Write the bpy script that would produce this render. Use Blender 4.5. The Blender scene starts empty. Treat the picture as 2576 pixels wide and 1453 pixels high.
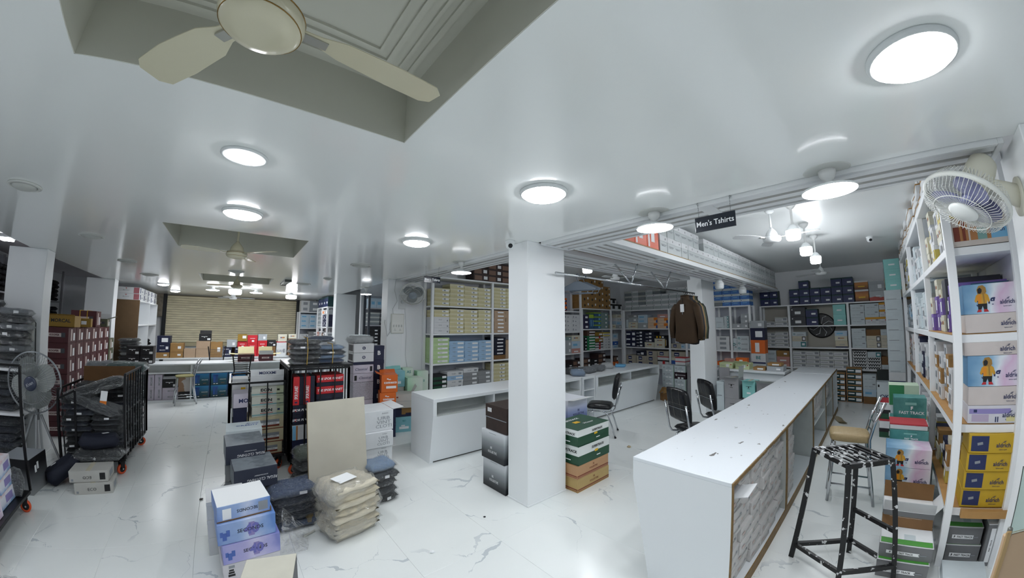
import bpy, bmesh, math, random
from mathutils import Vector, Matrix
random.seed(7)
D = bpy.data; SC = bpy.context.scene; COL = SC.collection; PI = math.pi

# ------------------------------------------------------------------ camera, world, exposure
# ultra-wide phone lens: the residual barrel distortion was measured from straight edges (walls, coffers, counters)
EYE = 1.75
cam_data = D.cameras.new('camera'); cam = D.objects.new('camera', cam_data); COL.objects.link(cam)
cam_data.type = 'PANO'
cam_data.panorama_type = 'FISHEYE_LENS_POLYNOMIAL'
cam_data.sensor_fit = 'HORIZONTAL'
cam_data.sensor_width = 36.0; cam_data.sensor_height = 36.0 * 1453 / 2576
cam_data.fisheye_fov = PI
_k = (1.46589581, 0.0776568172, -1.03015887, 0.628426345)
cam_data.fisheye_polynomial_k0 = 0.0
cam_data.fisheye_polynomial_k1 = -_k[0] / 18.0
cam_data.fisheye_polynomial_k2 = -_k[1] / 18.0 ** 2
cam_data.fisheye_polynomial_k3 = -_k[2] / 18.0 ** 3
cam_data.fisheye_polynomial_k4 = -_k[3] / 18.0 ** 4
cam_data.clip_start = 0.02
_yaw, _pit, _rol = -0.704277327, 0.105580854, -0.00128488812
_R = Matrix.Rotation(_yaw, 3, 'Z') @ Matrix.Rotation(_pit, 3, 'X') @ Matrix.Rotation(_rol, 3, 'Y')
_m = (_R @ Matrix(((1, 0, 0), (0, 0, -1), (0, 1, 0)))).to_4x4(); _m.translation = (0, 0, EYE)
cam.matrix_world = _m
SC.camera = cam
W = D.worlds.new('world'); SC.world = W; W.use_nodes = True
W.node_tree.nodes['Background'].inputs[0].default_value = (0.75, 0.85, 1.0, 1)
W.node_tree.nodes['Background'].inputs[1].default_value = 0.02
SC.view_settings.view_transform = 'Standard'; SC.view_settings.look = 'None'
SC.view_settings.gamma = 1.0; SC.view_settings.exposure = 0.0; SC.view_settings.use_curve_mapping = False
try:
    SC.cycles.max_bounces = 9; SC.cycles.diffuse_bounces = 7; SC.cycles.glossy_bounces = 3
    SC.cycles.transparent_max_bounces = 16; SC.cycles.transmission_bounces = 4
    SC.cycles.caustics_reflective = False; SC.cycles.caustics_refractive = False
    SC.cycles.sample_clamp_indirect = 8.0; SC.cycles.use_denoising = True; SC.cycles.use_adaptive_sampling = True; SC.cycles.adaptive_threshold = .07
except Exception: pass
LAMP = 47.0          # strength of the ceiling panels' diffusers
CEIL = 2.60          # false ceiling of the hall
BAYC = 3.12          # higher slab over the side bays

# ------------------------------------------------------------------ colours and materials
def hx(s):
    s = s.lstrip('#'); v = [int(s[i:i + 2], 16) / 255 for i in (0, 2, 4)]
    return tuple((c / 12.92 if c <= .04045 else ((c + .055) / 1.055) ** 2.4) for c in v) + (1,)
MATS = {}
def mat(name, col, rough=.5, metal=0., spec=.5, noise=0., nscale=8., emit=0., bump=0., bscale=60., coat=0.):
    if name in MATS: return MATS[name]
    m = D.materials.new(name); m.use_nodes = True; nt = m.node_tree; b = nt.nodes['Principled BSDF']
    c = hx(col) if isinstance(col, str) else tuple(col)
    b.inputs['Base Color'].default_value = c; b.inputs['Roughness'].default_value = rough
    b.inputs['Metallic'].default_value = metal; b.inputs['Specular IOR Level'].default_value = spec
    if coat: b.inputs['Coat Weight'].default_value = coat; b.inputs['Coat Roughness'].default_value = .08
    if noise:
        tc = nt.nodes.new('ShaderNodeTexCoord'); oi = nt.nodes.new('ShaderNodeObjectInfo')
        ad = nt.nodes.new('ShaderNodeVectorMath'); ad.operation = 'ADD'
        nz = nt.nodes.new('ShaderNodeTexNoise'); nz.inputs['Scale'].default_value = nscale; nz.inputs['Detail'].default_value = 5
        rp = nt.nodes.new('ShaderNodeMapRange'); rp.inputs[1].default_value = .3; rp.inputs[2].default_value = .75
        mx = nt.nodes.new('ShaderNodeMix'); mx.data_type = 'RGBA'
        ml = nt.nodes.new('ShaderNodeMath'); ml.operation = 'MULTIPLY'; ml.inputs[1].default_value = 40
        nt.links.new(oi.outputs['Random'], ml.inputs[0])
        nt.links.new(tc.outputs['Object'], ad.inputs[0]); nt.links.new(ml.outputs[0], ad.inputs[1])
        nt.links.new(ad.outputs[0], nz.inputs['Vector']); nt.links.new(nz.outputs[0], rp.inputs[0])
        nt.links.new(rp.outputs[0], mx.inputs[0])
        mx.inputs[6].default_value = tuple(x * (1 - noise) for x in c[:3]) + (1,); mx.inputs[7].default_value = tuple(min(1, x * (1 + noise * .6)) for x in c[:3]) + (1,)
        nt.links.new(mx.outputs[2], b.inputs['Base Color'])
    if bump:
        tc2 = nt.nodes.new('ShaderNodeTexCoord'); n2 = nt.nodes.new('ShaderNodeTexNoise'); n2.inputs['Scale'].default_value = bscale; n2.inputs['Detail'].default_value = 4
        bp = nt.nodes.new('ShaderNodeBump'); bp.inputs['Strength'].default_value = bump; bp.inputs['Distance'].default_value = .02
        nt.links.new(tc2.outputs['Object'], n2.inputs['Vector']); nt.links.new(n2.outputs[0], bp.inputs['Height']); nt.links.new(bp.outputs[0], b.inputs['Normal'])
    if emit:
        b.inputs['Emission Color'].default_value = c; b.inputs['Emission Strength'].default_value = emit
    MATS[name] = m; return m
def emitter(name, col, s):
    if name in MATS: return MATS[name]
    m = D.materials.new(name); m.use_nodes = True; nt = m.node_tree
    for n in list(nt.nodes): nt.nodes.remove(n)
    e = nt.nodes.new('ShaderNodeEmission'); o = nt.nodes.new('ShaderNodeOutputMaterial')
    e.inputs[0].default_value = hx(col); e.inputs[1].default_value = s
    nt.links.new(e.outputs[0], o.inputs[0]); MATS[name] = m; return m
def ramp_mat(name, stops, axis='Z', lo=0., hi=1., rough=.5, noise=0., nscale=6., flip=False):
    """colour printed along one object axis between lo and hi (metres), with an optional watery wobble: a printed carton"""
    if name in MATS: return MATS[name]
    m = D.materials.new(name); m.use_nodes = True; nt = m.node_tree; b = nt.nodes['Principled BSDF']; b.inputs['Roughness'].default_value = rough
    tc = nt.nodes.new('ShaderNodeTexCoord'); sp = nt.nodes.new('ShaderNodeSeparateXYZ'); mr = nt.nodes.new('ShaderNodeMapRange'); cr = nt.nodes.new('ShaderNodeValToRGB')
    mr.inputs[1].default_value = lo + noise * .5; mr.inputs[2].default_value = hi + noise * .5
    nt.links.new(tc.outputs['Object'], sp.inputs[0])
    src = sp.outputs[axis]
    if noise:
        nz = nt.nodes.new('ShaderNodeTexNoise'); nz.inputs['Scale'].default_value = nscale; nz.inputs['Detail'].default_value = 3
        nt.links.new(tc.outputs['Object'], nz.inputs['Vector'])
        ma = nt.nodes.new('ShaderNodeMath'); ma.operation = 'MULTIPLY_ADD'; ma.inputs[1].default_value = noise; nt.links.new(nz.outputs[0], ma.inputs[0]); nt.links.new(src, ma.inputs[2]); src = ma.outputs[0]
    nt.links.new(src, mr.inputs[0]); nt.links.new(mr.outputs[0], cr.inputs[0])
    el = cr.color_ramp.elements
    el[0].position, el[0].color = stops[0][0], hx(stops[0][1]); el[1].position, el[1].color = stops[-1][0], hx(stops[-1][1])
    for p, c in stops[1:-1]:
        e = el.new(p); e.color = hx(c)
    nt.links.new(cr.outputs[0], b.inputs['Base Color']); MATS[name] = m; return m
def film_mat(name, tint='#ffffff', alpha=.25, rough=.12):
    """thin creased polythene: mostly clear, with sharp broken highlights"""
    if name in MATS: return MATS[name]
    m = D.materials.new(name); m.use_nodes = True; nt = m.node_tree
    for n in list(nt.nodes): nt.nodes.remove(n)
    o = nt.nodes.new('ShaderNodeOutputMaterial'); tr = nt.nodes.new('ShaderNodeBsdfTransparent'); gl = nt.nodes.new('ShaderNodeBsdfGlossy')
    gl.inputs['Color'].default_value = hx(tint); gl.inputs['Roughness'].default_value = rough
    mx = nt.nodes.new('ShaderNodeMixShader')
    tc = nt.nodes.new('ShaderNodeTexCoord'); nz = nt.nodes.new('ShaderNodeTexNoise'); nz.inputs['Scale'].default_value = 14; nz.inputs['Detail'].default_value = 6; nz.inputs['Distortion'].default_value = 1.5
    bp = nt.nodes.new('ShaderNodeBump'); bp.inputs['Strength'].default_value = 1.0; bp.inputs['Distance'].default_value = .05
    nt.links.new(tc.outputs['Object'], nz.inputs['Vector']); nt.links.new(nz.outputs[0], bp.inputs['Height']); nt.links.new(bp.outputs[0], gl.inputs['Normal'])
    mr = nt.nodes.new('ShaderNodeMapRange'); mr.inputs[1].default_value = .35; mr.inputs[2].default_value = .7; mr.inputs[3].default_value = alpha * .4; mr.inputs[4].default_value = min(1, alpha * 1.8)
    nt.links.new(nz.outputs[0], mr.inputs[0]); nt.links.new(mr.outputs[0], mx.inputs[0])
    nt.links.new(tr.outputs[0], mx.inputs[1]); nt.links.new(gl.outputs[0], mx.inputs[2]); nt.links.new(mx.outputs[0], o.inputs[0])
    MATS[name] = m; return m

# ------------------------------------------------------------------ mesh helpers
def box(bm, x0, x1, y0, y1, z0, z1, bevel=0.):
    r = bmesh.ops.create_cube(bm, size=1.0); vs = r['verts']
    for v in vs:
        v.co = Vector(((x0 + x1) / 2 + v.co.x * (x1 - x0), (y0 + y1) / 2 + v.co.y * (y1 - y0), (z0 + z1) / 2 + v.co.z * (z1 - z0)))
    if bevel:
        es = list({e for v in vs for e in v.link_edges})
        bmesh.ops.bevel(bm, geom=es, offset=bevel, segments=1, affect='EDGES', profile=.5)
    return vs
def prism(bm, pts, axis, a, b):
    """extrude a 2D outline along axis ('X','Y','Z') from a to b"""
    def P(p, t): return {'X': (t, p[0], p[1]), 'Y': (p[0], t, p[1]), 'Z': (p[0], p[1], t)}[axis]
    lo = [bm.verts.new(P(p, a)) for p in pts]; hi = [bm.verts.new(P(p, b)) for p in pts]
    n = len(pts)
    bm.faces.new(lo[::-1]); bm.faces.new(hi)
    for i in range(n): bm.faces.new((lo[i], lo[(i + 1) % n], hi[(i + 1) % n], hi[i]))
    return lo + hi
def tube(bm, pts, r, seg=8, cap=True, closed=False):
    pts = [Vector(p) for p in pts]; rings = []; n = len(pts); prev = None
    for i, p in enumerate(pts):
        if closed: t = pts[(i + 1) % n] - pts[i - 1]
        else: t = pts[min(i + 1, n - 1)] - pts[max(i - 1, 0)]
        t.normalize()
        if prev is None:
            ref = Vector((0, 0, 1)) if abs(t.z) < .9 else Vector((1, 0, 0)); u = t.cross(ref).normalized()
        else:
            u = (prev - t * prev.dot(t)); u = u.normalized() if u.length > 1e-6 else t.orthogonal().normalized()
        prev = u; v = t.cross(u); rr = r[i] if isinstance(r, (list, tuple)) else r
        rings.append([bm.verts.new(p + (u * math.cos(2 * PI * k / seg) + v * math.sin(2 * PI * k / seg)) * rr) for k in range(seg)])
    m = n if closed else n - 1
    for i in range(m):
        a, b = rings[i], rings[(i + 1) % n]
        for k in range(seg): bm.faces.new((a[k], a[(k + 1) % seg], b[(k + 1) % seg], b[k]))
    if cap and not closed:
        bm.faces.new(rings[0][::-1]); bm.faces.new(rings[-1])
def bar(bm, p0, p1, w, h=None):
    """square-section bar between two points"""
    h = h or w; p0, p1 = Vector(p0), Vector(p1); t = (p1 - p0).normalized()
    ref = Vector((0, 0, 1)) if abs(t.z) < .95 else Vector((0, 1, 0)); u = t.cross(ref).normalized(); v = u.cross(t)
    q = []
    for p in (p0, p1): q.append([bm.verts.new(p + u * (sx * w / 2) + v * (sz * h / 2)) for sx, sz in ((-1, -1), (1, -1), (1, 1), (-1, 1))])
    a, b = q; bm.faces.new(a[::-1]); bm.faces.new(b)
    for k in range(4): bm.faces.new((a[k], a[(k + 1) % 4], b[(k + 1) % 4], b[k]))
def lathe(bm, prof, seg=24, c=(0, 0, 0), axis='Z'):
    c = Vector(c); rings = []
    for r, z in prof:
        if r < 1e-5:
            p = {'Z': (0, 0, z), 'Y': (0, z, 0), 'X': (z, 0, 0)}[axis]; rings.append([bm.verts.new(c + Vector(p))]); continue
        ring = []
        for k in range(seg):
            a = 2 * PI * k / seg; x, y = r * math.cos(a), r * math.sin(a)
            p = {'Z': (x, y, z), 'Y': (x, z, y), 'X': (z, x, y)}[axis]; ring.append(bm.verts.new(c + Vector(p)))
        rings.append(ring)
    for a, b in zip(rings, rings[1:]):
        if len(a) == 1 and len(b) == 1: continue
        for k in range(seg):
            k2 = (k + 1) % seg
            if len(a) == 1: bm.faces.new((a[0], b[k2], b[k]))
            elif len(b) == 1: bm.faces.new((a[k], a[k2], b[0]))
            else: bm.faces.new((a[k], a[k2], b[k2], b[k]))
def ring_pts(r, z=0, n=32, c=(0, 0), plane='XY'):
    o = []
    for k in range(n):
        a = 2 * PI * k / n; x, y = c[0] + r * math.cos(a), c[1] + r * math.sin(a)
        o.append({'XY': (x, y, z), 'XZ': (x, z, y), 'YZ': (z, x, y)}[plane])
    return o
def mesh(bm, name='m', smooth=False):
    bmesh.ops.recalc_face_normals(bm, faces=bm.faces)
    me = D.meshes.new(name); bm.to_mesh(me); bm.free()
    if smooth:
        for p in me.polygons: p.use_smooth = True
    return me
def obj(name, m, material, parent=None, loc=(0, 0, 0), rot=(0, 0, 0), smooth=False, scale=None):
    me = mesh(m, name, smooth) if isinstance(m, bmesh.types.BMesh) else m
    if material is not None and not me.materials: me.materials.append(material)
    o = D.objects.new(name, me); COL.objects.link(o)
    if me.materials and material is not None and me.materials[0] is not material:
        o.material_slots[0].link = 'OBJECT'; o.material_slots[0].material = material
    o.location = loc; o.rotation_euler = rot
    if scale: o.scale = scale
    if parent is not None: o.parent = parent
    return o
def tag(o, label=None, cat=None, group=None, kind=None):
    if label: o['label'] = label
    if cat: o['category'] = cat
    if group: o['group'] = group
    if kind: o['kind'] = kind
    return o
def thing(name, label, cat, loc=(0, 0, 0), rotz=0, group=None, rot=None):
    o = D.objects.new(name, None); COL.objects.link(o); o.location = loc; o.rotation_euler = rot or (0, 0, rotz); o.empty_display_size = .1
    return tag(o, label, cat, group)
def struct(name, m, material, parent=None, **k):
    o = obj(name, m, material, parent, **k)
    if parent is None: o['kind'] = 'structure'
    return o
KIDS = {}
def dup(root, loc=None, rotz=None, label=None, group=None, rot=None):
    kids = {}
    for o in D.objects:
        if o.parent is not None: kids.setdefault(o.parent.name, []).append(o)
    def cp(o, par):
        c = o.copy(); COL.objects.link(c)
        if par is not None: c.parent = par
        for ch in kids.get(o.name, []): cp(ch, c)
        return c
    r = cp(root, None)
    if loc is not None: r.location = loc
    if rotz is not None: r.rotation_euler = (0, 0, rotz)
    if rot is not None: r.rotation_euler = rot
    if label: r['label'] = label
    if group: r['group'] = group
    return r
ORD = ['zeroth', 'first', 'second', 'third', 'fourth', 'fifth', 'sixth', 'seventh', 'eighth', 'ninth', 'tenth', 'eleventh', 'twelfth', 'thirteenth', 'fourteenth', 'fifteenth', 'sixteenth', 'seventeenth', 'eighteenth', 'nineteenth', 'twentieth'] + ['twenty-' + s for s in 'first second third fourth fifth sixth seventh eighth ninth'.split()] + ['thirtieth'] + ['thirty-' + s for s in 'first second third fourth fifth sixth seventh eighth ninth'.split()]
_TX = {}
def text_mesh(s, size=1.0, bold=0.0, sx=1.0, shear=0.):
    k = (s, bold, sx, shear)
    if k in _TX: return _TX[k]
    c = D.curves.new('t', 'FONT'); c.body = s; c.size = 1.0; c.align_x = 'CENTER'; c.align_y = 'CENTER'; c.extrude = .004; c.offset = bold; c.resolution_u = 2; c.shear = shear
    o = D.objects.new('t', c); me = D.meshes.new_from_object(o); D.objects.remove(o); D.curves.remove(c)
    xs = [v.co.x for v in me.vertices] or [0]; ys = [v.co.y for v in me.vertices] or [0]
    cx, cy = (max(xs) + min(xs)) / 2, (max(ys) + min(ys)) / 2
    for v in me.vertices: v.co.x = (v.co.x - cx) * sx; v.co.y -= cy
    me.materials.clear(); _TX[k] = me
    return me
WHITE = mat('white_paint', '#eef0f2', .45); INK = mat('black_ink', '#16171a', .5); PAPER = mat('white_paper', '#eef0f2', .6)
GLOSSW = mat('white_laminate', '#e6eaed', .28); CHROME = mat('chrome', '#c9ccd0', .16, 1.0); BLACKM = mat('black_iron', '#0d0d10', .38, .2)
# ------------------------------------------------------------------ the setting: floor, ceilings, walls, columns
def marble():
    m = D.materials.new('white_marble_tile'); m.use_nodes = True; nt = m.node_tree; b = nt.nodes['Principled BSDF']; N = nt.nodes.new; L = nt.links.new
    b.inputs['Roughness'].default_value = .22; b.inputs['Specular IOR Level'].default_value = .45
    tc = N('ShaderNodeTexCoord'); oi = N('ShaderNodeObjectInfo'); ml = N('ShaderNodeMath'); ml.operation = 'MULTIPLY'; ml.inputs[1].default_value = 97
    cb = N('ShaderNodeCombineXYZ'); L(oi.outputs['Random'], ml.inputs[0])
    for i in range(3): L(ml.outputs[0], cb.inputs[i])
    ad = N('ShaderNodeVectorMath'); L(tc.outputs['Object'], ad.inputs[0]); L(cb.outputs[0], ad.inputs[1])
    n1 = N('ShaderNodeTexNoise'); n1.inputs['Scale'].default_value = 2.2; n1.inputs['Detail'].default_value = 6; L(ad.outputs[0], n1.inputs['Vector'])
    sc = N('ShaderNodeVectorMath'); sc.operation = 'SCALE'; sc.inputs[3].default_value = .55; L(n1.outputs[1], sc.inputs[0])
    a2 = N('ShaderNodeVectorMath'); L(ad.outputs[0], a2.inputs[0]); L(sc.outputs[0], a2.inputs[1])
    vo = N('ShaderNodeTexVoronoi'); vo.feature = 'DISTANCE_TO_EDGE'; vo.inputs['Scale'].default_value = 1.3; L(a2.outputs[0], vo.inputs['Vector'])
    nw = N('ShaderNodeTexNoise'); nw.inputs['Scale'].default_value = 3.1; nw.inputs['Detail'].default_value = 3; L(ad.outputs[0], nw.inputs['Vector'])
    wid = N('ShaderNodeMapRange'); wid.inputs[1].default_value = .52; wid.inputs[2].default_value = .72; wid.inputs[3].default_value = .0015; wid.inputs[4].default_value = .034; L(nw.outputs[0], wid.inputs[0])
    lt = N('ShaderNodeMath'); lt.operation = 'LESS_THAN'; L(vo.outputs['Distance'], lt.inputs[0]); L(wid.outputs[0], lt.inputs[1])
    nm = N('ShaderNodeTexNoise'); nm.inputs['Scale'].default_value = 1.7; L(ad.outputs[0], nm.inputs['Vector'])
    ms = N('ShaderNodeMapRange'); ms.inputs[1].default_value = .44; ms.inputs[2].default_value = .58; L(nm.outputs[0], ms.inputs[0])
    mu = N('ShaderNodeMath'); mu.operation = 'MULTIPLY'; L(lt.outputs[0], mu.inputs[0]); L(ms.outputs[0], mu.inputs[1])
    mu2 = N('ShaderNodeMath'); mu2.operation = 'MULTIPLY'; mu2.inputs[1].default_value = .62; L(mu.outputs[0], mu2.inputs[0])
    bs = N('ShaderNodeMix'); bs.data_type = 'RGBA'; bs.inputs[6].default_value = hx('#e6ebea'); bs.inputs[7].default_value = hx('#f0f3f2'); L(n1.outputs[0], bs.inputs[0])
    mx = N('ShaderNodeMix'); mx.data_type = 'RGBA'; mx.inputs[7].default_value = hx('#a9b3bb'); L(bs.outputs[2], mx.inputs[6]); L(mu2.outputs[0], mx.inputs[0])
    L(mx.outputs[2], b.inputs['Base Color']); return m
MARBLE = marble()
bm = bmesh.new(); box(bm, -4.7, 11.2, -3.2, 14.5, -.2, -.012)
FLOOR = struct('floor', bm, mat('tile_joint', '#b3b7b6', .8))
bm = bmesh.new(); box(bm, -.3445, .3445, -.6895, .6895, -.012, 0, .0015); TILE = mesh(bm, 'floor_tile'); TILE.materials.append(MARBLE)
x = -.279 - .69 * 6
while x < 11.1:
    y = 4.312 - 1.38 * 5 - .69
    while y < 14.6:
        o = D.objects.new('floor_tile', TILE); COL.objects.link(o); o.location = (x + .345, y + .69, 0); o.parent = FLOOR
        y += 1.38
    x += .69
CEILM = mat('ceiling_gloss_paint', '#eff2f1', .17, 0, .5, coat=.25)
COFFM = mat('coffer_paint', '#c9c9be', .5)
WALLM = mat('wall_paint', '#eef0f3', .5)
COLM = mat('column_paint', '#edf0f2', .42)
cx = [-2.57, -.63, .59, 2.47]; cy = [-3.2, .30, 1.48, 3.92, 5.06, 7.69, 8.92, 14.3]
bm = bmesh.new()
for i in range(3):
    for j in range(7):
        if i == 1 and j in (1, 3, 5): continue
        box(bm, cx[i], cx[i + 1], cy[j], cy[j + 1], CEIL, CEIL + .035)
bmesh.ops.remove_doubles(bm, verts=bm.verts, dist=1e-5)
CEILO = struct('ceiling', bm, CEILM)
for n, j in enumerate((1, 3, 5)):
    x0, x1, y0, y1 = -.63, .59, cy[j], cy[j + 1]; zt = CEIL + .26
    bm = bmesh.new(); t = .02
    e = .003; zb = CEIL + .0015
    box(bm, x0 - t, x0 + e, y0 - t, y1 + t, zb, zt); box(bm, x1 - e, x1 + t, y0 - t, y1 + t, zb, zt)
    box(bm, x0, x1, y0 - t, y0 + e, zb, zt); box(bm, x0, x1, y1 - e, y1 + t, zb, zt); box(bm, x0 - t, x1 + t, y0 - t, y1 + t, zt, zt + .02)
    cof = struct('ceiling_coffer', bm, COFFM, CEILO)
    for k, (d, w) in enumerate(((.05, .022), (.10, .014), (.15, .022), (.205, .012))):
        bm = bmesh.new(); a0, a1, b0, b1 = x0 + d, x1 - d, y0 + d, y1 - d; h = .012
        box(bm, a0, a1, b0, b0 + w, zt - h, zt); box(bm, a0, a1, b1 - w, b1, zt - h, zt)
        box(bm, a0, a0 + w, b0 + w, b1 - w, zt - h, zt); box(bm, a1 - w, a1, b0 + w, b1 - w, zt - h, zt)
        struct('molding_strip', bm, COFFM, cof)
bm = bmesh.new(); box(bm, 2.30, 11.2, -1.3, 14.3, BAYC, BAYC + .05); struct('ceiling', bm, mat('bay_ceiling_paint', '#e2e6e6', .35))
bm = bmesh.new(); box(bm, -4.7, -2.5, -3.2, 14.3, 2.95, 3.0); struct('ceiling', bm, mat('side_ceiling_paint', '#d3d0d6', .5))
def wallbox(name, *a, m=WALLM):
    bm = bmesh.new(); box(bm, *a); return struct(name, bm, m)
BRICKW = mat('stained_plaster', '#8b8274', .85, noise=.35, nscale=12)
wallbox('wall_back', -4.7, -1.98, 14.3, 14.45, 0, 3.1); wallbox('wall_back', 1.95, 11.2, 14.3, 14.45, 0, 3.1); wallbox('wall_back', -1.98, 1.95, 14.3, 14.45, 0, 3.1)
wallbox('wall_left', -4.85, -4.7, -3.2, 14.45, 0, 3.1)
wallbox('wall_near', -4.85, 2.9, -3.35, -3.2, 0, 3.1)
wallbox('wall_right', 2.87, 11.2, -1.15, -1.0, 0, 3.2)
wallbox('wall_right', 2.75, 2.87, -3.2, -1.0, 0, 3.2)
wallbox('wall_bay', 11.05, 11.2, -1.0, 2.75, 0, 3.2)
wallbox('wall_bay', 9.95, 11.2, 2.75, 6.4, 0, 3.2)
wallbox('wall_switch', 2.595, 9.95, 6.253, 6.4, 0, 3.2)
def column(x0, y0, w=.55, d=.30, zt=CEIL):
    bm = bmesh.new(); box(bm, x0, x0 + w, y0, y0 + d, 0, zt, .006)
    # chipped skirting cement at the foot
    box(bm, x0 - .004, x0 + w + .004, y0 - .004, y0 + d + .004, 0, .018, .003)
    return struct('wall_column', bm, COLM)
column(2.32, 2.49); column(2.32, 6.25, .29, .31); column(2.32, 10.2); column(2.32, -1.27, .55, .47)
column(-2.89, 6.3); column(-2.89, 10.05, .54)
column(7.26, 2.66, .69, .29, BAYC)
wallbox('wall_store', 2.87, 4.2, 9.75, 9.85, 0, 3.1); wallbox('wall_store', 4.2, 4.3, 6.4, 9.85, 0, 3.1)
# rolling shutter with its two guide channels and bottom bar
SHUT = thing('rolling_shutter', 'cream corrugated rolling shutter closed across the far end of the hall', 'shutter', (0, 14.18, 0))
SHM = mat('shutter_cream', '#e8dfc0', .5, noise=.18, nscale=3)
bm = bmesh.new(); pts = []
for k in range(7): pts.append((-.016 * math.sin(PI * k / 6), .066 * k / 6))
lo = [[bm.verts.new((sx, p[0], p[1])) for p in pts] for sx in (-1.9, 1.86)]
for k in range(6): bm.faces.new((lo[0][k], lo[1][k], lo[1][k + 1], lo[0][k + 1]))
SL = mesh(bm, 'slat', True); SL.materials.append(SHM)
zz = 1.12
while zz < 2.52:
    o = D.objects.new('slat', SL); COL.objects.link(o); o.parent = SHUT; o.location = (0, 0, zz); zz += .072
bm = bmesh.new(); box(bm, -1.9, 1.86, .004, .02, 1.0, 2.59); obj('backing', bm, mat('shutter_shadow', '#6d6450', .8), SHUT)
bm = bmesh.new(); box(bm, -1.9, 1.86, -.02, .01, 1.0, 1.11, .004); obj('bottom_bar', bm, mat('shutter_bar', '#b9ae8e', .5), SHUT)
GUIDE = mat('guide_steel', '#2c2e31', .5, .4)
for gx in (-1.96, 1.90):
    bm = bmesh.new(); box(bm, gx - .045, gx + .045, -.06, .04, 0, 2.6, .004); obj('guide_channel', bm, GUIDE, SHUT)
wallbox('trim_1', -2.45, -2.0, 14.1, 14.2, 1.9, 2.6, m=BRICKW)
# ------------------------------------------------------------------ lamps
EMW = emitter('lamp_diffuser_on', '#f8fbff', LAMP); EMB = emitter('lamp_capsule_on', '#f8fbff', LAMP * 1.7)
OFFW = mat('lamp_diffuser_off', '#b9bcb8', .6); RIM = mat('lamp_rim_white', '#dfe3e4', .4); TERR = mat('lamp_rim_worn', '#c8cac6', .6)
def panel(x, y, label, on=True, r=.125, z=CEIL, proud=.022, group=None):
    t = thing('ceiling_light', label, 'light', (x, y, z), 0, group)
    bm = bmesh.new(); lathe(bm, [(r * .8, 0), (r * 1.08, 0), (r * 1.1, -.008), (r * 1.06, -proud), (r * .86, -proud - .002), (r * .85, -.004), (r * .8, 0)], 40)
    obj('frame', bm, RIM if on else TERR, t, smooth=True)
    bm = bmesh.new(); rr = r * .86 if proud < .015 else r * 1.02
    dz = -.006 if proud < .015 else -proud - .001
    lathe(bm, [(0, dz - .030), (rr * .5, dz - .026), (rr * .85, dz - .014), (rr, dz + .002), (rr * .5, dz + .003), (0, dz + .003)], 40)
    obj('diffuser', bm, EMW if on else OFFW, t, smooth=True)
    return t
for py, plab in ((1.50, 'added unseen round panel light over the white garment rack side'), (-.30, 'added unseen round panel light behind the viewer on the same line as the dead panels')): panel(-1.47, py, plab, r=.13)  # both added out of frame to lift the ceiling and columns on the left
panel(-.032, 2.075, 'recessed round panel light with a grey ring, just past the near ceiling recess', r=.10, proud=.012)
panel(-.013, 3.19, 'bright round panel light before the second ceiling recess', r=.13, proud=.022)
panel(1.53, 1.49, 'bright round panel light between the near recess and the central column', r=.14)
panel(1.48, 3.24, 'bright round panel light beyond the central column, near the dome camera', r=.13)
panel(1.49, -.25, 'largest round panel light, near the slatted loft and wall fan', r=.145)
panel(-1.50, 10.4, 'small lit ceiling panel near the brown-sided shelf cabinet', r=.11)
panel(-1.50, 12.4, 'small lit ceiling panel just before the shutter', r=.115)
panel(-1.465, 3.26, 'dead yellowed round ceiling panel, first beside the wrapped garments column', on=False, r=.12, proud=.012)
panel(-1.44, 4.98, 'dead flush ceiling panel with a thin ring, second in the unlit line', on=False, r=.115, proud=.010)
panel(-1.47, 6.82, 'dead ceiling panel with a dark sagging ring near the second column', on=False, r=.115, proud=.014)
panel(-1.47, 8.55, 'faint dead ceiling panel past the maroon cartons', on=False, r=.14, proud=.010)
panel(1.47, 5.07, 'dead cream ceiling panel before the switchboard pillar', on=False, r=.135, proud=.014)
panel(-.035, 6.99, 'dead ceiling panel between the second and third recess', on=False, r=.11, proud=.012)
panel(1.19, 8.22, 'dead ceiling panel with a dark rim near the tube light', on=False, r=.13, proud=.012)
panel(1.41, 6.95, 'dead dark edged ceiling panel near the far white column', on=False, r=.07, proud=.012)
BASEP = mat('bakelite_white', '#dcdedd', .4)
def pendant(x, y, z, label, r=.135, ros=True, ztop=CEIL, on=True):
    t = thing('pendant_panel_light', label, 'light', (x, y, z))
    bm = bmesh.new(); lathe(bm, [(0, .055), (.02, .055), (.026, .05), (r * .6, .02), (r * .97, .012), (r, .004), (r * .97, .0), (0, .0)], 36); obj('housing', bm, RIM, t, smooth=True)
    bm = bmesh.new(); lathe(bm, [(0, -.012), (r * .7, -.010), (r * .96, -.002), (r * .97, .0)], 36); obj('diffuser', bm, EMW if on else OFFW, t, smooth=True)
    bm = bmesh.new(); h = ztop - z
    lathe(bm, [(0, h), (.045, h), (.042, h - .03), (.03, h - .055), (.018, h - .06), (.018, .05), (0, .05)], 16); obj('holder', bm, BASEP, t, smooth=True)
    if ros:
        bm = bmesh.new(); lathe(bm, [(0, h - .004), (.11, h - .004), (.118, h - .001), (.118, h), (0, h)], 32); obj('cover_plate', bm, TERR, t, smooth=True)
    return t
pendant(2.44, 1.21, 2.475, 'hanging round panel light near the orange packs on the loft')
pendant(2.43, .135, 2.475, 'hanging round panel light near the white wall fan', r=.14)
pendant(2.45, 3.93, 2.45, 'hanging round panel light above the cream shirt boxes', r=.135)
pendant(2.46, 8.0, 2.44, 'hanging round panel light at the dark store behind the switchboard pillar', r=.12)
pendant(-.517, 10.5, 2.525, 'hanging panel light on the shutter side, nearer the maroon cartons', r=.145)
pendant(.42, 10.6, 2.525, 'hanging panel light on the shutter side, nearer the tube light', r=.145)
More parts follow.
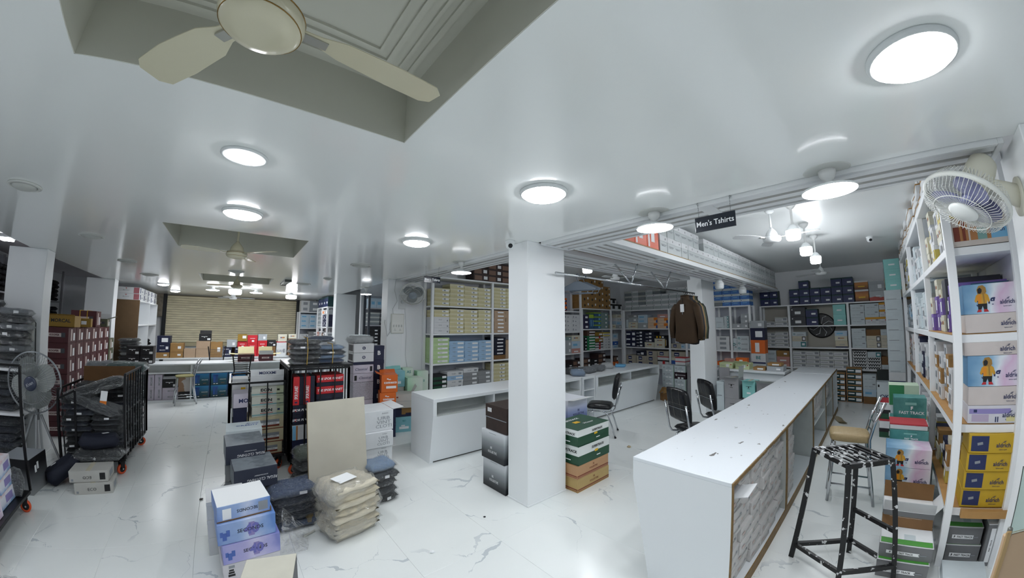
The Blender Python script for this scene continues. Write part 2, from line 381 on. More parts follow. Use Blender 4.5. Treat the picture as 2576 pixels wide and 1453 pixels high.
def bulb(x, y, z, label, on=True, r=.075, h=.11, ztop=BAYC, rod=True):
    t = thing('capsule_lamp', label, 'light', (x, y, z))
    bm = bmesh.new(); lathe(bm, [(0, -h), (r * .8, -h * .97), (r * .97, -h * .8), (r, -h * .3), (r * .98, 0), (0, 0)], 24); obj('diffuser', bm, EMB if on else RIM, t, smooth=True)
    bm = bmesh.new(); lathe(bm, [(0, .07), (.02, .07), (.035, .06), (r * .95, .005), (r * .96, 0), (0, 0)], 24); obj('cap', bm, RIM, t, smooth=True)
    if rod:
        bm = bmesh.new(); H = ztop - z
        lathe(bm, [(0, H), (.06, H), (.055, H - .03), (.03, H - .06), (.012, H - .07), (.012, .06), (0, .06)], 12); obj('holder', bm, BASEP, t, smooth=True)
    return t
bulb(4.75, .66, 2.80, 'second lit capsule lamp from the wall fan along the bay ceiling')
bulb(5.85, .68, 2.78, 'third lit capsule lamp from the wall fan along the bay ceiling')
bulb(6.77, .67, 2.78, 'last lit capsule lamp along the bay ceiling, nearest the black wheel')
bulb(4.0, .60, 2.98, 'first lit capsule lamp from the wall fan, tucked against the bay ceiling', h=.06)
bulb(4.95, 3.76, 2.79, 'lit capsule lamp beneath the second loft, behind the central column', r=.085)
bulb(6.75, 2.15, 2.50, 'unlit white capsule lamp under the long loft, first past the jackets', on=False, ztop=2.6)
bulb(8.2, 2.15, 2.50, 'unlit white capsule lamp under the long loft, second past the jackets', on=False, ztop=2.6)
bulb(-.04, 10.05, 2.53, 'lit cylindrical lamp hanging just behind the third hall fan', r=.135, h=.11, ztop=2.6, rod=False)
bulb(1.29, 10.96, 2.53, 'lit cylindrical lamp near the tube light and shutter', r=.135, h=.09, ztop=2.6, rod=False)
bulb(7.24, 3.44, 2.82, 'tiny lit lamp glimpsed between the hanging rail brackets', r=.03, h=.04)
t = thing('side_bay_light', 'white glowing light behind the first grey column at the dark side bay', 'light', (-3.63, 7.74, 2.9))
bm = bmesh.new(); box(bm, -.11, .11, -.11, .11, -.03, 0, .006); obj('diffuser', bm, EMW, t)
bm = bmesh.new(); box(bm, -.125, .125, -.125, .125, 0, .05, .006); obj('housing', bm, RIM, t)
for sx_, sy_, lab_ in ((-3.63, 4.0, 'added unseen light of the side bay outside the view'),):  # extra bay lamp, added out of view to brighten the unlit column
    t = thing('side_bay_light', lab_, 'light', (sx_, sy_, 2.9))
    bm = bmesh.new(); box(bm, -.14, .14, -.14, .14, -.03, 0, .006); obj('diffuser', bm, EMW, t)
    bm = bmesh.new(); box(bm, -.155, .155, -.155, .155, 0, .05, .006); obj('housing', bm, RIM, t)
t = thing('tube_light_fitting', 'unlit grey twin tube light fitting slanting across the hall ceiling', 'light', (.83, 8.05, CEIL), 0)
bm = bmesh.new(); prism(bm, [(-.05, 0), (.05, 0), (.02, -.035), (-.02, -.035)], 'Y', -.42, .42); obj('housing', bm, mat('tube_grey', '#9ba09d', .5), t)
for s in (-1, 1):
    bm = bmesh.new(); tube(bm, [(s * .045, -.40, -.03), (s * .045, .40, -.03)], .013, 10); obj('tube', bm, mat('tube_glass_off', '#c9cfca', .25), t, smooth=True)
    bm = bmesh.new(); box(bm, -.06, .06, s * .40, s * .425, -.045, 0); obj('end_cap', bm, mat('tube_end', '#50544f', .5), t)
# ------------------------------------------------------------------ fans
FANC = mat('fan_cream', '#cfcab0', .22, 0, .6); FANG = mat('fan_gold', '#8a6d3a', .3, .8); FANW = mat('fan_white', '#d6d9da', .35)
def ceiling_fan(label, x, y, z, ztop, blades, R=.50, m=FANC, big=True):
    t = thing('ceiling_fan', label, 'fan', (x, y, z))
    bm = bmesh.new(); lathe(bm, [(0, -.042), (.05, -.042), (.078, -.036), (.094, -.020), (.1, -.004), (.1, .012), (.092, .026), (.08, .030), (0, .030)], 40); obj('motor', bm, m, t, smooth=True)
    if big:
        bm = bmesh.new(); tube(bm, ring_pts(.094, -.0195, 40), .0016, 6, closed=True); tube(bm, ring_pts(.099, .016, 40), .002, 6, closed=True); obj('gold_ring', bm, FANG, t, smooth=True)
    bm = bmesh.new(); lathe(bm, [(0, .14), (.014, .14), (.018, .13), (.040, .105), (.058, .075), (.066, .045), (.066, .03), (0, .03)], 28); obj('bell_cover', bm, m, t, smooth=True)
    bm = bmesh.new(); tube(bm, [(0, 0, .13), (0, 0, ztop - z - .03)], .011, 10); obj('downrod', bm, m, t, smooth=True)
    bm = bmesh.new(); H = ztop - z; lathe(bm, [(0, H), (.05, H), (.046, H - .03), (.016, H - .05), (0, H - .05)], 20); obj('canopy', bm, m, t, smooth=True)
    for a in blades:
        bm = bmesh.new(); w = .062
        prof = [(.085, -.020), (.14, -.026), (.20, -w * .8), (R * .7, -w), (R - .03, -w * .98), (R, -w * .5), (R, w * .55), (R - .03, w * .9), (R * .7, w * .95), (.20, w * .75), (.14, .026), (.085, .020)]
        vs = prism(bm, prof, 'Z', .010, .013)
        for v in vs: v.co.z += v.co.y * .16
        bmesh.ops.rotate(bm, verts=bm.verts, cent=(0, 0, 0), matrix=Matrix.Rotation(math.radians(a), 3, 'Z'))
        b = obj('blade', bm, m, t)
        bm = bmesh.new(); c, s = math.cos(math.radians(a)), math.sin(math.radians(a)); bar(bm, (c * .07, s * .07, .006), (c * .16, s * .16, .008), .03, .006); obj('blade_iron', bm, mat('iron_bright', '#bdbdb5', .3, .8), b)
    return t
ceiling_fan('large cream ceiling fan with gold rings inside the near ceiling recess', -.031, .897, 2.47, CEIL + .26, (5, 125, 245))
ceiling_fan('cream ceiling fan hanging in the second ceiling recess', -.035, 4.48, 2.473, CEIL + .26, (192, 312, 72))
ceiling_fan('cream ceiling fan hanging before the third ceiling recess', -.018, 8.30, 2.465, CEIL + .26, (170, 290, 50))
ceiling_fan('small white ceiling fan in front of the shutter', -.09, 11.9, 2.44, CEIL, (10, 130, 250), .55, FANW, False)
ceiling_fan('white ceiling fan in the bay, nearest the hanging shop sign', 4.85, .90, 2.76, BAYC, (20, 140, 260), .5, FANW, False)
ceiling_fan('white ceiling fan above the far bay shelves and black wheel', 8.95, .82, 2.76, BAYC, (175, 295, 55), .6, FANW, False)
ceiling_fan('white ceiling fan under the second loft beyond the clothes rail', 6.4, 4.13, 2.75, BAYC, (60, 180, 300), .45, FANW, False)
def cage_fan(t, R, m_guard, m_blade, m_hub, nblade=3, depth=.15, rings=(1.0, .62), wires=64, hubr=.34, pitch=.5):
    """guard, blades and hub cap about the local +Y axis pointing back (front faces -Y)"""
    bm = bmesh.new()
    for k in range(wires):
        a = 2 * PI * k / wires; c, s = math.cos(a), math.sin(a)
        tube(bm, [(c * R * hubr * .7, -depth * .42, s * R * hubr * .7), (c * R * .6, -depth * .52, s * R * .6), (c * R * .9, -depth * .42, s * R * .9), (c * R, -depth * .05, s * R)], .0016, 4, cap=False)
        tube(bm, [(c * R, depth * .05, s * R), (c * R * .9, depth * .4, s * R * .9), (c * R * .3, depth * .5, s * R * .3)], .0016, 4, cap=False)
    obj('guard_wires', bm, m_guard, t)
    bm = bmesh.new(); lathe(bm, [(R - .004, -.012), (R + .008, -.010), (R + .010, 0), (R + .008, .010), (R - .004, .012), (R - .004, -.012)], 48, axis='Y'); obj('guard_rim', bm, m_guard, t, smooth=True)
    bm = bmesh.new(); tube(bm, ring_pts(R * .66, -depth * .52, 40, plane='XZ'), .0022, 6, closed=True); obj('guard_ring', bm, m_guard, t)
    bm = bmesh.new(); lathe(bm, [(0, -depth * .60), (R * hubr * .8, -depth * .57), (R * hubr, -depth * .50), (R * hubr, -depth * .44), (0, -depth * .42)], 32, axis='Y'); obj('hub_cap', bm, m_hub, t, smooth=True)
    bm = bmesh.new(); lathe(bm, [(0, -depth * .2), (R * .16, -depth * .2), (R * .2, 0), (R * .2, depth * .2), (0, depth * .2)], 20, axis='Y'); obj('blade_hub', bm, m_blade, t, smooth=True)
    for k in range(nblade):
        a = 2 * PI * k / nblade + .4; bm = bmesh.new(); n = 9; lo, hi = [], []
        for i in range(n):
            f = i / (n - 1); r = R * (.18 + .70 * f); w = R * (.16 + .34 * math.sin(PI * min(1, f * .80 + .08)))
            if i == n - 1: w *= .62
            for sgn, lst in ((-1, lo), (1, hi)):
                ang = a + sgn * w / max(r, R * .3) ; lst.append(bm.verts.new((r * math.cos(ang), sgn * w * pitch * .35, r * math.sin(ang))))
        for i in range(n - 1): bm.faces.new((lo[i], lo[i + 1], hi[i + 1], hi[i]))
        bmesh.ops.solidify(bm, geom=bm.faces[:], thickness=.003)
        obj('blade', bm, m_blade, t, smooth=True)
def aim(direction, rollup=(0, 0, 1)):
    d = Vector(direction).normalized(); return (-d).to_track_quat('Y', 'Z').to_euler()
GW = mat('guard_white', '#d9dbd6', .4); BLUEB = mat('blade_blue_grey', '#8f93b8', .3)
t = thing('wall_fan', 'large white wall fan with bluish blades tilted down beside the slatted loft', 'fan', (2.54, -.502, 2.329), rot=aim((-.19, .535, -.824)))
cage_fan(t, .225, GW, BLUEB, mat('hub_white', '#e3e6e4', .3), 3, .15)
bm = bmesh.new(); lathe(bm, [(0, .26), (.05, .255), (.078, .23), (.085, .18), (.085, .06), (.07, .05), (0, .05)], 28, axis='Y'); obj('motor_housing', bm, mat('fan_ivory', '#d8d6c6', .4), t, smooth=True)
t2 = mat('fan_ivory', '#d8d6c6', .4)
iv = t.matrix_basis.inverted() if False else None
mw = Matrix.Translation((2.54, -.502, 2.329)) @ aim((-.19, .535, -.824)).to_matrix().to_4x4(); inv = mw.inverted()
bm = bmesh.new(); p = [inv @ Vector(q) for q in ((2.555, -.60, 2.40), (2.58, -.70, 2.36), (2.62, -.80, 2.33))]; tube(bm, p, [.035, .05, .06], 12); obj('arm', bm, t2, t, smooth=True)
bm = bmesh.new(); c = inv @ Vector((2.62, -.785, 2.33)); tube(bm, [c, inv @ Vector((2.62, -.799, 2.33))], .10, 20); obj('wall_plate', bm, t2, t, smooth=True)
def wall_fan_small():
    e = aim((-.35, -.75, -.52)); loc = (2.67, 5.93, 2.32)
    t = thing('wall_fan', 'white wall fan above the switchboard beside the cream shirt boxes', 'fan', loc, rot=e)
    cage_fan(t, .215, GW, mat('blade_clear_grey', '#aeb9c0', .25), mat('hub_grey', '#8e98a0', .3), 3, .15, wires=56)
    inv = (Matrix.Translation(loc) @ e.to_matrix().to_4x4()).inverted()
    bm = bmesh.new(); lathe(bm, [(0, .22), (.05, .215), (.075, .19), (.08, .06), (0, .05)], 24, axis='Y'); obj('motor_housing', bm, FANW, t, smooth=True)
    bm = bmesh.new(); tube(bm, [inv @ Vector(q) for q in ((2.66, 6.05, 2.36), (2.60, 6.15, 2.20), (2.60, 6.245, 2.18))], .03, 10); obj('arm', bm, FANW, t, smooth=True)
    bm = bmesh.new(); vs = box(bm, 2.53, 2.67, 6.235, 6.25, 2.05, 2.32, .004); bmesh.ops.transform(bm, matrix=inv, verts=bm.verts); obj('wall_plate', bm, FANW, t)
wall_fan_small()
# ------------------------------------------------------------------ hanging signs, cameras, switchboards
SIGNB = mat('sign_navy', '#141c2a', .25); TXW = mat('sign_white', '#f2f4f6', .5); WIRE = mat('chain_steel', '#8d9092', .35, .9)
def shop_sign(label, c, rotz, w=.27, h=.115):
    t = thing('hanging_sign', label, 'sign', c, rotz)
    bm = bmesh.new(); box(bm, -w / 2, w / 2, -.003, .003, -h / 2, h / 2, .002); obj('board', bm, SIGNB, t)
    tm = text_mesh("Men's Tshirts", bold=.012)
    s = w * .92 / max(v.co.x for v in tm.vertices) / 2
    obj('lettering', tm, TXW, t, (0, -.0035, .002), (PI / 2, 0, 0), scale=(s, s * 1.12, s * .3))
    for sx in (-1, 1):
        bm = bmesh.new(); top = CEIL - c[2]
        n = 7
        for k in range(n):
            f0, f1 = k / n, (k + .8) / n
            xx = lambda f: sx * (w * .32 + .02 - .05 * f * 0) ; z0, z1 = h / 2 + f0 * (top - h / 2), h / 2 + f1 * (top - h / 2)
            tube(bm, [(xx(f0), -.003 if k % 2 else .003, z0), (xx(f1), .003 if k % 2 else -.003, z1)], .0018, 5)
        tube(bm, [(sx * (w * .32 + .02), 0, top - .02), (sx * (w * .32 + .03), 0, top - .008), (sx * (w * .32 + .02), 0, top)], .002, 5)
        obj('chain', bm, WIRE, t)
    return t
shop_sign("black sign reading Men's Tshirts hung on chains beside the slatted loft", (2.465, .785, 2.44), -PI / 2, .265, .105)
shop_sign("small black sign reading Men's Tshirts in front of the cream shirt boxes", (2.318, 4.5, 2.405), 0, .26, .09)
def dome_cam(x, y, z, label, look):
    t = thing('dome_camera', label, 'camera', (x, y, z), look)
    bm = bmesh.new(); lathe(bm, [(0, 0), (.05, 0), (.05, -.012), (.044, -.03), (0, -.03)], 28); obj('base', bm, RIM, t, smooth=True)
    bm = bmesh.new(); lathe(bm, [(.044, -.022), (.045, -.05), (.036, -.075), (.02, -.088), (0, -.09)], 24); obj('ball', bm, RIM, t, smooth=True)
    bm = bmesh.new(); lathe(bm, [(0, -.052), (.016, -.051), (.022, -.046), (.022, -.02), (0, -.02)], 20, (0, 0, -.06), 'Y'); obj('lens', bm, mat('lens_dark', '#11161d', .1), t, smooth=True)
dome_cam(2.20, 2.62, CEIL, 'white dome camera on the ceiling beside the central column', -.6)
dome_cam(7.54, -.05, BAYC, 'white dome camera on the far bay ceiling near the turquoise boxes', -1.3)
def switchboard(label, loc, rotz, w, h):
    t = thing('switchboard', label, 'switchboard', loc, rotz)
    bm = bmesh.new(); box(bm, -w / 2, w / 2, -.03, 0, 0, h, .008); obj('back_box', bm, mat('board_cream', '#dbdcd4', .4), t)
    bm = bmesh.new(); box(bm, -w / 2 + .012, w / 2 - .012, -.034, -.029, .012, h - .012, .003); obj('face_plate', bm, mat('plate_white', '#e6e7e3', .35), t)
    for k in range(4):
        bm = bmesh.new(); u = -w * .3 + k * w * .2; box(bm, u - .012, u + .012, -.041, -.033, h * .32, h * .44, .003); obj('switch', bm, mat('switch_grey', '#c6c8c6', .35), t)
    for k in range(2):
        bm = bmesh.new(); u = -w * .2 + k * w * .4
        for du, dz in ((-.012, 0), (.012, 0), (0, .022)): tube(bm, [(u + du, -.036, h * .16 + dz), (u + du, -.033, h * .16 + dz)], .005, 8)
        obj('socket_holes', bm, INK, t)
    return t
switchboard('cream switchboard on the white wall under the mid wall fan', (2.515, 6.249, 1.60), 0, .25, .36)
switchboard('grimy switchboard on the unlit column behind the wrapped garments', (-2.50, 6.299, 1.42), 0, .16, .26)
def cable(label, pts, r=.004, m=None, name='cable'):
    bm = bmesh.new(); tube(bm, pts, r, 6); return tag(obj(name, bm, m or mat('cable_white', '#cfd2d3', .5), smooth=True), label, 'cable')
cable('loose white cables falling from the mid wall fan to the switchboard', [(2.46, 6.24, 2.58), (2.44, 6.23, 2.40), (2.50, 6.235, 2.2), (2.42, 6.24, 2.05), (2.44, 6.235, 1.92), (2.38, 6.24, 1.78), (2.36, 6.20, 1.66)], .005)
cable('thin white wire running down the wall beside the switchboard', [(2.66, 6.243, 2.04), (2.70, 6.243, 1.6), (2.69, 6.243, 1.2), (2.74, 6.24, .9)], .003)
cable('black cable looped down the unlit column beside its switchboard', [(-2.58, 6.285, 1.70), (-2.47, 6.27, 1.74), (-2.40, 6.28, 1.66), (-2.395, 6.29, 1.3), (-2.40, 6.29, 1.0), (-2.42, 6.29, .5)], .006, INK)
cable('white rag and string tied to the edge of the switchboard pillar', [(2.30, 6.3, 1.84), (2.28, 6.26, 1.80), (2.30, 6.24, 1.7), (2.33, 6.235, 1.55), (2.45, 6.235, 1.72)], .008)
# ------------------------------------------------------------------ slatted lofts (built in frames of painted timber)
SLATW = mat('loft_white', '#dcdfe1', .4); PLY = mat('loft_plywood', '#a38c66', .7, noise=.2)
def loft(name, label, x0, x1, y0, y1, z, along, nslat, pitch, board=True, rim=.05):
    t = thing(name, label, 'shelf', (0, 0, 0))
    bm = bmesh.new()
    for a in ((x0, x1, y0, y0 + .035), (x0, x1, y1 - .035, y1)): box(bm, *a, z - .03, z + .03, .003)
    for a in ((x0, x0 + .035, y0 + .035, y1 - .035), (x1 - .035, x1, y0 + .035, y1 - .035)): box(bm, *a, z - .03, z + .03, .003)
    obj('frame', bm, SLATW, t)
    if board:
        bm = bmesh.new(); box(bm, x0 + .01, x1 - .01, y0 + .01, y1 - .01, z + .032, z + .045); obj('deck_board', bm, PLY, t)
    L = (x1 - x0) if along == 'X' else (y1 - y0); Wd = (y1 - y0) if along == 'X' else (x1 - x0); gap = (Wd - .07) / nslat
    for k in range(nslat):
        c = .035 + gap * (k + .5); w = gap * .58
        bm = bmesh.new()
        if along == 'X': box(bm, x0 + .035, x1 - .035, y0 + c - w / 2, y0 + c + w / 2, z - .022, z - .002, .002)
        else: box(bm, x0 + c - w / 2, x0 + c + w / 2, y0 + .035, y1 - .035, z - .022, z - .002, .002)
        obj('slat', bm, SLATW, t)
    n = max(2, round(L / pitch))
    for k in range(1, n):
        p = L * k / n; bm = bmesh.new()
        if along == 'X': box(bm, x0 + p - .05, x0 + p + .05, y0 + .03, y1 - .03, z - .026, z + .02, .002)
        else: box(bm, x0 + .03, x1 - .03, y0 + p - .05, y0 + p + .05, z - .026, z + .02, .002)
        obj('cross_rib', bm, SLATW, t)
    return t
loft('slatted_loft', 'white slatted timber loft strip running over the bay entrance beside the hanging sign', 2.475, 2.90, -.74, 2.46, CEIL, 'Y', 3, 1.7)
loft('slatted_loft', 'white slatted timber loft strip behind the central column towards the switchboard', 2.475, 2.86, 2.80, 6.22, CEIL, 'Y', 3, 1.7)
loft('slatted_loft', 'long white slatted loft carrying the two rows of white boxes', 2.91, 10.45, 1.90, 2.38, CEIL, 'X', 4, 1.2)
loft('slatted_loft', 'shorter white slatted loft behind the clothes rail carrying dark boxes', 2.91, 6.45, 2.56, 3.10, CEIL, 'X', 4, 1.1)
# ------------------------------------------------------------------ shelving
def shelving(label, origin, rotz, posts, levels, depth, zt, pw=.05, bt=.03, back=True, board_m=None, pm=None, z0=0.0, name='shelving_unit', overhang=.0, zposts=None):
    t = thing(name, label, 'shelf', origin, rotz); pm = pm or WHITE; cache = {}
    for i, u in enumerate(posts):
        zz = zposts[i] if zposts else zt
        for v in (0, depth - pw):
            k = ('p', zz)
            if k not in cache:
                bm = bmesh.new(); box(bm, -pw / 2, pw / 2, 0, pw, z0, zz, .003); cache[k] = mesh(bm, 'post'); cache[k].materials.append(pm)
            o = D.objects.new('post', cache[k]); COL.objects.link(o); o.parent = t; o.location = (u, v, 0)
    for i in range(len(posts) - 1):
        w = posts[i + 1] - posts[i]; lv = levels[i] if isinstance(levels[0], (list, tuple)) else levels
        for z in lv:
            k = ('b', round(w, 3))
            if k not in cache:
                bm = bmesh.new(); box(bm, pw / 2 - overhang, w - pw / 2 + overhang, .004, depth - .004, -bt, 0, .003); cache[k] = mesh(bm, 'shelf_board'); cache[k].materials.append(board_m or pm)
            o = D.objects.new('shelf_board', cache[k]); COL.objects.link(o); o.parent = t; o.location = (posts[i], 0, z)
    if back:
        bm = bmesh.new(); box(bm, posts[0], posts[-1], depth - .012, depth - .004, z0 + .02, zt - .03); obj('back_panel', bm, mat('shelf_back', '#b9bcc6', .6), t)
    return t
TU, TY = 3.05, 5.87
shelving('white shelving of flat shirt boxes beside the switchboard wall', (TU, TY, 0), 0, [0, 1.41, 2.85, 4.37], [.48, 1.037, 1.597, 2.13, 2.68], .37, 2.68, zposts=[2.68, 2.68, 2.68, 2.68])
shelving('white shelving in the corner below the brown cartons', (TU, TY, 0), 0, [4.42, 5.80, 6.42], [.48, 1.08, 1.66, 2.226], .37, 2.226)
RU = (9.5, 5.86, 0)
shelving('white back shelving topped by grey and white cartons', RU, -PI / 2, [0, 1.44, 1.91, 2.66, 3.05, 3.49], [.55, 1.11, 1.659, 2.215], .44, 2.215)
FU = (10.6, 2.373, 0)
shelving('white end shelving of the bay behind the black wheel', FU, -PI / 2, [0, .648, 1.878, 2.76], [.15, .68, 1.17, 1.70, 2.22], .38, 2.22, back=False)
bm = bmesh.new(); tag(obj('shelf_backing', None or (lambda: (box(bm, 11.03, 11.045, -.4, 2.4, .1, 2.2), bm)[1])(), mat('backing_cream', '#b8b4aa', .6)), 'plain cream backing sheet behind the black wheel shelving', 'panel')
SU = (9.0, -.485, 0)
shelving('white shelving along the side aisle with open white end', SU, PI, [.1, 2.0, 3.87, 5.5], [.435, 1.03, 1.64, 2.235, 2.85], .50, 2.85, pw=.055, bt=.055, back=False)
CARDB = mat('liner_cardboard', '#b68b54', .75, noise=.12)
for u0, u1, z in ((.15, 1.95, 1.03), (2.05, 3.8, 1.03), (3.9, 5.46, 1.03), (2.05, 3.8, .435), (3.9, 5.46, .435), (3.9, 5.46, 1.64)):
    bm = bmesh.new(); box(bm, 9.0 - u1, 9.0 - u0, -.955, -.487, z + .001, z + .006)
    ref = {.435: 'lowest', 1.03: 'second', 1.64: 'third'}[z]; bay = {.15: 'far', 2.05: 'middle', 3.9: 'open end'}[u0]
    tag(obj('cardboard_liner', bm, CARDB), 'brown cardboard liner on the %s shelf of the aisle shelving, %s bay' % (ref, bay), 'liner', 'cardboard shelf liners')
bm = bmesh.new(); box(bm, 3.52, 3.8, -.999, -.992, .02, 2.85); tag(obj('end_panel', bm, WHITE), 'white side panel behind the blue and cream branded boxes', 'panel')
bm = bmesh.new(); box(bm, 3.40, 3.46, -.999, -.978, 0, 2.2, .003); tag(obj('upright', bm, WHITE), 'white rear upright at the open end of the aisle shelving', 'post')
DKB = mat('grey_shelf', '#a7a7ad', .5)
shelving('shelving of black folded garments in the unlit side bay', (-4.15, 6.0, 0), PI / 2, [0, 1.3, 2.6, 3.9, 5.2, 6.5], [.5, 1.05, 1.6, 2.14], .5, 2.9, board_m=DKB, pm=DKB)
shelving('dark store shelving behind the switchboard pillar', (2.95, 9.25, 0), 0, [0, .58, 1.2], [.6, 1.2, 1.75, 2.2], .45, 2.58, board_m=DKB, pm=mat('dark_post', '#3a3f48', .5))
# cabinet with the brown flank beside the shutter
t = thing('shelf_cabinet', 'white open cabinet with brown hardboard flank left of the shutter', 'cabinet', (-2.0, 10.83, 0))
t['label'] = 'white open cabinet with brown hardboard flank, between the column and the shutter'
HB = mat('hardboard_brown', '#6b5338', .6, noise=.1)
bm = bmesh.new(); box(bm, -.62, 0, 0, .02, .0, 2.22); obj('side_panel', bm, HB, t)
for yy in (1.28, 2.4):
    bm = bmesh.new(); box(bm, -.62, 0, yy - .02, yy, 0, 2.22, .002); obj('divider', bm, WHITE, t)
for z in (.85, 1.66, 2.22):
    bm = bmesh.new(); box(bm, -.62, 0, .02, 2.4, z - .03, z, .002); obj('shelf_board', bm, WHITE, t)
bm = bmesh.new(); box(bm, -.64, -.62, 0, 2.4, 0, 2.22); obj('back_panel', bm, mat('cab_back', '#c3cdd0', .5), t)
# shelving on the other flank of the shutter
shelving('white shelving of pale cartons beside the shutter on the counter side', (1.86, 13.3, 0), 0, [0, .62, 1.2], [.5, 1.05, 1.62, 2.17], .5, 2.17)
shelving('narrow end shelving of navy boxes against the far white column', (2.24, 12.35, 0), -PI / 2, [0, .72, 1.45], [.5, 1.15, 1.68, 2.27], .3, 2.27)
# ------------------------------------------------------------------ counters
EDGE = mat('worn_edge_band', '#7d6134', .6, noise=.3, nscale=30)
CPAN = mat('counter_panel', '#d9dde0', .3); CGREY = mat('counter_inner', '#b6bab8', .5, noise=.08)
def wornTop():
    m = D.materials.new('worn_laminate'); m.use_nodes = True; nt = m.node_tree; b = nt.nodes['Principled BSDF']; N = nt.nodes.new; L = nt.links.new
    b.inputs['Roughness'].default_value = .30
    tc = N('ShaderNodeTexCoord'); mp = N('ShaderNodeMapping'); mp.inputs['Scale'].default_value = (1.0, 2.4, 1); L(tc.outputs['Object'], mp.inputs[0])
    n = N('ShaderNodeTexNoise'); n.inputs['Scale'].default_value = 4.2; n.inputs['Detail'].default_value = 3; L(mp.outputs[0], n.inputs['Vector'])
    r = N('ShaderNodeMapRange'); r.inputs[1].default_value = .70; r.inputs[2].default_value = .715; L(n.outputs[0], r.inputs[0])
    n2 = N('ShaderNodeTexNoise'); n2.inputs['Scale'].default_value = 14; n2.inputs['Detail'].default_value = 2; L(mp.outputs[0], n2.inputs['Vector'])
    r2 = N('ShaderNodeMapRange'); r2.inputs[1].default_value = .72; r2.inputs[2].default_value = .78; r2.inputs[4].default_value = .6; L(n2.outputs[0], r2.inputs[0])
    mxm = N('ShaderNodeMath'); mxm.operation = 'MAXIMUM'; L(r.outputs[0], mxm.inputs[0]); L(r2.outputs[0], mxm.inputs[1])
    mx = N('ShaderNodeMix'); mx.data_type = 'RGBA'; mx.inputs[6].default_value = hx('#e2e7ec'); mx.inputs[7].default_value = hx('#73716f'); L(mxm.outputs[0], mx.inputs[0]); L(mx.outputs[2], b.inputs['Base Color']); return m
WTOP = wornTop()
# near long counter: laminate top and end, open pigeonholes on the aisle side
t = thing('display_counter', 'long white counter with scuffed top and open shelves of white boxes, beside the iron stool', 'counter', (2.245, .676, 0))
L_, W_ = 6.90, .649
bm = bmesh.new(); box(bm, 0, 5.85, 0, W_, .805, .829, .002); obj('top_panel', bm, WTOP, t)
bm = bmesh.new(); box(bm, 5.853, L_, -.0, W_, .808, .832, .002); obj('top_panel', bm, WTOP, t)
bm = bmesh.new()   # nibbled brown edge band along the aisle
n = 60; last = 0
for k in range(n): box(bm, L_ * k / n, L_ * (k + 1) / n, -.006 - .004 * random.random(), -.0005, .803 + .004 * random.random(), .829 - .004 * random.random())
obj('edge_band', bm, EDGE, t)
bm = bmesh.new(); prism(bm, [(0, 0), (W_ - .13, 0), (W_, .68), (W_, .805), (0, .805)], 'X', 0, .02); obj('end_panel', bm, GLOSSW, t)
bm = bmesh.new(); box(bm, -.002, .022, -.008, .0, 0, .805, .002); obj('edge_strip', bm, EDGE, t)
bm = bmesh.new(); prism(bm, [(W_ - .16, .0), (W_ - .13, 0), (W_, .68), (W_, .805), (W_ - .02, .805), (W_ - .02, .69)], 'X', .02, L_ - .02); obj('front_panel', bm, CPAN, t)
bm = bmesh.new(); prism(bm, [(0, 0), (W_ - .13, 0), (W_, .68), (W_, .805), (0, .805)], 'X', L_ - .03, L_); obj('end_panel', bm, GLOSSW, t)
for u in (1.58, 1.61, 3.28, 3.33, 4.75, 5.9):
    bm = bmesh.new(); box(bm, u, u + .02, .004, W_ - .17, .07, .803); d = obj('divider', bm, CGREY, t)
    bm = bmesh.new(); box(bm, u - .002, u + .022, -.004, .004, .07, .803); obj('edge_strip', bm, EDGE, d)
bm = bmesh.new(); box(bm, .02, L_ - .03, .004, W_ - .17, .045, .07); obj('floor_board', bm, GLOSSW, t)
bm = bmesh.new(); box(bm, .0, L_, -.004, .004, .0, .072); obj('kick_strip', bm, EDGE, t)
bm = bmesh.new(); box(bm, 3.36, L_ - .03, .02, W_ - .17, .40, .42, .002); obj('mid_shelf', bm, GLOSSW, t)
bm = bmesh.new(); box(bm, 2.9, 3.1, .3, .32, .60, .72); obj('cleat', bm, HB, t)
def slot_counter(label, x0, x1, y0, y1, zt=.829, plinth=True, name='display_counter'):
    """counter whose front (facing -Y) has an open slot under the top and a raked panel below"""
    t = thing(name, label, 'counter', (x0, y0, 0)); l, w = x1 - x0, y1 - y0
    bm = bmesh.new(); box(bm, 0, l, 0, w, zt - .045, zt, .003); obj('top_panel', bm, GLOSSW, t)
    prof = [(0, zt - .045), (w, zt - .045), (w, 0), (.10, 0), (0, .62)]
    for u in (0, l - .05):
        bm = bmesh.new(); prism(bm, prof, 'X', u, u + .05); obj('end_panel', bm, GLOSSW, t)
    bm = bmesh.new(); prism(bm, [(.0, .62), (.02, .62), (.12, .02), (.10, .02)], 'X', .05, l - .05); obj('front_panel', bm, GLOSSW, t)
    bm = bmesh.new(); box(bm, .05, l - .05, .0, .24, .61, .625); obj('slot_floor', bm, CGREY, t)
    bm = bmesh.new(); box(bm, .05, l - .05, .22, .24, .625, zt - .045); obj('slot_back', bm, CGREY, t)
    bm = bmesh.new(); box(bm, .05, l - .05, .12, w, 0, .02); obj('plinth', bm, mat('plinth_dark', '#5a5a57', .7), t)
    n = max(1, round(l / 1.1))
    for k in range(1, n):
        bm = bmesh.new(); box(bm, l * k / n - .012, l * k / n + .012, .02, .22, .625, zt - .045); obj('slot_divider', bm, GLOSSW, t)
    return t
slot_counter('white counter with a slot under its top, in front of the cream shirt boxes', 2.09, 5.0, 3.97, 4.62)
slot_counter('white glossy counter with a slot under its top, behind the lone black chair', 5.40, 7.87, 3.93, 4.60)
t = thing('display_counter', 'short white counter unit with an open drawer bay behind the blue ombre box', 'counter', (5.02, 3.95, 0))
bm = bmesh.new(); box(bm, 0, .36, 0, .65, .785, .829, .003); obj('top_panel', bm, GLOSSW, t)
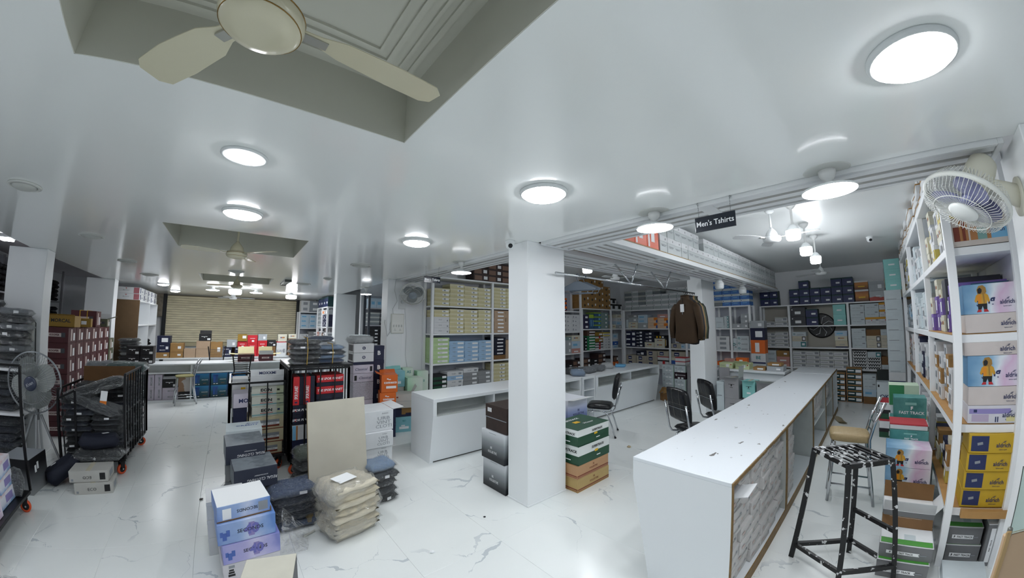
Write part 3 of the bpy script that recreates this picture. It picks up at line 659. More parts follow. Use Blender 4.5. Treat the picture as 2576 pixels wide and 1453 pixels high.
bm = bmesh.new(); box(bm, 0, .03, 0, .65, 0, .785); box(bm, .33, .36, 0, .65, 0, .785); box(bm, .03, .33, .3, .32, 0, .785); box(bm, .03, .33, 0, .3, .58, .60); obj('carcass', bm, GLOSSW, t)
# far counter before the shutter
t = thing('display_counter', 'long low white counter before the shutter with cartons stored beneath', 'counter', (-2.3, 10.05, 0))
bm = bmesh.new(); box(bm, 0, 1.15, 0, .75, .80, .83, .003); obj('top_panel', bm, GLOSSW, t)
bm = bmesh.new(); box(bm, 1.153, 3.75, 0, .75, .80, .83, .003); obj('top_panel', bm, GLOSSW, t)
bm = bmesh.new(); box(bm, 0, 3.75, .10, .12, .645, .80); obj('niche_back', bm, CGREY, t)
bm = bmesh.new(); box(bm, 0, 3.75, 0, .12, .615, .645, .002); obj('niche_ledge', bm, GLOSSW, t)
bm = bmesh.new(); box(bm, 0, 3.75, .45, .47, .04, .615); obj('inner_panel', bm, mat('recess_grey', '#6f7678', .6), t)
bm = bmesh.new(); box(bm, 0, 3.75, .0, .75, 0, .04, .002); obj('plinth', bm, GLOSSW, t)
for u in (0, 1.474, 2.62, 3.72):
    bm = bmesh.new(); box(bm, u, u + .03, .02, .75, .04, .80, .002); obj('upright', bm, GLOSSW, t)
t = thing('back_table', 'white table in front of the shutter holding brown and red cartons', 'table', (-1.9, 11.9, 0))
bm = bmesh.new(); box(bm, 0, 3.9, 0, .8, .78, .81, .003); obj('top_panel', bm, GLOSSW, t)
for u in (.05, 1.9, 3.8):
    bm = bmesh.new(); box(bm, u, u + .05, .05, .75, 0, .78, .003); obj('leg', bm, WHITE, t)
t = thing('display_counter', 'white counter at the back of the bay with winged-logo cartons before it', 'counter', (8.0, 1.42, 0))
bm = bmesh.new(); box(bm, 0, .62, 0, 1.5, .785, .829, .003); obj('top_panel', bm, GLOSSW, t)
bm = bmesh.new(); box(bm, .06, .62, .02, 1.48, .0, .785); obj('carcass', bm, CPAN, t)
bm = bmesh.new(); box(bm, .0, .06, .02, 1.48, .62, .66, .002); obj('ledge', bm, GLOSSW, t)
# ------------------------------------------------------------------ chairs and stools
LEATH = mat('black_leatherette', '#0f1116', .28, bump=.15, bscale=40); SEAM = mat('seam_thread', '#6c6a62', .6)
def pad(w, d, h, r=.05, bulge=.02, m=None, seams=True, parent=None, name='seat', loc=(0, 0, 0), rot=(0, 0, 0)):
    """quilted cushion lying in XY, centre at origin"""
    bm = bmesh.new(); nx = ny = 12; tp, bt = {}, {}
    for i in range(nx + 1):
        for j in range(ny + 1):
            u, v = i / nx * 2 - 1, j / ny * 2 - 1
            # squircle mapping gives rounded corners
            k = .16; x = u * math.sqrt(1 - k * v * v); y = v * math.sqrt(1 - k * u * u)
            e = max(abs(u), abs(v)); f = (1 - e ** 6) ** .5 if e < 1 else 0
            tp[i, j] = bm.verts.new((x * w / 2, y * d / 2, h * .5 * f + (bulge * f * (1 - .5 * (u * u + v * v)))))
            bt[i, j] = tp[i, j] if e >= 1 else bm.verts.new((x * w / 2, y * d / 2, -h * .5 * f))
    for i in range(nx):
        for j in range(ny):
            bm.faces.new((tp[i, j], tp[i + 1, j], tp[i + 1, j + 1], tp[i, j + 1]))
            q = (bt[i, j], bt[i, j + 1], bt[i + 1, j + 1], bt[i + 1, j])
            if len(set(q)) == 4 and not all(v in tp.values() for v in q): bm.faces.new(q)
    o = obj(name, bm, m or LEATH, parent, loc, rot, smooth=True)
    if seams:
        for a, b_ in (((-.47 * w, .05 * d), (.47 * w, .05 * d)), ((-.16 * w, -.46 * d), (-.16 * w, .46 * d)), ((.16 * w, -.46 * d), (.16 * w, .46 * d))):
            for sg in (1, -1):
                bm = bmesh.new(); pts = []
                for k in range(9):
                    f = k / 8; x = a[0] + (b_[0] - a[0]) * f; y = a[1] + (b_[1] - a[1]) * f
                    u, v = x / (w / 2), y / (d / 2); e = min(.97, max(abs(u), abs(v))); ff = (1 - e ** 6) ** .5
                    z = (h * .5 * ff + bulge * ff * (1 - .5 * (u * u + v * v))) if sg > 0 else -h * .5 * ff
                    pts.append((x, y, z + sg * .0005))
                tube(bm, pts, .0018, 5); obj('seam', bm, SEAM, o)
    return o
def visitor_chair(label, loc, rotz, bracket=False):
    """black padded chair on a chrome tube frame; faces -Y"""
    t = thing('visitor_chair', label, 'chair', loc, rotz, 'black padded chairs')
    pad(.43, .42, .075, parent=t, name='seat', loc=(0, 0, .45), seams=True)
    pad(.42, .42, .07, parent=t, name='backrest', loc=(0, .27, .775), rot=(PI / 2 - .16, 0, 0))
    for s in (-1, 1):
        bm = bmesh.new(); tube(bm, [(s * .195, .325, .80), (s * .195, .285, .58), (s * .20, .26, .46), (s * .20, .22, .405), (s * .20, .14, .395), (s * .20, -.17, .395)], .0125, 10); obj('back_tube', bm, CHROME, t, smooth=True)
        bm = bmesh.new(); tube(bm, [(s * .20, .08, .395), (s * .205, .14, .36), (s * .215, .20, .2), (s * .225, .26, .012)], .0125, 10); obj('leg', bm, CHROME, t, smooth=True)
        bm = bmesh.new(); tube(bm, [(s * .20, -.06, .395), (s * .205, -.13, .37), (s * .215, -.18, .22), (s * .225, -.21, .012)], .0125, 10); obj('leg', bm, CHROME, t, smooth=True)
        for yy in (.26, -.21):
            bm = bmesh.new(); lathe(bm, [(0, 0), (.016, 0), (.016, .02), (0, .02)], 12, (s * .225, yy, 0)); obj('foot_cap', bm, INK, t)
    by = .318 if bracket else .285
    bm = bmesh.new(); bar(bm, (-.195, by, .74), (.195, by, .74), .05, .004); obj('back_bracket', bm, CHROME, t)
    return t
visitor_chair('black padded chair with chrome tube legs standing alone before the slotted counter', (4.83, 3.45, 0), math.radians(208), True)
visitor_chair('black padded chair at the long counter, the one closer to the central column', (4.55, 1.78, 0), math.radians(62))
visitor_chair('black padded chair at the long counter, the one beside the inner column', (5.42, 1.72, 0), math.radians(48))
# black iron stool with a slatted top, chipped white paint
def chipped():
    m = D.materials.new('chipped_iron'); m.use_nodes = True; nt = m.node_tree; b = nt.nodes['Principled BSDF']; N = nt.nodes.new; L = nt.links.new
    b.inputs['Roughness'].default_value = .4
    tc = N('ShaderNodeTexCoord'); n = N('ShaderNodeTexNoise'); n.inputs['Scale'].default_value = 22; n.inputs['Detail'].default_value = 5; L(tc.outputs['Object'], n.inputs['Vector'])
    r = N('ShaderNodeMapRange'); r.inputs[1].default_value = .62; r.inputs[2].default_value = .64; L(n.outputs[0], r.inputs[0])
    mx = N('ShaderNodeMix'); mx.data_type = 'RGBA'; mx.inputs[6].default_value = hx('#0e0f12'); mx.inputs[7].default_value = hx('#c9cbcc'); L(r.outputs[0], mx.inputs[0]); L(mx.outputs[2], b.inputs['Base Color']); return m
CHIP = chipped()
def chippedTop():
    m = CHIP.copy(); m.name = 'chipped_iron_heavy'
    for n in m.node_tree.nodes:
        if n.type == 'MAP_RANGE': n.inputs[1].default_value = .585; n.inputs[2].default_value = .60
    return m
t = thing('iron_stool', 'tall black iron stool with slatted top and chipped white paint', 'stool', (0, 0, 0))
top = [Vector(p + (.82,)) for p in ((3.26, .388), (3.506, .135), (3.246, -.094), (2.99, .157))]
ft = [Vector(p + (0,)) for p in ((3.177, .505), (3.468, .14), (3.19, -.19), (2.95, .16))]
ft = [Vector((3.225 + (p.x - 3.225), p.y, 0)) for p in ft]
for k in range(4):
    bm = bmesh.new(); bar(bm, top[k], top[(k + 1) % 4], .032, .032); obj('seat_rail', bm, chippedTop() if k == 0 else D.materials['chipped_iron_heavy'], t)
    bm = bmesh.new(); bar(bm, ft[k], top[k] + Vector((0, 0, .01)), .034, .034); obj('leg', bm, CHIP, t)
CHT = D.materials['chipped_iron_heavy']
for k in range(1, 6):
    f = k / 6; a = top[0].lerp(top[1], f); b_ = top[3].lerp(top[2], f); bm = bmesh.new(); bar(bm, a + Vector((0, 0, .012)), b_ + Vector((0, 0, .012)), .016, .010); obj('seat_slat', bm, CHT, t)
for k in range(4):
    for hgt in ((.10,) if k % 2 else (.10,)):
        a = ft[k].lerp(top[k], hgt / .82); b_ = ft[(k + 1) % 4].lerp(top[(k + 1) % 4], hgt / .82); bm = bmesh.new(); bar(bm, a, b_, .028, .028); obj('foot_rail', bm, CHIP, t)
a = ft[1].lerp(top[1], .42); b_ = ft[2].lerp(top[2], .42); bm = bmesh.new(); bar(bm, a, b_, .028, .028); obj('foot_rail', bm, CHIP, t)
BEIGE = mat('beige_leatherette', '#a28d66', .5, bump=.2, bscale=30)
def bar_chair(label, loc, rotz, seat_m, h=.66, w=.38, thick=.11, back=True):
    """chrome tube chair, ladder back; faces -Y"""
    t = thing('bar_chair', label, 'chair', loc, rotz)
    bm = bmesh.new(); box(bm, -w / 2, w / 2, -w / 2, w / 2, h - thick / 2, h + thick / 2, .03)
    o = obj('seat', bm, seat_m, t); md = o.modifiers.new('s', 'SUBSURF'); md.levels = 2; md.render_levels = 2
    for s in (-1, 1):
        bm = bmesh.new(); tube(bm, [(s * w * .42, w * .60, 0), (s * w * .44, w * .46, h * .6), (s * w * .45, w * .44, h), (s * w * .46, w * .56, h + .17), (s * w * .47, w * .80, h + .36)], .014, 10); obj('leg', bm, CHROME, t, smooth=True)
        bm = bmesh.new(); tube(bm, [(s * w * .46, -w * .52, 0), (s * w * .42, -w * .38, h - thick * .4)], .014, 10); obj('leg', bm, CHROME, t, smooth=True)
        bm = bmesh.new(); tube(bm, [(s * w * .445, -w * .47, h * .28), (s * w * .425, w * .52, h * .28)], .009, 8); obj('side_rail', bm, CHROME, t, smooth=True)
    for k in range(4):
        f = .06 + .085 * k; yy = w * (.46 + .10 * f / .17 if f < .17 else .56 + .24 * (f - .17) / .19)
        bm = bmesh.new(); tube(bm, [(-w * .46, yy, h + f), (0, yy + .012, h + f), (w * .46, yy, h + f)], .007, 8); obj('back_rung', bm, CHROME, t, smooth=True)
    bm = bmesh.new(); tube(bm, [(-w * .45, -w * .46, h * .24), (w * .45, -w * .46, h * .24)], .009, 8); obj('foot_rail', bm, CHROME, t, smooth=True)
    return t
bar_chair('chrome bar chair with thick beige seat in the aisle behind the iron stool', (4.60, .24, 0), math.radians(186), BEIGE, .64, .36, .11)
bar_chair('chrome bar chair with flat olive cushion before the far counter', (-.90, 9.76, 0), math.radians(-80), mat('olive_cushion', '#7f7a4a', .7), .60, .36, .06)
t = thing('iron_chair', 'black iron chair with barred back standing at the far counter behind the roll cages', 'chair', (.17, 8.85, 0), 0)
bm = bmesh.new(); box(bm, -.2, .2, -.4, -.02, .60, .64, .01); obj('seat', bm, BLACKM, t)
for s in (-1, 1):
    bm = bmesh.new(); tube(bm, [(s * .17, .06, 0), (s * .155, 0, .62), (s * .135, .03, .80), (s * .175, .06, 1.09)], .012, 8); obj('leg', bm, BLACKM, t)
    bm = bmesh.new(); tube(bm, [(s * .19, -.42, 0), (s * .18, -.38, .62)], .012, 8); obj('leg', bm, BLACKM, t)
for k in range(8):
    z = .72 + .043 * k; w = .135 + max(0, z - .80) / .29 * .04; bm = bmesh.new(); tube(bm, [(-w, .03 + max(0, z - .8) * .1, z), (0, .045, z - .008), (w, .03 + max(0, z - .8) * .1, z)], .006, 6); obj('back_rung', bm, BLACKM, t)
t = thing('iron_chair', 'black iron barred chair back showing over the far counter among the cartons', 'chair', (-.36, 11.2, 0), 0)
bm = bmesh.new(); box(bm, -.2, .2, -.2, .2, .60, .64, .01); obj('seat', bm, BLACKM, t)
for s in (-1, 1):
    bm = bmesh.new(); tube(bm, [(s * .17, -.2, 0), (s * .16, -.2, .62), (s * .15, -.22, .85), (s * .19, -.25, 1.16)], .012, 8); obj('leg', bm, BLACKM, t)
    bm = bmesh.new(); tube(bm, [(s * .19, .2, 0), (s * .18, .2, .62)], .012, 8); obj('leg', bm, BLACKM, t)
for k in range(8):
    z = .80 + .04 * k; bm = bmesh.new(); tube(bm, [(-.16, -.22, z), (.16, -.22, z)], .006, 6); obj('back_rung', bm, BLACKM, t)
# pedestal fan
GG = mat('guard_grey', '#8b9095', .35, .3)
t = thing('pedestal_fan', 'grey pedestal fan with five pale blades on a tripod beside the unlit column', 'fan', (-2.12, 5.50, 0))
hc = thing('fan_head', None, None, (0, 0, 1.025)); hc.parent = t; hc.rotation_euler = (0.06, 0, math.radians(-6))
for k_ in ('label', 'category'):
    if k_ in hc: del hc[k_]
cage_fan(hc, .335, GG, mat('blade_pale', '#d4d8d6', .45), mat('hub_blue_grey', '#3f465c', .3), 4, .17, wires=60, hubr=.24, pitch=.7)
tm = text_mesh('Kvan', bold=.02, shear=.2); obj('logo', tm, mat('logo_silver', '#b9bcc4', .3, .5), hc, (0, -.102, 0), (PI / 2, math.radians(-28), 0), scale=(.05, .05, .05))
bm = bmesh.new(); lathe(bm, [(0, .26), (.06, .25), (.08, .2), (.085, .08), (0, .07)], 24, axis='Y'); obj('motor_housing', bm, GG, hc, smooth=True)
for a in (200, 275, 345):
    c, s = math.cos(math.radians(a)), math.sin(math.radians(a)); bm = bmesh.new(); tube(bm, [(c * .05, .10 + s * .05, .66), (c * .33, .10 + s * .30, .0)], [.016, .014], 8); obj('leg', bm, mat('tripod_grey', '#8e9194', .4, .3), t)
bm = bmesh.new(); tube(bm, [(0, .10, .60), (0, .10, 1.0)], .022, 12); obj('column', bm, mat('tripod_grey', '#8e9194'), t)
# ------------------------------------------------------------------ cartons: body + lid / tape / labels / print, every piece a real slab
_BX = {}
def body_mesh(w, d, h, m, bev=.0025):
    k = ('b', round(w, 3), round(d, 3), round(h, 3), m.name)
    if k not in _BX:
        bm = bmesh.new(); box(bm, -w / 2, w / 2, -d / 2, d / 2, 0, h, min(bev, h * .04)); _BX[k] = mesh(bm, 'carton'); _BX[k].materials.append(m)
    return _BX[k]
def slab_mesh(w, h, t, m):
    k = ('s', round(w, 3), round(h, 3), t, m.name)
    if k not in _BX:
        bm = bmesh.new(); box(bm, -w / 2, w / 2, -h / 2, h / 2, 0, t); _BX[k] = mesh(bm, 'print'); _BX[k].materials.append(m)
    return _BX[k]
FROT = {'F': (PI / 2, 0, 0), 'R': (PI / 2, 0, PI / 2), 'L': (PI / 2, 0, -PI / 2), 'T': (0, 0, 0), 'B': (PI / 2, 0, PI)}
def on_face(o, face, dims, u, v, me, name, m=None, off=.0006, spin=0., scale=None):
    w, d, h = dims
    fw = w if face in 'FTB' else d
    if face == 'F': loc = (u * w, -d / 2 - off, v * h)
    elif face == 'B': loc = (-u * w, d / 2 + off, v * h)
    elif face == 'R': loc = (w / 2 + off, u * d, v * h)
    elif face == 'L': loc = (-w / 2 - off, -u * d, v * h)
    else: loc = (u * w, (v - .5) * d, h + off)
    c = obj(name, me, m, o, loc)
    e = Matrix.Identity(3)
    from mathutils import Euler
    e = Euler(FROT[face]).to_matrix() @ Matrix.Rotation(spin, 3, 'Z')
    c.rotation_euler = e.to_euler()
    if scale: c.scale = scale
    return c
STY = {}
def style(key, desc, m, name='garment_box', lid=None, lidm=None, st=(), tx=(), tape=None, cat='box', group=None):
    STY[key] = dict(desc=desc, m=m, name=name, lid=lid, lidm=lidm, st=st, tx=tx, tape=tape, cat=cat, group=group)
def carton(key, label, loc, dims, rotz=0., group=None, rot=None, over=None):
    S = dict(STY[key]); S.update(over or {}); w, d, h = dims
    o = D.objects.new(S['name'], body_mesh(w, d, h, S['m'])); COL.objects.link(o); o.location = loc; o.rotation_euler = rot or (0, 0, rotz)
    tag(o, label, S['cat'], group or S['group'])
    hh = h
    if S['lid']:
        lh = h * S['lid']; lm = S['lidm'] or S['m']; k = ('l', round(w, 3), round(d, 3), round(h, 3), S['lid'], lm.name)
        if k not in _BX:
            bm = bmesh.new(); box(bm, -w / 2 - .0025, w / 2 + .0025, -d / 2 - .0025, d / 2 + .0025, h - lh, h + .0015, .001); _BX[k] = mesh(bm, 'lid'); _BX[k].materials.append(lm)
        l = D.objects.new('lid', _BX[k]); COL.objects.link(l); l.parent = o
    off = .0032 if S['lid'] else .0006
    if S['tape']:
        on_face(o, 'T', dims, 0, .5, slab_mesh(.05 if w > .2 else .03, d * .99, .0006, S['tape']), 'tape', off=.0018 if S['lid'] else .0004)
    for s in S['st']:
        f, u, v, sw, sh, m = s[:6]; fw, fh = (w, h) if f in 'FB' else ((d, h) if f in 'RL' else (w, d))
        on_face(o, f, dims, u, v, slab_mesh(fw * sw, fh * sh, .0007, m), s[6] if len(s) > 6 else 'label_sticker', off=off + (.0006 if len(s) > 7 else 0))
    for s in S['tx']:
        f, txt, u, v, th, m = s[:6]; kw = s[6] if len(s) > 6 else {}
        fh = h if f != 'T' else d; tm = text_mesh(txt, bold=kw.get('bold', .0), shear=kw.get('shear', 0.))
        sp_ = kw.get('spin', 0); fh = (w if f in 'FB' else d) if abs(abs(sp_) - PI / 2) < .1 else fh; sc = th * fh / max(.001, 2 * max(v_.co.y for v_ in tm.vertices)); sx = sc * kw.get('sx', 1)
        lim = .93 * ((w if f in 'FBT' else d) if abs(abs(sp_) - PI / 2) > .1 else (h if f != 'T' else d)); wid = 2 * max(v_.co.x for v_ in tm.vertices) * sx
        if wid > lim: sx *= lim / wid; sc *= max(.55, lim / wid)
        c = on_face(o, f, dims, u, v, tm, 'lettering', m, off=off + .0012, spin=kw.get('spin', 0), scale=(sx, sc, .06))
    return o
def put(key, label, p0, p1, z, h, d, group=None, gap=0., over=None):
    """front face between ground points p0 (viewer's left) and p1"""
    p0, p1 = Vector(p0 + (0,)), Vector(p1 + (0,)); u = p1 - p0; w = u.length - gap; th = math.atan2(u.y, u.x); n = Vector((-math.sin(th), math.cos(th), 0))
    c = (p0 + p1) / 2 + n * d / 2
    return carton(key, label, (c.x, c.y, z), (round(w, 3), d, h), th, group, over=over)
def local(fr, u, v):
    (ox, oy, _), th = fr; return (ox + u * math.cos(th) - v * math.sin(th), oy + u * math.sin(th) + v * math.cos(th))
def row(fr, u, z, specs, rowname, ref, depth=.3, front=.02, k0=1, group=None, gap=.008, jz=.0):
    """stacks side by side on one shelf: specs = (width, [(style, height) * n from the bottom]) or a number for empty space"""
    k = k0
    for sp in specs:
        if isinstance(sp, (int, float)): u += sp; continue
        w, items = sp[0], sp[1]; zz = z + .001
        for i, (key, h) in enumerate(items):
            v = front + random.uniform(0, .012); du = random.uniform(-.004, .004)
            x, y = local(fr, u + w / 2 + du, v + depth / 2)
            lab = '%s %s up, %s stack from %s, %s' % (STY[key]['desc'], ORD[i + 1], ORD[k], ref.replace('the ', ''), rowname.replace('the ', ''))
            carton(key, lab, (x, y, zz), (round(w - gap, 3), depth, h - .002), fr[1] + random.uniform(-.008, .008), group)
            zz += h
        u += w; k += 1
    return k
def n_of(key, h, n): return [(key, h)] * n
# colours
c_ = lambda n, h, r=.55, **k: mat('card_' + n, h, r, noise=k.pop('noise', .05), nscale=9, **k)
CREAM = c_('cream', '#cfc79a'); CREAM2 = c_('cream_pale', '#d9d3b0'); WHT = c_('white', '#d8dadc'); WHT2 = c_('cool_white', '#ccd6da'); GRY = c_('grey', '#8f9193'); GREY2 = c_('pale_grey', '#b6b9b6'); DGRY = c_('dark_grey', '#45474c')
NAVY = c_('navy', '#1b2140'); NAVY2 = c_('deep_navy', '#14182c'); BLU = c_('blue', '#2f5fae'); LBLU = c_('light_blue', '#9fc0de'); SKY = c_('sky', '#7f9fd0'); GRN = c_('pale_green', '#bcd6a0'); TEAL = c_('teal', '#4f8f8c'); TEALD = c_('dark_teal', '#123c40'); TURQ = c_('turquoise', '#8fd0cc'); DGREEN = c_('bottle_green', '#1b4a35'); BRN = c_('kraft', '#a07a48', .7, noise=.1); BRN2 = c_('kraft_dark', '#7d5a34', .7, noise=.1); TAN = c_('tan', '#b49a80'); PINK = c_('salmon', '#c9948a'); ORG = c_('orange', '#e06a22'); RED = c_('red', '#c8202c'); MAR = c_('maroon', '#4d1c22'); PURP = c_('purple', '#7a63a8'); LILAC = c_('lilac_white', '#cbc4d2'); YEL = c_('yellow', '#cfae2e'); BLK = c_('black', '#1a1a1e'); CHOC = c_('dark_brown', '#3b2b29'); PEACH = c_('peach', '#dfae86'); OLIV = c_('olive', '#5b5f4a'); MUST = c_('mustard', '#9a7726')
TAPE = mat('clear_tape', '#cfc9b4', .25)
PSTK = PAPER; GOLD = mat('print_gold', '#b58e35', .4); GREYI = mat('print_grey', '#8e9399', .6); WHI = mat('print_white', '#f0f2f4', .5); NAVI = mat('print_navy', '#25305c', .5); TEALI = mat('print_teal', '#2f7f83', .5); REDI = mat('print_red', '#b7272c', .5); YELI = mat('print_yellow', '#e2b21d', .5); GRNI = mat('print_green', '#4c9a3c', .5); ORGI = mat('print_orange', '#e27b1c', .5); SKYI = mat('print_sky', '#79b4d8', .5); PINKI = mat('print_pink', '#d7a7bd', .5); BLKI = INK; LILI = mat('print_lilac', '#8f86bd', .5); TANI = mat('print_tan', '#b07a4a', .5); BRNI = mat('print_brown', '#7d3a28', .5); BLUI = mat('print_blue', '#2a57a4', .5)
# ---- styles
style('cream_shirt', 'cream flat shirt box', CREAM, 'shirt_box', .45, CREAM2, (('F', .22, .55, .42, .42, PSTK), ('F', .16, .55, .13, .3, GREYI, 'print_mark', 1)))
style('fa2i_white', 'white shirt box', WHT, 'shirt_box', .4, None, (('F', .38, .35, .07, .3, GREYI),), (('F', 'FA2I', -.1, .5, .24, GREYI),))
style('green_shirt', 'pale green shirt box', GRN, 'shirt_box', .45, None, (('F', .1, .5, .62, .42, PSTK),), (('F', 'FA2I', -.02, .5, .3, GREYI),))
style('blue_shirt', 'light blue shirt box', LBLU, 'shirt_box', .45, None, (('F', .24, .5, .4, .4, PSTK),), (('F', 'FA2I', -.18, .5, .3, GREYI),))
style('tan_label', 'dusky tan shirt box', TAN, 'shirt_box', .4, None, (('F', .05, .5, .5, .36, PSTK),))
style('navy_label', 'navy shirt box with white label', NAVY2, 'shirt_box', .4, None, (('F', .05, .5, .5, .36, PSTK),))
style('grey_shirt', 'grey flat shirt box', GRY, 'shirt_box', .4, None, (('F', .25, .5, .3, .45, PSTK),))
style('white_shirt', 'white flat shirt box', WHT, 'shirt_box', .4, None, (('F', .3, .5, .18, .4, GREYI),), (('F', 'FLAIR', -.1, .5, .3, GREYI),))
style('black_shirt', 'black flat shirt box', BLK, 'shirt_box', .4, None, (('F', .2, .5, .3, .35, PSTK),))
style('dgreen_small', 'dark green small box', DGREEN, 'shirt_box', .4, BLK, (('F', .3, .5, .3, .5, PSTK),))
style('brown_shoe', 'dark shoe box with tan corner', CHOC, 'shoe_box', .3, None, (('F', -.18, .45, .5, .7, mat('print_dusk', '#7d6152', .6), 'print_panel'), ('F', .33, .5, .26, .5, PSTK)))
style('box52', 'white numbered pack', WHT, 'garment_box', .3, None, (('F', -.35, .5, .1, .5, GREYI),), (('F', '52', -.02, .42, .26, NAVI, dict(bold=.03)),))
style('orange_navy', 'orange and navy shoe box', ORG, 'shoe_box', .4, None, (('F', 0, .3, .98, .45, NAVI, 'print_band'), ('F', .2, .35, .3, .2, PSTK, 'label_sticker', 1)))
style('kraft_round', 'brown kraft carton with round black mark', BRN, 'carton', None, None, (('F', .34, .68, .16, .36, PSTK),), (('F', 'O', -.1, .48, .42, BLKI, dict(bold=.09)), ('F', 'L', -.1, .48, .2, BLKI, dict(bold=.05))), TAPE)
style('purple_dark', 'dark violet pack', c_('dark_violet', '#2e2a4a'), 'garment_box', .3, None, (('F', .1, .45, .4, .4, PSTK),))
style('bluegreen', 'blue box with lime edges', c_('slate_blue', '#355b82'), 'garment_box', .25, c_('lime', '#9dbf3c'), (('F', .25, .4, .28, .45, SKYI),))
style('greygreen', 'grey green pack', c_('sage', '#7f9896'), 'garment_box', .3, None, (('F', .2, .5, .2, .4, PSTK),))
style('green_white', 'green and white shirt box', c_('emerald', '#1f7a4d'), 'shirt_box', .35, None, (('F', .1, .45, .7, .42, PSTK),))
style('brown_white', 'brown and white shirt box', c_('cocoa', '#5a4238'), 'shirt_box', .35, None, (('F', .1, .4, .7, .42, PSTK),))
style('mustard_white', 'mustard shirt box', MUST, 'shirt_box', .35, None, (('F', .2, .45, .4, .45, PSTK),))
style('white_red', 'white shirt box with red patch', WHT, 'shirt_box', .3, BLK, (('F', .05, .45, .22, .7, REDI, 'print_patch'),))
style('white_yellow', 'white shirt box with yellow lid', WHT, 'shirt_box', .3, c_('lid_yellow', '#d9c22a'), (('F', 0, .4, .7, .3, GREYI),))
style('black_white_shoe', 'black and white shoe box', WHT, 'shoe_box', .3, BLK, (('F', .05, .45, .45, .6, BLKI, 'print_swoosh'),))
style('grey_white', 'grey carton with white lid', c_('silver', '#aeb6b8'), 'shirt_carton', .38, WHT, (('F', .0, .35, .7, .06, GREYI, 'print_line'), ('F', -.38, .8, .1, .12, NAVI, 'print_mark')))
style('dark_silver', 'dark silver carton', c_('gunmetal', '#7b8387'), 'shirt_carton', .38, GREY2, (('F', .0, .35, .7, .06, GREYI, 'print_line'),))
style('blue_white', 'blue carton with white lid', c_('cobalt', '#4a7cc4'), 'shirt_carton', .38, WHT2, (('F', .0, .4, .5, .12, SKYI, 'print_line'), ('F', -.38, .8, .1, .12, NAVI, 'print_mark')))
style('bluewhite_pack', 'pale blue and white box', c_('ice', '#bcd0df'), 'garment_box', .3, None, (('F', -.1, .5, .5, .3, SKYI),))
style('silver_pack', 'silver grey box', c_('silver2', '#a9aeb2'), 'garment_box', .3, None, (('F', .2, .45, .25, .4, PSTK),))
style('peach_orange', 'peach box with orange corner', c_('peach2', '#e3c3a4'), 'garment_box', None, None, (('F', .3, .7, .35, .5, ORGI, 'print_corner'), ('F', .42, .3, .14, .55, BLUI, 'print_corner')), (('F', 'HOLOCHI', -.1, .5, .12, GREYI),))
style('navy_pink', 'navy box with pink mark', NAVY, 'shirt_box', .35, None, (('F', .3, .5, .3, .5, PSTK), ('F', -.28, .45, .42, .28, WHI, 'print_label')))
style('navy_stripe', 'navy striped shirt box', c_('navy3', '#1a2236'), 'shirt_box', .35, None, (('F', .1, .5, .26, .5, PSTK), ('F', -.25, .35, .3, .15, WHI, 'print_label')))
style('cream_brown', 'cream box with brown band', c_('ivory', '#d4d1bf'), 'garment_box', .3, None, (('F', 0, .55, .5, .18, TANI, 'print_band'), ('F', -.16, .55, .1, .18, BLUI, 'print_mark', 1)))
style('black_yellow', 'black and yellow box', BLK, 'garment_box', .3, None, (('F', -.2, .5, .14, .6, YELI, 'print_mark'), ('F', .1, .5, .14, .6, YELI, 'print_mark'), ('F', .36, .5, .18, .5, PSTK)))
style('beige_navysq', 'beige box with navy square', c_('beige', '#b4ac9c'), 'garment_box', .2, None, (('F', -.12, .55, .36, .62, NAVI, 'print_square'), ('F', -.12, .5, .26, .14, WHI, 'print_line', 1)))
style('blue_plain', 'blue box with white bird', BLU, 'garment_box', .3, None, (('F', 0, .45, .3, .2, WHI),))
style('redtop', 'white box with red lid edge', WHT, 'garment_box', .2, c_('red2', '#b5303a'))
style('cub_white', 'white carton reading CUB', WHT2, 'carton', None, None, (('L', 0, .5, .06, .98, GRNI, 'print_edge'), ('F', .49, .5, .02, .96, GRNI, 'print_edge'), ('F', -.1, .15, .2, .2, PSTK), ('F', .2, .15, .2, .2, PSTK)), (('F', 'CUB', .05, .68, .16, GREYI, dict(bold=.02)), ('F', 'ROMANIA', .08, .48, .13, GREYI), ('F', 'C', -.33, .6, .26, GREYI, dict(bold=.06))), None)
style('cub_dark', 'dark maroon carton reading CUB', c_('plum', '#2c1522'), 'carton', None, None, (('F', -.1, .15, .2, .25, PSTK), ('F', .2, .15, .2, .25, PSTK)), (('F', 'CUB ROMANIA', .12, .6, .13, WHI), ('F', 'C', -.33, .6, .3, WHI, dict(bold=.06))))
style('wing_grey', 'grey carton with winged mark', c_('warm_grey', '#99989b'), 'carton', .0, None, (('F', 0, .66, .10, .06, BLKI, 'wing_mark'), ('F', -.13, .685, .16, .022, BLKI, 'wing_mark'), ('F', .13, .685, .16, .022, BLKI, 'wing_mark'), ('F', 0, .62, .05, .07, BLKI, 'wing_mark'), ('F', 0, .53, .2, .02, BLKI, 'print_line')), (), TAPE)
style('wing_teal', 'turquoise carton with winged mark', TURQ, 'carton', .0, None, (('F', 0, .66, .10, .06, BLKI, 'wing_mark'), ('F', -.13, .685, .16, .022, BLKI, 'wing_mark'), ('F', .13, .685, .16, .022, BLKI, 'wing_mark'), ('F', 0, .62, .05, .07, BLKI, 'wing_mark'), ('F', 0, .55, .2, .02, BLKI, 'print_line'), ('F', 0, .3, .3, .1, PSTK)), (), TAPE)
style('navyteal', 'navy and teal carton', TEALD, 'carton', None, None, (('F', 0, .42, .985, .82, NAVI, 'print_panel'), ('F', .15, .4, .36, .2, PSTK, 'label_sticker', 1)))
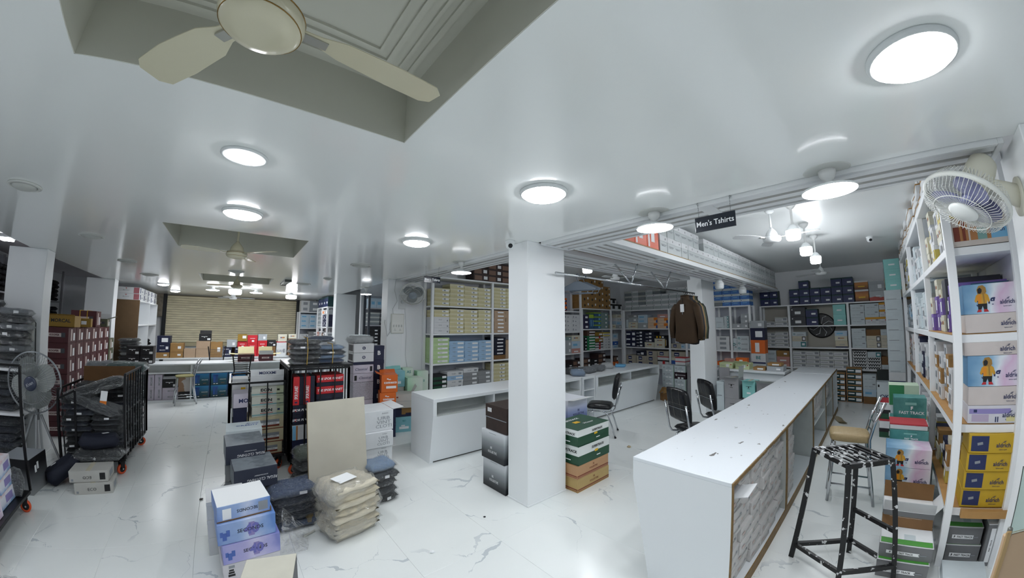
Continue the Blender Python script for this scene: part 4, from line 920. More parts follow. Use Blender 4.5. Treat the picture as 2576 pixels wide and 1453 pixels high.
style('flatstripe', 'white flat pack with dark stripes', WHT, 'trouser_box', .3, GREY2, (('F', .3, .5, .28, .5, GREYI), ('F', -.2, .35, .5, .12, GREYI, 'print_line')))
style('darkgrey_box', 'dark grey box', DGRY, 'trouser_box', None, None, (('F', 0, .4, .4, .3, PSTK), ('F', -.38, .75, .08, .12, PSTK)))
style('turq_box', 'turquoise box', TURQ, 'trouser_box', .25, None, (('F', 0, .45, .4, .14, WHI),))
style('cream_ft', 'cream box with dark end label', c_('bone', '#d2cbb8'), 'trouser_box', .2, None, (('F', .34, .5, .26, .84, DGRY, 'end_label'), ('F', .34, .5, .16, .5, PSTK, 'label_sticker', 1)), (('F', 'FAST TRACK', -.12, .42, .13, GREYI),))
style('white_ft', 'white box with small grey label', WHT2, 'trouser_box', .2, None, (('F', .32, .72, .2, .16, GREYI),), (('F', 'FAST TRACK', -.05, .42, .13, GREYI),))
style('yellow_ft', 'white box with yellow lid', WHT, 'trouser_box', .3, c_('amber', '#d79a1e'), (('F', .32, .6, .2, .2, GREYI), ('F', -.06, .55, .06, .14, REDI)), (('F', 'FAST TRACK', -.05, .3, .13, GREYI),))
style('okasa_cream', 'cream box reading OKASA', c_('oat', '#c9c0a8'), 'carton', None, None, (('F', 0, .1, .98, .18, NAVI, 'print_band'),), (('F', 'OKASA', .05, .45, .16, GREYI, dict(bold=.02)),))
style('orange_panel', 'white box with orange panel', WHT, 'carton', None, None, (('F', 0, .5, .84, .52, ORGI, 'print_panel'), ('F', .22, .5, .28, .28, PSTK, 'label_sticker', 1)))
style('gold_red', 'amber printed carton', ramp_mat('amber_glow', [(0, '#4b2518'), (.5, '#c07a2c'), (1, '#8a4a22')], 'Z', 0, .25), 'carton', .15, WHT, (('F', 0, .35, .5, .12, YELI),))
style('grey_red', 'grey and red slanted carton', ramp_mat('grey_red', [(0, '#b04338'), (.48, '#b04338'), (.52, '#b9bfc2'), (1, '#b9bfc2')], 'Z', -.05, .22, noise=.1), 'carton', None, None, (('F', .05, .5, .3, .05, WHI),))
style('zigzag', 'black and white zigzag box', WHT, 'trouser_box', None, None, (), (('F', 'VVVVV', 0, .74, .42, BLKI, dict(bold=.07, sx=1.15)), ('F', 'VVVVV', 0, .28, .42, BLKI, dict(bold=.07, sx=1.15))))
style('kraft', 'brown kraft carton', BRN, 'carton', None, None, (('F', .2, .5, .25, .3, PSTK),), (), TAPE)
style('kraft_plain', 'plain brown carton', BRN2, 'carton', None, None, (), (), TAPE)
style('pink_box', 'salmon pink box', PINK, 'cardboard_box', .25, None, (('F', 0, .35, .5, .25, WHI),))
style('green_shoe', 'bottle green shoe box in an orange crate frame', TEALD, 'shoe_box', .12, BRN, (('F', .28, .48, .36, .5, PSTK), ('F', -.2, .55, .4, .22, WHI, 'wave_mark'), ('F', 0, .04, .99, .07, TANI, 'print_edge'), ('F', -.48, .5, .04, .98, TANI, 'print_edge'), ('F', .48, .5, .04, .98, TANI, 'print_edge')))
style('white_tall', 'plain white box', WHT2, 'cardboard_box', .15, None, (('F', -.1, .1, .6, .05, GREYI, 'print_line'),))
style('white_navyband', 'white box with navy band', WHT, 'garment_box', .0, None, (('F', 0, .1, .98, .14, NAVI, 'print_band'),))
style('wht_mix', 'white box with printed side', WHT, 'cardboard_box', .2, None, (('F', 0, .5, .5, .5, GREYI), ('R', 0, .5, .6, .5, GREYI)))
style('yellow_mix', 'yellow and white box', c_('straw', '#c9b75a'), 'cardboard_box', .25, WHT, (('F', .1, .5, .4, .4, PSTK),))
style('lilac_mix', 'violet box', PURP, 'cardboard_box', .2, None, (('F', .2, .5, .4, .6, PSTK),))
style('grey_mix', 'grey patterned box', c_('pewter', '#8d949b'), 'cardboard_box', .2, None, (('F', .1, .5, .5, .4, PSTK),))
style('navy_mix', 'navy and white box', NAVY, 'cardboard_box', .25, None, (('F', .1, .5, .5, .5, PSTK),))
style('kraft_mix', 'brown edged box', BRN, 'cardboard_box', .25, None, (('F', .1, .5, .5, .5, PSTK),))
style('teal_strip', 'white box with teal striped end', WHT2, 'trouser_box', .2, None, (('F', .3, .5, .36, .84, TEALI, 'end_label'), ('F', .3, .5, .2, .4, PSTK, 'label_sticker', 1)))
style('ring_white', 'white box with ring mark', WHT2, 'trouser_box', .15, None, (('F', .1, .3, .5, .1, GREYI),), (('F', 'O', -.33, .5, .42, TEALI, dict(bold=.03)), ('F', 'CUB HOMME', .1, .5, .14, GREYI)))
style('floral_green', 'pale green box with red seals', c_('celadon', '#c9d4a6'), 'garment_box', .25, None, (('F', .12, .5, .22, .5, PSTK), ('F', .38, .7, .07, .2, REDI)), (('F', 'Classic', -.25, .5, .2, GREYI, dict(shear=.3)),))
style('orange_box', 'orange garment box', ORG, 'garment_box', .2, None, (('F', -.05, .45, .3, .7, WHI, 'white_mark'),))
# ---- flat shirt boxes and others on the wall beside the switchboard
FT_ = ((TU, TY, 0), 0.0)
row(FT_, .04, 2.131, [(.335, n_of('cream_shirt', .082, 4)), (.335, n_of('cream_shirt', .086, 5)), (.335, n_of('cream_shirt', .082, 5)), (.33, n_of('cream_shirt', .08, 5)), .08, (.34, n_of('cream_shirt', .073, 6)), (.34, n_of('cream_shirt', .073, 6))], 'top cream shelf', 'the switchboard', .31, group='shirt boxes beside the switchboard')
row(FT_, .04, 1.598, [(.335, n_of('fa2i_white', .105, 3) + n_of('cream_shirt', .068, 2)), (.335, n_of('cream_shirt', .079, 6)), (.335, n_of('cream_shirt', .078, 6)), (.33, n_of('cream_shirt', .08, 6)), .08, (.33, n_of('tan_label', .08, 6)), (.33, n_of('tan_label', .08, 6))], 'second cream shelf', 'the switchboard', .31, group='shirt boxes beside the switchboard')
row(FT_, .03, 1.038, [(.35, n_of('green_shirt', .08, 6)), (.345, n_of('blue_shirt', .082, 5)), (.34, n_of('blue_shirt', .08, 5)), (.335, n_of('blue_shirt', .082, 5)), .05, (.33, [('kraft_plain', .09)] + n_of('navy_label', .074, 5)), (.33, n_of('tan_label', .08, 5))], 'green and blue shelf', 'the switchboard', .32, group='shirt boxes beside the switchboard')
row(FT_, .05, .481, [(.29, n_of('dgreen_small', .085, 4)), (.36, [('black_shirt', .06), ('white_shirt', .08), ('white_shirt', .08), ('blue_shirt', .08), ('white_shirt', .085)]), (.36, n_of('grey_shirt', .085, 4) + [('white_shirt', .08)]), (.33, n_of('grey_shirt', .085, 4)), .06, (.33, n_of('cream_shirt', .078, 6)), (.33, n_of('cream_shirt', .078, 6))], 'lowest shelf', 'the switchboard', .3, group='shirt boxes beside the switchboard')
row(FT_, .92, 2.682, [(.37, n_of('brown_shoe', .135, 2)), (.37, n_of('brown_shoe', .135, 3)), (.37, n_of('brown_shoe', .135, 3)), (.37, n_of('brown_shoe', .135, 3)), (.37, n_of('brown_shoe', .135, 3)), (.37, n_of('brown_shoe', .135, 3))], 'above all the shelves', 'the hanging lamp', .3, group='dark shoe boxes above the shirt shelving')
row(FT_, 3.42, 2.131, [(.40, n_of('orange_navy', .11, 3))], 'shelf behind the column', 'the hanger', .3)
row(FT_, 3.70, 1.598, [(.315, n_of('box52', .11, 4)), (.315, n_of('box52', .11, 4))], 'middle shelf behind the column', 'the column', .3)
row(FT_, 3.72, 1.038, [(.27, [('silver_pack', .17), ('silver_pack', .17), ('greygreen', .08)]), (.35, [('pink_box', .12), ('bluewhite_pack', .19), ('cream_brown', .15)])], 'pale shelf behind the column', 'the column', .3)
row(FT_, 3.75, .481, [(.28, n_of('black_shirt', .07, 4)), (.3, n_of('brown_shoe', .12, 3))], 'dark shelf behind the column', 'the column', .3)
row(FT_, 4.42, 2.227, [(.345, n_of('kraft_round', .165, 3)), (.345, n_of('kraft_round', .165, 5)), (.345, n_of('kraft_round', .165, 5)), (.345, n_of('kraft_round', .165, 4)), (.30, n_of('black_white_shoe', .165, 2)), (.30, n_of('black_white_shoe', .165, 1))], 'over the corner', 'the pale hanger', .34)
row(FT_, 4.46, 1.661, [(.28, n_of('purple_dark', .13, 3)), (.11, [('bluegreen', .40)]), (.11, [('bluegreen', .40)]), .02, (.32, n_of('bluegreen', .115, 4)), (.36, n_of('greygreen', .115, 4)), .17, (.24, [('cream_brown', .12)]), (.30, [('silver_pack', .1), ('bluewhite_pack', .12), ('white_shirt', .1), ('cream_brown', .1)])], 'upper corner shelf', 'the column', .3)
row(FT_, 4.46, 1.081, [(.18, n_of('black_shirt', .09, 4)), (.37, n_of('green_white', .077, 5) + n_of('brown_white', .077, 2)), (.37, n_of('white_red', .07, 3) + [('mustard_white', .1), ('white_red', .07), ('mustard_white', .1)]), (.36, n_of('white_shirt', .078, 4) + n_of('white_yellow', .078, 2)), .14, (.28, [('bluewhite_pack', .09), ('blue_plain', .11), ('white_shirt', .08), ('bluewhite_pack', .15)])], 'striped corner shelf', 'the column', .3)
row(FT_, 4.46, .481, [(.3, n_of('brown_shoe', .13, 3)), (.36, n_of('black_shirt', .085, 4)), (.36, n_of('brown_shoe', .12, 4)), (.28, [('silver_pack', .3)]), .14, (.25, [('orange_box', .2), ('brown_shoe', .16)])], 'dim corner shelf', 'the column', .28)
# ---- back shelving with grey-white and blue cartons
FR_ = (RU, -PI / 2)
gw = lambda n: n_of('grey_white', .142, n)
row(FR_, .03, 2.216, [(.235, gw(2) + n_of('dark_silver', .142, 2)), (.235, gw(4)), (.235, [('grey_white', .142)] + n_of('dark_silver', .142, 3)), (.235, gw(4)), (.235, gw(3) + [('dark_silver', .142)]), (.235, gw(3)), (.235, gw(4)), (.235, gw(4)), (.235, gw(4)), (.235, gw(4)), .28, (.21, [('dark_silver', .145)] + n_of('blue_white', .145, 4)), (.21, n_of('blue_white', .145, 4)), (.21, n_of('blue_white', .145, 4)), (.21, n_of('blue_white', .145, 4))], 'over the back shelving', 'the corner', .36)
row(FR_, .05, 1.66, [(.09, [('white_tall', .27)]), (.32, [('cream_brown', .10), ('cream_brown', .09), ('silver_pack', .14), ('grey_shirt', .08)]), (.32, [('silver_pack', .16), ('bluewhite_pack', .11), ('bluewhite_pack', .13)]), (.31, n_of('peach_orange', .16, 2)), (.31, n_of('peach_orange', .15, 2) + [('pink_box', .1)]), 1.285, (.2, n_of('white_tall', .14, 2)), (.12, n_of('teal_strip', .075, 4)), .07, (.20, [('silver_pack', .11)]), (.18, n_of('silver_pack', .115, 3))], 'middle back shelf', 'the corner', .34)
row(FR_, .05, 1.111, [(.32, n_of('navy_pink', .155, 3)), (.30, n_of('navy_stripe', .095, 5)), (.30, [('cream_brown', .15)] + n_of('navy_stripe', .1, 3)), (.32, [('cream_brown', .15), ('cream_brown', .11), ('black_yellow', .09)]), (.05, [('black_yellow', .3)]), .13, (.28, [('beige_navysq', .13)]), (.13, [('bluewhite_pack', .12)]), .81, (.31, n_of('wht_mix', .115, 3)), .08, (.09, [('ring_white', .3)]), (.28, n_of('ring_white', .12, 3))], 'lower back shelf', 'the corner', .34)
row(FR_, .05, .551, [(.335, n_of('beige_navysq', .155, 2)), (.335, n_of('beige_navysq', .155, 2) + [('navy_stripe', .13)]), (.335, n_of('beige_navysq', .155, 3)), (.34, [('white_shirt', .1), ('white_red', .12), ('redtop', .1), ('beige_navysq', .15)]), .07, (.40, [('redtop', .1), ('blue_plain', .13), ('cream_brown', .08), ('beige_navysq', .16)]), .81, (.3, n_of('orange_box', .14, 2)), .08, (.2, [('pink_box', .12), ('orange_box', .12)]), (.18, [('white_shirt', .09)])], 'bottom back shelf', 'the corner', .34)
# ---- end shelving of the bay
FF_ = (FU, -PI / 2)
nt_ = lambda n: n_of('navyteal', .195, n)
row(FF_, .0, 2.221, [(.23, nt_(2)), (.19, nt_(2)), .26, (.22, nt_(2)), (.225, nt_(3)), (.225, nt_(2)), (.225, nt_(2)), (.225, nt_(3)), (.225, nt_(3)), .02, (.27, [('gold_red', .27), ('gold_red', .2)]), (.31, [('grey_red', .22), ('silver_pack', .22)]), (.34, [('okasa_cream', .23), ('okasa_cream', .24), ('orange_panel', .24)]), (.14, n_of('kraft_mix', .26, 2))], 'over the end shelving', 'the long loft', .34)
row(FF_, .03, 1.701, [(.29, [('flatstripe', .115)]), (.29, n_of('flatstripe', .11, 2)), .07, (.33, n_of('darkgrey_box', .225, 2)), (.26, n_of('navyteal', .20, 2)), .31, (.255, n_of('turq_box', .238, 2)), .085, (.28, n_of('white_ft', .155, 3)), (.28, [('yellow_ft', .155), ('white_ft', .155), ('white_ft', .155)]), (.25, n_of('yellow_ft', .158, 3))], 'upper end shelf', 'orange box', .34)
row(FF_, .02, 1.171, [(.295, n_of('flatstripe', .09, 4)), (.295, n_of('flatstripe', .095, 4)), .07, (.31, [('teal_strip', .14), ('cream_ft', .13), ('ring_white', .10)]), .59, (.255, [('okasa_cream', .16), ('cream_brown', .11), ('bluewhite_pack', .12)]), .085, (.28, [('white_ft', .14), ('white_ft', .15), ('white_ft', .15)]), (.28, [('cream_ft', .13), ('cream_ft', .14), ('kraft_plain', .14)]), (.25, [('cream_ft', .14), ('cream_ft', .14), ('white_ft', .13)])], 'middle end shelf', 'orange box', .34)
row(FF_, .02, .681, [(.295, n_of('ring_white', .13, 3)), (.295, [('pink_box', .1), ('pink_box', .14), ('kraft', .15)]), .07, (.288, n_of('flatstripe', .1, 4)), (.288, n_of('flatstripe', .1, 4)), (.288, n_of('flatstripe', .1, 4)), (.288, n_of('flatstripe', .1, 4)), .085, (.28, n_of('zigzag', .14, 3)), (.27, [('zigzag', .14), ('zigzag', .14), ('teal_strip', .12)]), (.25, [('white_ft', .12), ('kraft_plain', .18)])], 'lower end shelf', 'orange box', .34)
# stacked column at the step between the two back shelvings
zz = 0.0
for key, h, lab in (('kraft_plain', .30, 'plain brown carton at the foot of the column topped by a grey box'), ('white_navyband', .28, 'white carton with navy band just below the QR-free white box'), ('white_tall', .25, 'plain white box under the one reading BE in the corner column'), ('white_navyband', .24, 'white box reading BE below the orange box in the corner column'), ('orange_box', .31, 'orange box in the tall column between the two back shelvings'), ('navy_mix', .28, 'navy box with red mark above the orange box in the column'), ('silver_pack', .17, 'grey and white box crowning the tall corner column')):
    lab = lab.replace('QR-free ', 'plain ')
    o = carton(key, lab, (9.55, 2.20, zz), (.30, .30, h - .002), -PI / 2 + .02)
    if 'reading BE' in lab and key == 'white_navyband': on_face(o, 'F', (.30, .30, h), 0, .6, text_mesh('BE', bold=.02), 'lettering', TEALI, off=.002, scale=(.10, .10, .06))
    zz += h
# black wheel standing on the end shelving
t = thing('exhaust_wheel', 'round black spoked wheel leaning on the cream panel of the end shelving', 'wheel', (11.0, 1.09, 1.69))
bm = bmesh.new(); lathe(bm, [(0, 0), (.30, 0), (.30, .03), (0, .03)], 40, axis='X'); obj('disc', bm, mat('wheel_black', '#0c0d10', .35), t)
bm = bmesh.new(); lathe(bm, [(.28, -.015), (.305, -.012), (.305, .0), (.28, 0)], 40, axis='X'); obj('rim', bm, BLACKM, t, smooth=True)
for k in range(8):
    a = 2 * PI * k / 8 + .2; c, s = math.cos(a), math.sin(a); c2, s2 = math.cos(a + .3), math.sin(a + .3)
    bm = bmesh.new(); tube(bm, [(-.008, c * .04, s * .04), (-.008, c * .2, s * .2), (-.008, c2 * .26, s2 * .26)], .007, 6); obj('spoke', bm, WHITE, t)
bm = bmesh.new(); lathe(bm, [(0, -.016), (.04, -.015), (.045, 0), (0, 0)], 20, axis='X'); obj('hub', bm, BLACKM, t, smooth=True)
# ---- green shoe boxes and cartons on the floor before the end shelving
for k, (y0, y1, n) in enumerate(((.83, .60, 5), (.575, .28, 6))):
    for i in range(n):
        put('green_shoe', 'green shoe box with kraft edges, %s up, floor stack %s the long counter' % (ORD[i + 1], 'touching' if k == 0 else 'second from'), (10.22, y0), (10.22, y1), i * .125, .123, .3, 'green shoe boxes on the floor', .006)
for i in range(4):
    put(('kraft_plain', 'bluewhite_pack', 'white_ft', 'white_ft')[i], ('brown carton at the floor under the grey landscape box', 'grey blue landscape box over the brown floor carton', 'white labelled box third up beside the green shoe boxes', 'white labelled box topmost beside the green shoe boxes')[i], (10.15, .265), (10.15, .015), i * .155, .153, .32, gap=.006)
o = put('darkgrey_box', 'large dark green carton with pale slanted corner behind the OKASA carton', (9.95, .0), (9.95, -.44), .34, .40, .3, over=dict(m=c_('forest', '#1f2b2a'), st=(('F', .34, .3, .3, .5, PSTK, 'pale_corner'),)))
carton('white_tall', 'plain white carton carrying the large dark green carton', (10.1, -.22, 0), (.44, .3, .335), -PI / 2)
carton('white_tall', 'white carton under the one reading OKASA in the far aisle', (9.5, -.20, 0), (.40, .3, .12), -PI / 2)
put('white_ft', 'white carton reading OKASA standing in the far aisle', (9.3, .01), (9.3, -.40), .125, .46, .3, over=dict(name='carton', lid=None, st=(('F', -.42, .84, .07, .1, BLKI, 'round_mark'), ('F', 0, .06, .98, .04, GRNI, 'print_band'), ('F', .36, .86, .14, .05, GREYI)), tx=(('F', 'OKASA', .05, .4, .17, NAVI, dict(bold=.02)),)))
# tall white column of boxes at the end of the aisle shelving
for i in range(12):
    put('white_navyband' if i < 4 else 'white_tall', 'white box %s up in the tall column under the turquoise boxes' % ORD[i + 1], (9.28, -.20), (9.28, -.48), i * .196, .194, .26, 'white boxes in the tall aisle column')
for i in range(3):
    put('turq_box', 'turquoise box %s up on top of the tall white column' % ORD[i + 1], (9.28, -.24), (9.28, -.50), 12 * .196 + i * .2, .198, .24, 'turquoise boxes on the white column')
# ------------------------------------------------------------------ cartons on the long loft and on the second loft
for i in range(3):
    put('orange_box', 'glossy orange pack on the long loft, %s from the column' % ORD[i + 1], (3.12 + i * .28, 1.925), (3.12 + i * .28 + .275, 1.925), 2.647, .26 if i else .16, .34, 'orange packs on the loft', over=dict(m=mat('orange_film', '#e0582a', .15, coat=.6), lid=None, st=(('F', .0, .55, .3, .5, WHI, 'white_mark'), ('F', -.35, .4, .12, .7, WHI, 'white_mark'))))
style('loft_white', 'white loft carton', mat('loft_card', '#bfc5c6', .4, noise=.04), 'shirt_carton', .34, WHT, (('F', 0, .45, .7, .03, GREYI, 'print_line'), ('F', 0, .38, .5, .025, GREYI, 'print_line'), ('F', .22, .82, .05, .12, BLKI, 'print_mark')))
x = 3.99; k = 1
while x < 10.25:
    w = .212 + random.uniform(-.004, .004)
    for j in range(2):
        if j == 1 and 17 < 0: continue
        if j == 1 and k in (7,): continue
        put('loft_white', 'white loft carton %s from the orange packs, %s row' % (ORD[k], ('lower', 'upper')[j]), (x, 1.928 + random.uniform(-.006, .01)), (x + w, 1.928), 2.647 + j * .205, .203, .38, 'white cartons on the long loft', .004)
    x += w; k += 1
x = 2.98
for i, (key, w, h) in enumerate((('navy_mix', .12, .13), ('black_shirt', .24, .12), ('grey_mix', .26, .14), ('grey_mix', .24, .14), ('blue_plain', .16, .17), ('blue_plain', .2, .17), ('greygreen', .2, .16), ('navyteal', .32, .15), ('dark_silver', .18, .16), ('grey_mix', .22, .16), ('dark_silver', .24, .16), ('grey_mix', .24, .17), ('silver_pack', .24, .17), ('grey_mix', .26, .17), ('dark_silver', .26, .17), ('silver_pack', .26, .17))):
    if x + w > 6.35: break
    put(key, '%s on the second loft, %s from the central column' % (STY[key]['desc'], ORD[i + 1]), (x, 2.60), (x + w, 2.60), 2.647, h, .4, gap=.01); x += w + .01
# ------------------------------------------------------------------ boxes on the shelving of the side aisle
SF_ = (SU, PI)
random.seed(21)
MIX = ['wht_mix', 'wht_mix', 'white_tall', 'grey_mix', 'kraft_mix', 'yellow_mix', 'navy_mix']
def mixcol(n, h, keys): return [(random.choice(keys), h) for _ in range(n)]
def aisle(z, hmax, keys, rowname, ncol=(8, 8, 6)):
    u0 = (.14, 2.04, 3.91); span = (1.82, 1.79, 1.05); k = 1
    for b in range(3):
        w = span[b] / ncol[b]
        for i in range(ncol[b]):
            h = random.choice((.125, .14, .16)); n = max(1, int((hmax - random.choice((0, .05, .12))) / h))
            col = mixcol(n, h, keys[b])
            row(SF_, u0[b] + i * w, z + .006, [(w, col)], rowname, 'the white column', .36, front=random.uniform(.03, .08), k0=k); k += 1
aisle(1.03, .52, (['pink_box', 'kraft_mix', 'wht_mix'], ['navy_mix', 'wht_mix', 'white_tall'], ['wht_mix', 'grey_mix', 'wht_mix', 'kraft_mix']), 'second aisle shelf')
aisle(1.64, .50, (['grey_mix', 'bluewhite_pack'], ['wht_mix', 'white_tall'], ['lilac_mix', 'lilac_mix', 'wht_mix', 'cream_brown']), 'third aisle shelf')
aisle(2.235, .50, (['yellow_mix', 'wht_mix', 'grey_mix'], ['wht_mix', 'white_tall'], ['wht_mix', 'yellow_mix', 'navy_mix', 'cream_brown']), 'fourth aisle shelf')
aisle(.435, .40, (['wht_mix', 'grey_mix'], ['yellow_mix', 'wht_mix'], ['kraft_mix', 'navy_mix', 'yellow_mix', 'cream_brown']), 'lowest aisle shelf')
style('kraft_white', 'white box with kraft edge', WHT, 'garment_box', .12, BRN, (('L', 0, .5, .7, .7, BRN, 'kraft_side'), ('L', .1, .5, .4, .66, TEALI, 'print_panel', 1), ('R', 0, .5, .7, .7, BRN, 'kraft_side')))
for i in range(16):
    for j in range((3, 3, 2, 3, 3, 2, 3, 3, 3, 2, 3, 2, 3, 3, 2, 2)[i]):
        x = 8.75 - i * .33
        carton('kraft_white', 'white kraft-edged box on the aisle shelving top, %s stack from the turquoise boxes, %s up' % (ORD[i + 1], ORD[j + 1]), (x, -.70 + random.uniform(-.02, .03), 2.852 + j * .095), (.31, .40, .093), PI + random.uniform(-.05, .05), 'boxes on top of the aisle shelving')
# branded boxes seen through the open end of the aisle shelving (their long faces look down the hall)
SKYP = ramp_mat('sky_print', [(0, '#5f8fb5'), (.35, '#9cc0da'), (.55, '#dfe6ee'), (.75, '#d6b8d4'), (1, '#e4e2ea')], 'X', -.22, .22, .4, noise=.35, nscale=4)
def hoodie_print(o, dims, u, v, s):
    """flat printed figure: yellow hooded jacket, dark trousers, red shoes"""
    OC, OD, OR_ = mat('print_ochre', '#c9982f', .5), mat('print_ochre_dark', '#a07a3a', .5), mat('print_amber', '#d98a1c', .5)
    for n, (m, pts) in enumerate(((BLKI, [(-.17, -.15), (.17, -.15), (.16, -.37), (.04, -.37), (.0, -.25), (-.05, -.37), (-.16, -.37)]), (REDI, [(-.22, -.46), (-.05, -.46), (-.05, -.38), (-.16, -.37)]), (REDI, [(.04, -.37), (.16, -.37), (.22, -.46), (.04, -.46)]),
        (OC, [(-.21, .13), (-.1, .2), (.12, .2), (.22, .12), (.28, -.08), (.21, -.14), (.17, -.04), (.16, -.17), (-.15, -.17), (-.16, -.04), (-.22, -.13), (-.28, -.07)]), (OR_, [(-.18, .13), (-.04, .17), (-.03, -.15), (-.15, -.16), (-.14, -.02), (-.21, -.1)]), (OD, [(.02, .17), (.08, .17), (.10, -.15), (.04, -.15)]),
        (OD, [(-.15, .17), (-.18, .32), (-.10, .46), (.05, .48), (.15, .39), (.17, .24), (.10, .16)]), (BLKI, [(-.14, .20), (-.15, .34), (-.06, .40), (.01, .33), (.0, .24), (-.06, .18)]))):
        bm = bmesh.new(); prism(bm, [(px_ * s, py_ * s) for px_, py_ in pts], 'Z', 0, .0005); on_face(o, 'F', dims, u, v, mesh(bm, 'print'), 'printed_figure', m, off=.0014 + .0002 * n)
def logo_aldrich(o, dims, u, v, s, m=NAVI, sub=True):
    tm = text_mesh('aldrich', bold=.012); on_face(o, 'F', dims, u, v, tm, 'lettering', m, off=.0040, scale=(s, s, .06))
    for k in range(3):
        bm = bmesh.new(); y = .55 + k * .14; prism(bm, [(-.35 + k * .2, y), (.3 + k * .12, y + .05), (.55 + k * .1, y + .14), (-.1 + k * .2, y + .10)], 'Z', 0, .012); me = mesh(bm, 'wing')
        on_face(o, 'F', dims, u, v, me, 'wing_mark', m, off=.0040, scale=(s * .75, s * .75, .06))
    if sub: on_face(o, 'F', dims, u, v - s * .75 / dims[2], text_mesh('fashion spark'), 'lettering', m, off=.0014, scale=(s * .28, s * .28, .06))
AX = 3.53
def ald(kind, label, y0, y1, z, h, d=.30, ls=.085, lu=.22, x=AX, **k):
    m = dict(cream=c_('ald_cream', '#cfc6c2'), sky=SKYP, yellow=c_('ald_yellow', '#c4a126'), stripe=c_('ald_white', '#d3d2da'), art=c_('ald_art', '#d2c8c0'))[kind]
    style('_ald', 'printed garment box', m, 'garment_box')
    o = put('_ald', label, (x, y0), (x, y1), z, h, d, 'branded garment boxes'); w = abs(y1 - y0); dims = (w, d, h)
    if kind == 'sky':
        on_face(o, 'F', dims, -.20, .38, text_mesh('St', bold=.01), 'lettering', NAVI, scale=(.075, .075, .06), off=.0012); on_face(o, 'F', dims, -.03, .38, text_mesh('ng', bold=.03), 'lettering', NAVI, scale=(.08, .08, .06), off=.0012)
        hoodie_print(o, dims, -.17, .5, h * .95); logo_aldrich(o, dims, .285, .36, w * .105)
    elif kind == 'yellow':
        on_face(o, 'F', dims, -.30, .5, slab_mesh(w * .32, h * .80, .0007, NAVI), 'print_square'); on_face(o, 'F', dims, -.30, .5, slab_mesh(w * .10, h * .14, .0007, GREYI), 'wing_mark', off=.0014, spin=.2)
        logo_aldrich(o, dims, .14, .42, w * .105); 
        for q in range(5): on_face(o, 'F', dims, .45, .15 + .17 * q, slab_mesh(w * .08, h * .04, .0007, BLKI), 'print_stroke', spin=.6)
    elif kind == 'art':
        for q, (u_, w_, h_, mm) in enumerate(((-.42, .1, .5, BRNI), (-.30, .14, .7, TANI), (-.14, .12, .45, TANI), (0, .16, .4, mat('print_teal_soft', '#7fa8a2', .5)), (.14, .12, .5, TANI), (.3, .3, .34, SKYI), (-.30, .05, .86, BRNI), (-.25, .03, .9, TANI))):
            on_face(o, 'F', dims, u_, .18 + h_ / 2, slab_mesh(w * w_, h * h_, .0007, mm), 'printed_skyline', off=.0006 + q * .0002)
        logo_aldrich(o, dims, .26, .46, w * .105)
    elif kind == 'stripe':
        for (u_, v_, w_, h_, mm) in ((-.1, .68, .75, .28, LILI), (-.28, .3, .3, .4, mat('print_mauve', '#b3a6bf', .5)), (-.37, .7, .06, .16, NAVI), (-.0, .22, .02, .3, NAVI), (.04, .22, .02, .3, NAVI), (.35, .25, .3, .3, mat('print_straw', '#d6cf9a', .5)), (.45, .25, .05, .2, BRNI)): on_face(o, 'F', dims, u_, v_, slab_mesh(w * w_, h * h_, .0007, mm), 'print_block', off=.0006 if mm is LILI else .0011)
        logo_aldrich(o, dims, .26, .46, w * .105)
    else: logo_aldrich(o, dims, .26, .46, w * .105)
    return o
ald('art', 'cream box with city skyline print under the wall fan', -.545, -.955, 2.24, .20)
ald('cream', 'cream branded box under the blue hooded-jacket print box, third shelf', -.575, -.965, 1.648, .125)
ald('sky', 'blue box printed with a yellow hooded jacket on the third shelf', -.57, -.955, 1.774, .20)
carton('lilac_mix', 'violet box standing behind the blue hooded-jacket print box', (3.98, -.76, 1.655), (.40, .25, .36), -PI / 2)
carton('darkgrey_box', 'dark box deepest behind the violet box on the third shelf', (4.22, -.76, 1.655), (.44, .2, .42), -PI / 2)
carton('blue_plain', 'steel blue box directly behind the hooded-jacket print box', (3.845, -.83, 1.655), (.28, .02, .345), -PI / 2, over=dict(m=c_('steel_blue', '#33607c'), st=()))
ald('stripe', 'pale striped branded box lowest on the second shelf', -.585, -.985, 1.04, .12)
ald('cream', 'plain white branded box between the striped box and the hooded-jacket box', -.585, -.985, 1.162, .125, lu=.3)
ald('sky', 'blue box printed with a yellow hooded jacket on the second shelf', -.58, -.99, 1.289, .205)
ald('cream', 'white branded box topmost on the second shelf, before a taller one', -.56, -.955, 1.496, .09)
for i in range(4): ald('yellow', 'yellow branded box with navy square, %s up in its stack of four' % ORD[i + 1], -.59 - i * .004, -.985 - i * .004, .448 + i * .132, .13, x=3.53 - .012 * i)
bm = bmesh.new(); box(bm, 3.44, 3.50, -.985, -.60, .395, .447); tag(obj('cardboard_flap', bm, CARDB), 'brown cardboard flap drooping under the yellow branded boxes', 'flap')
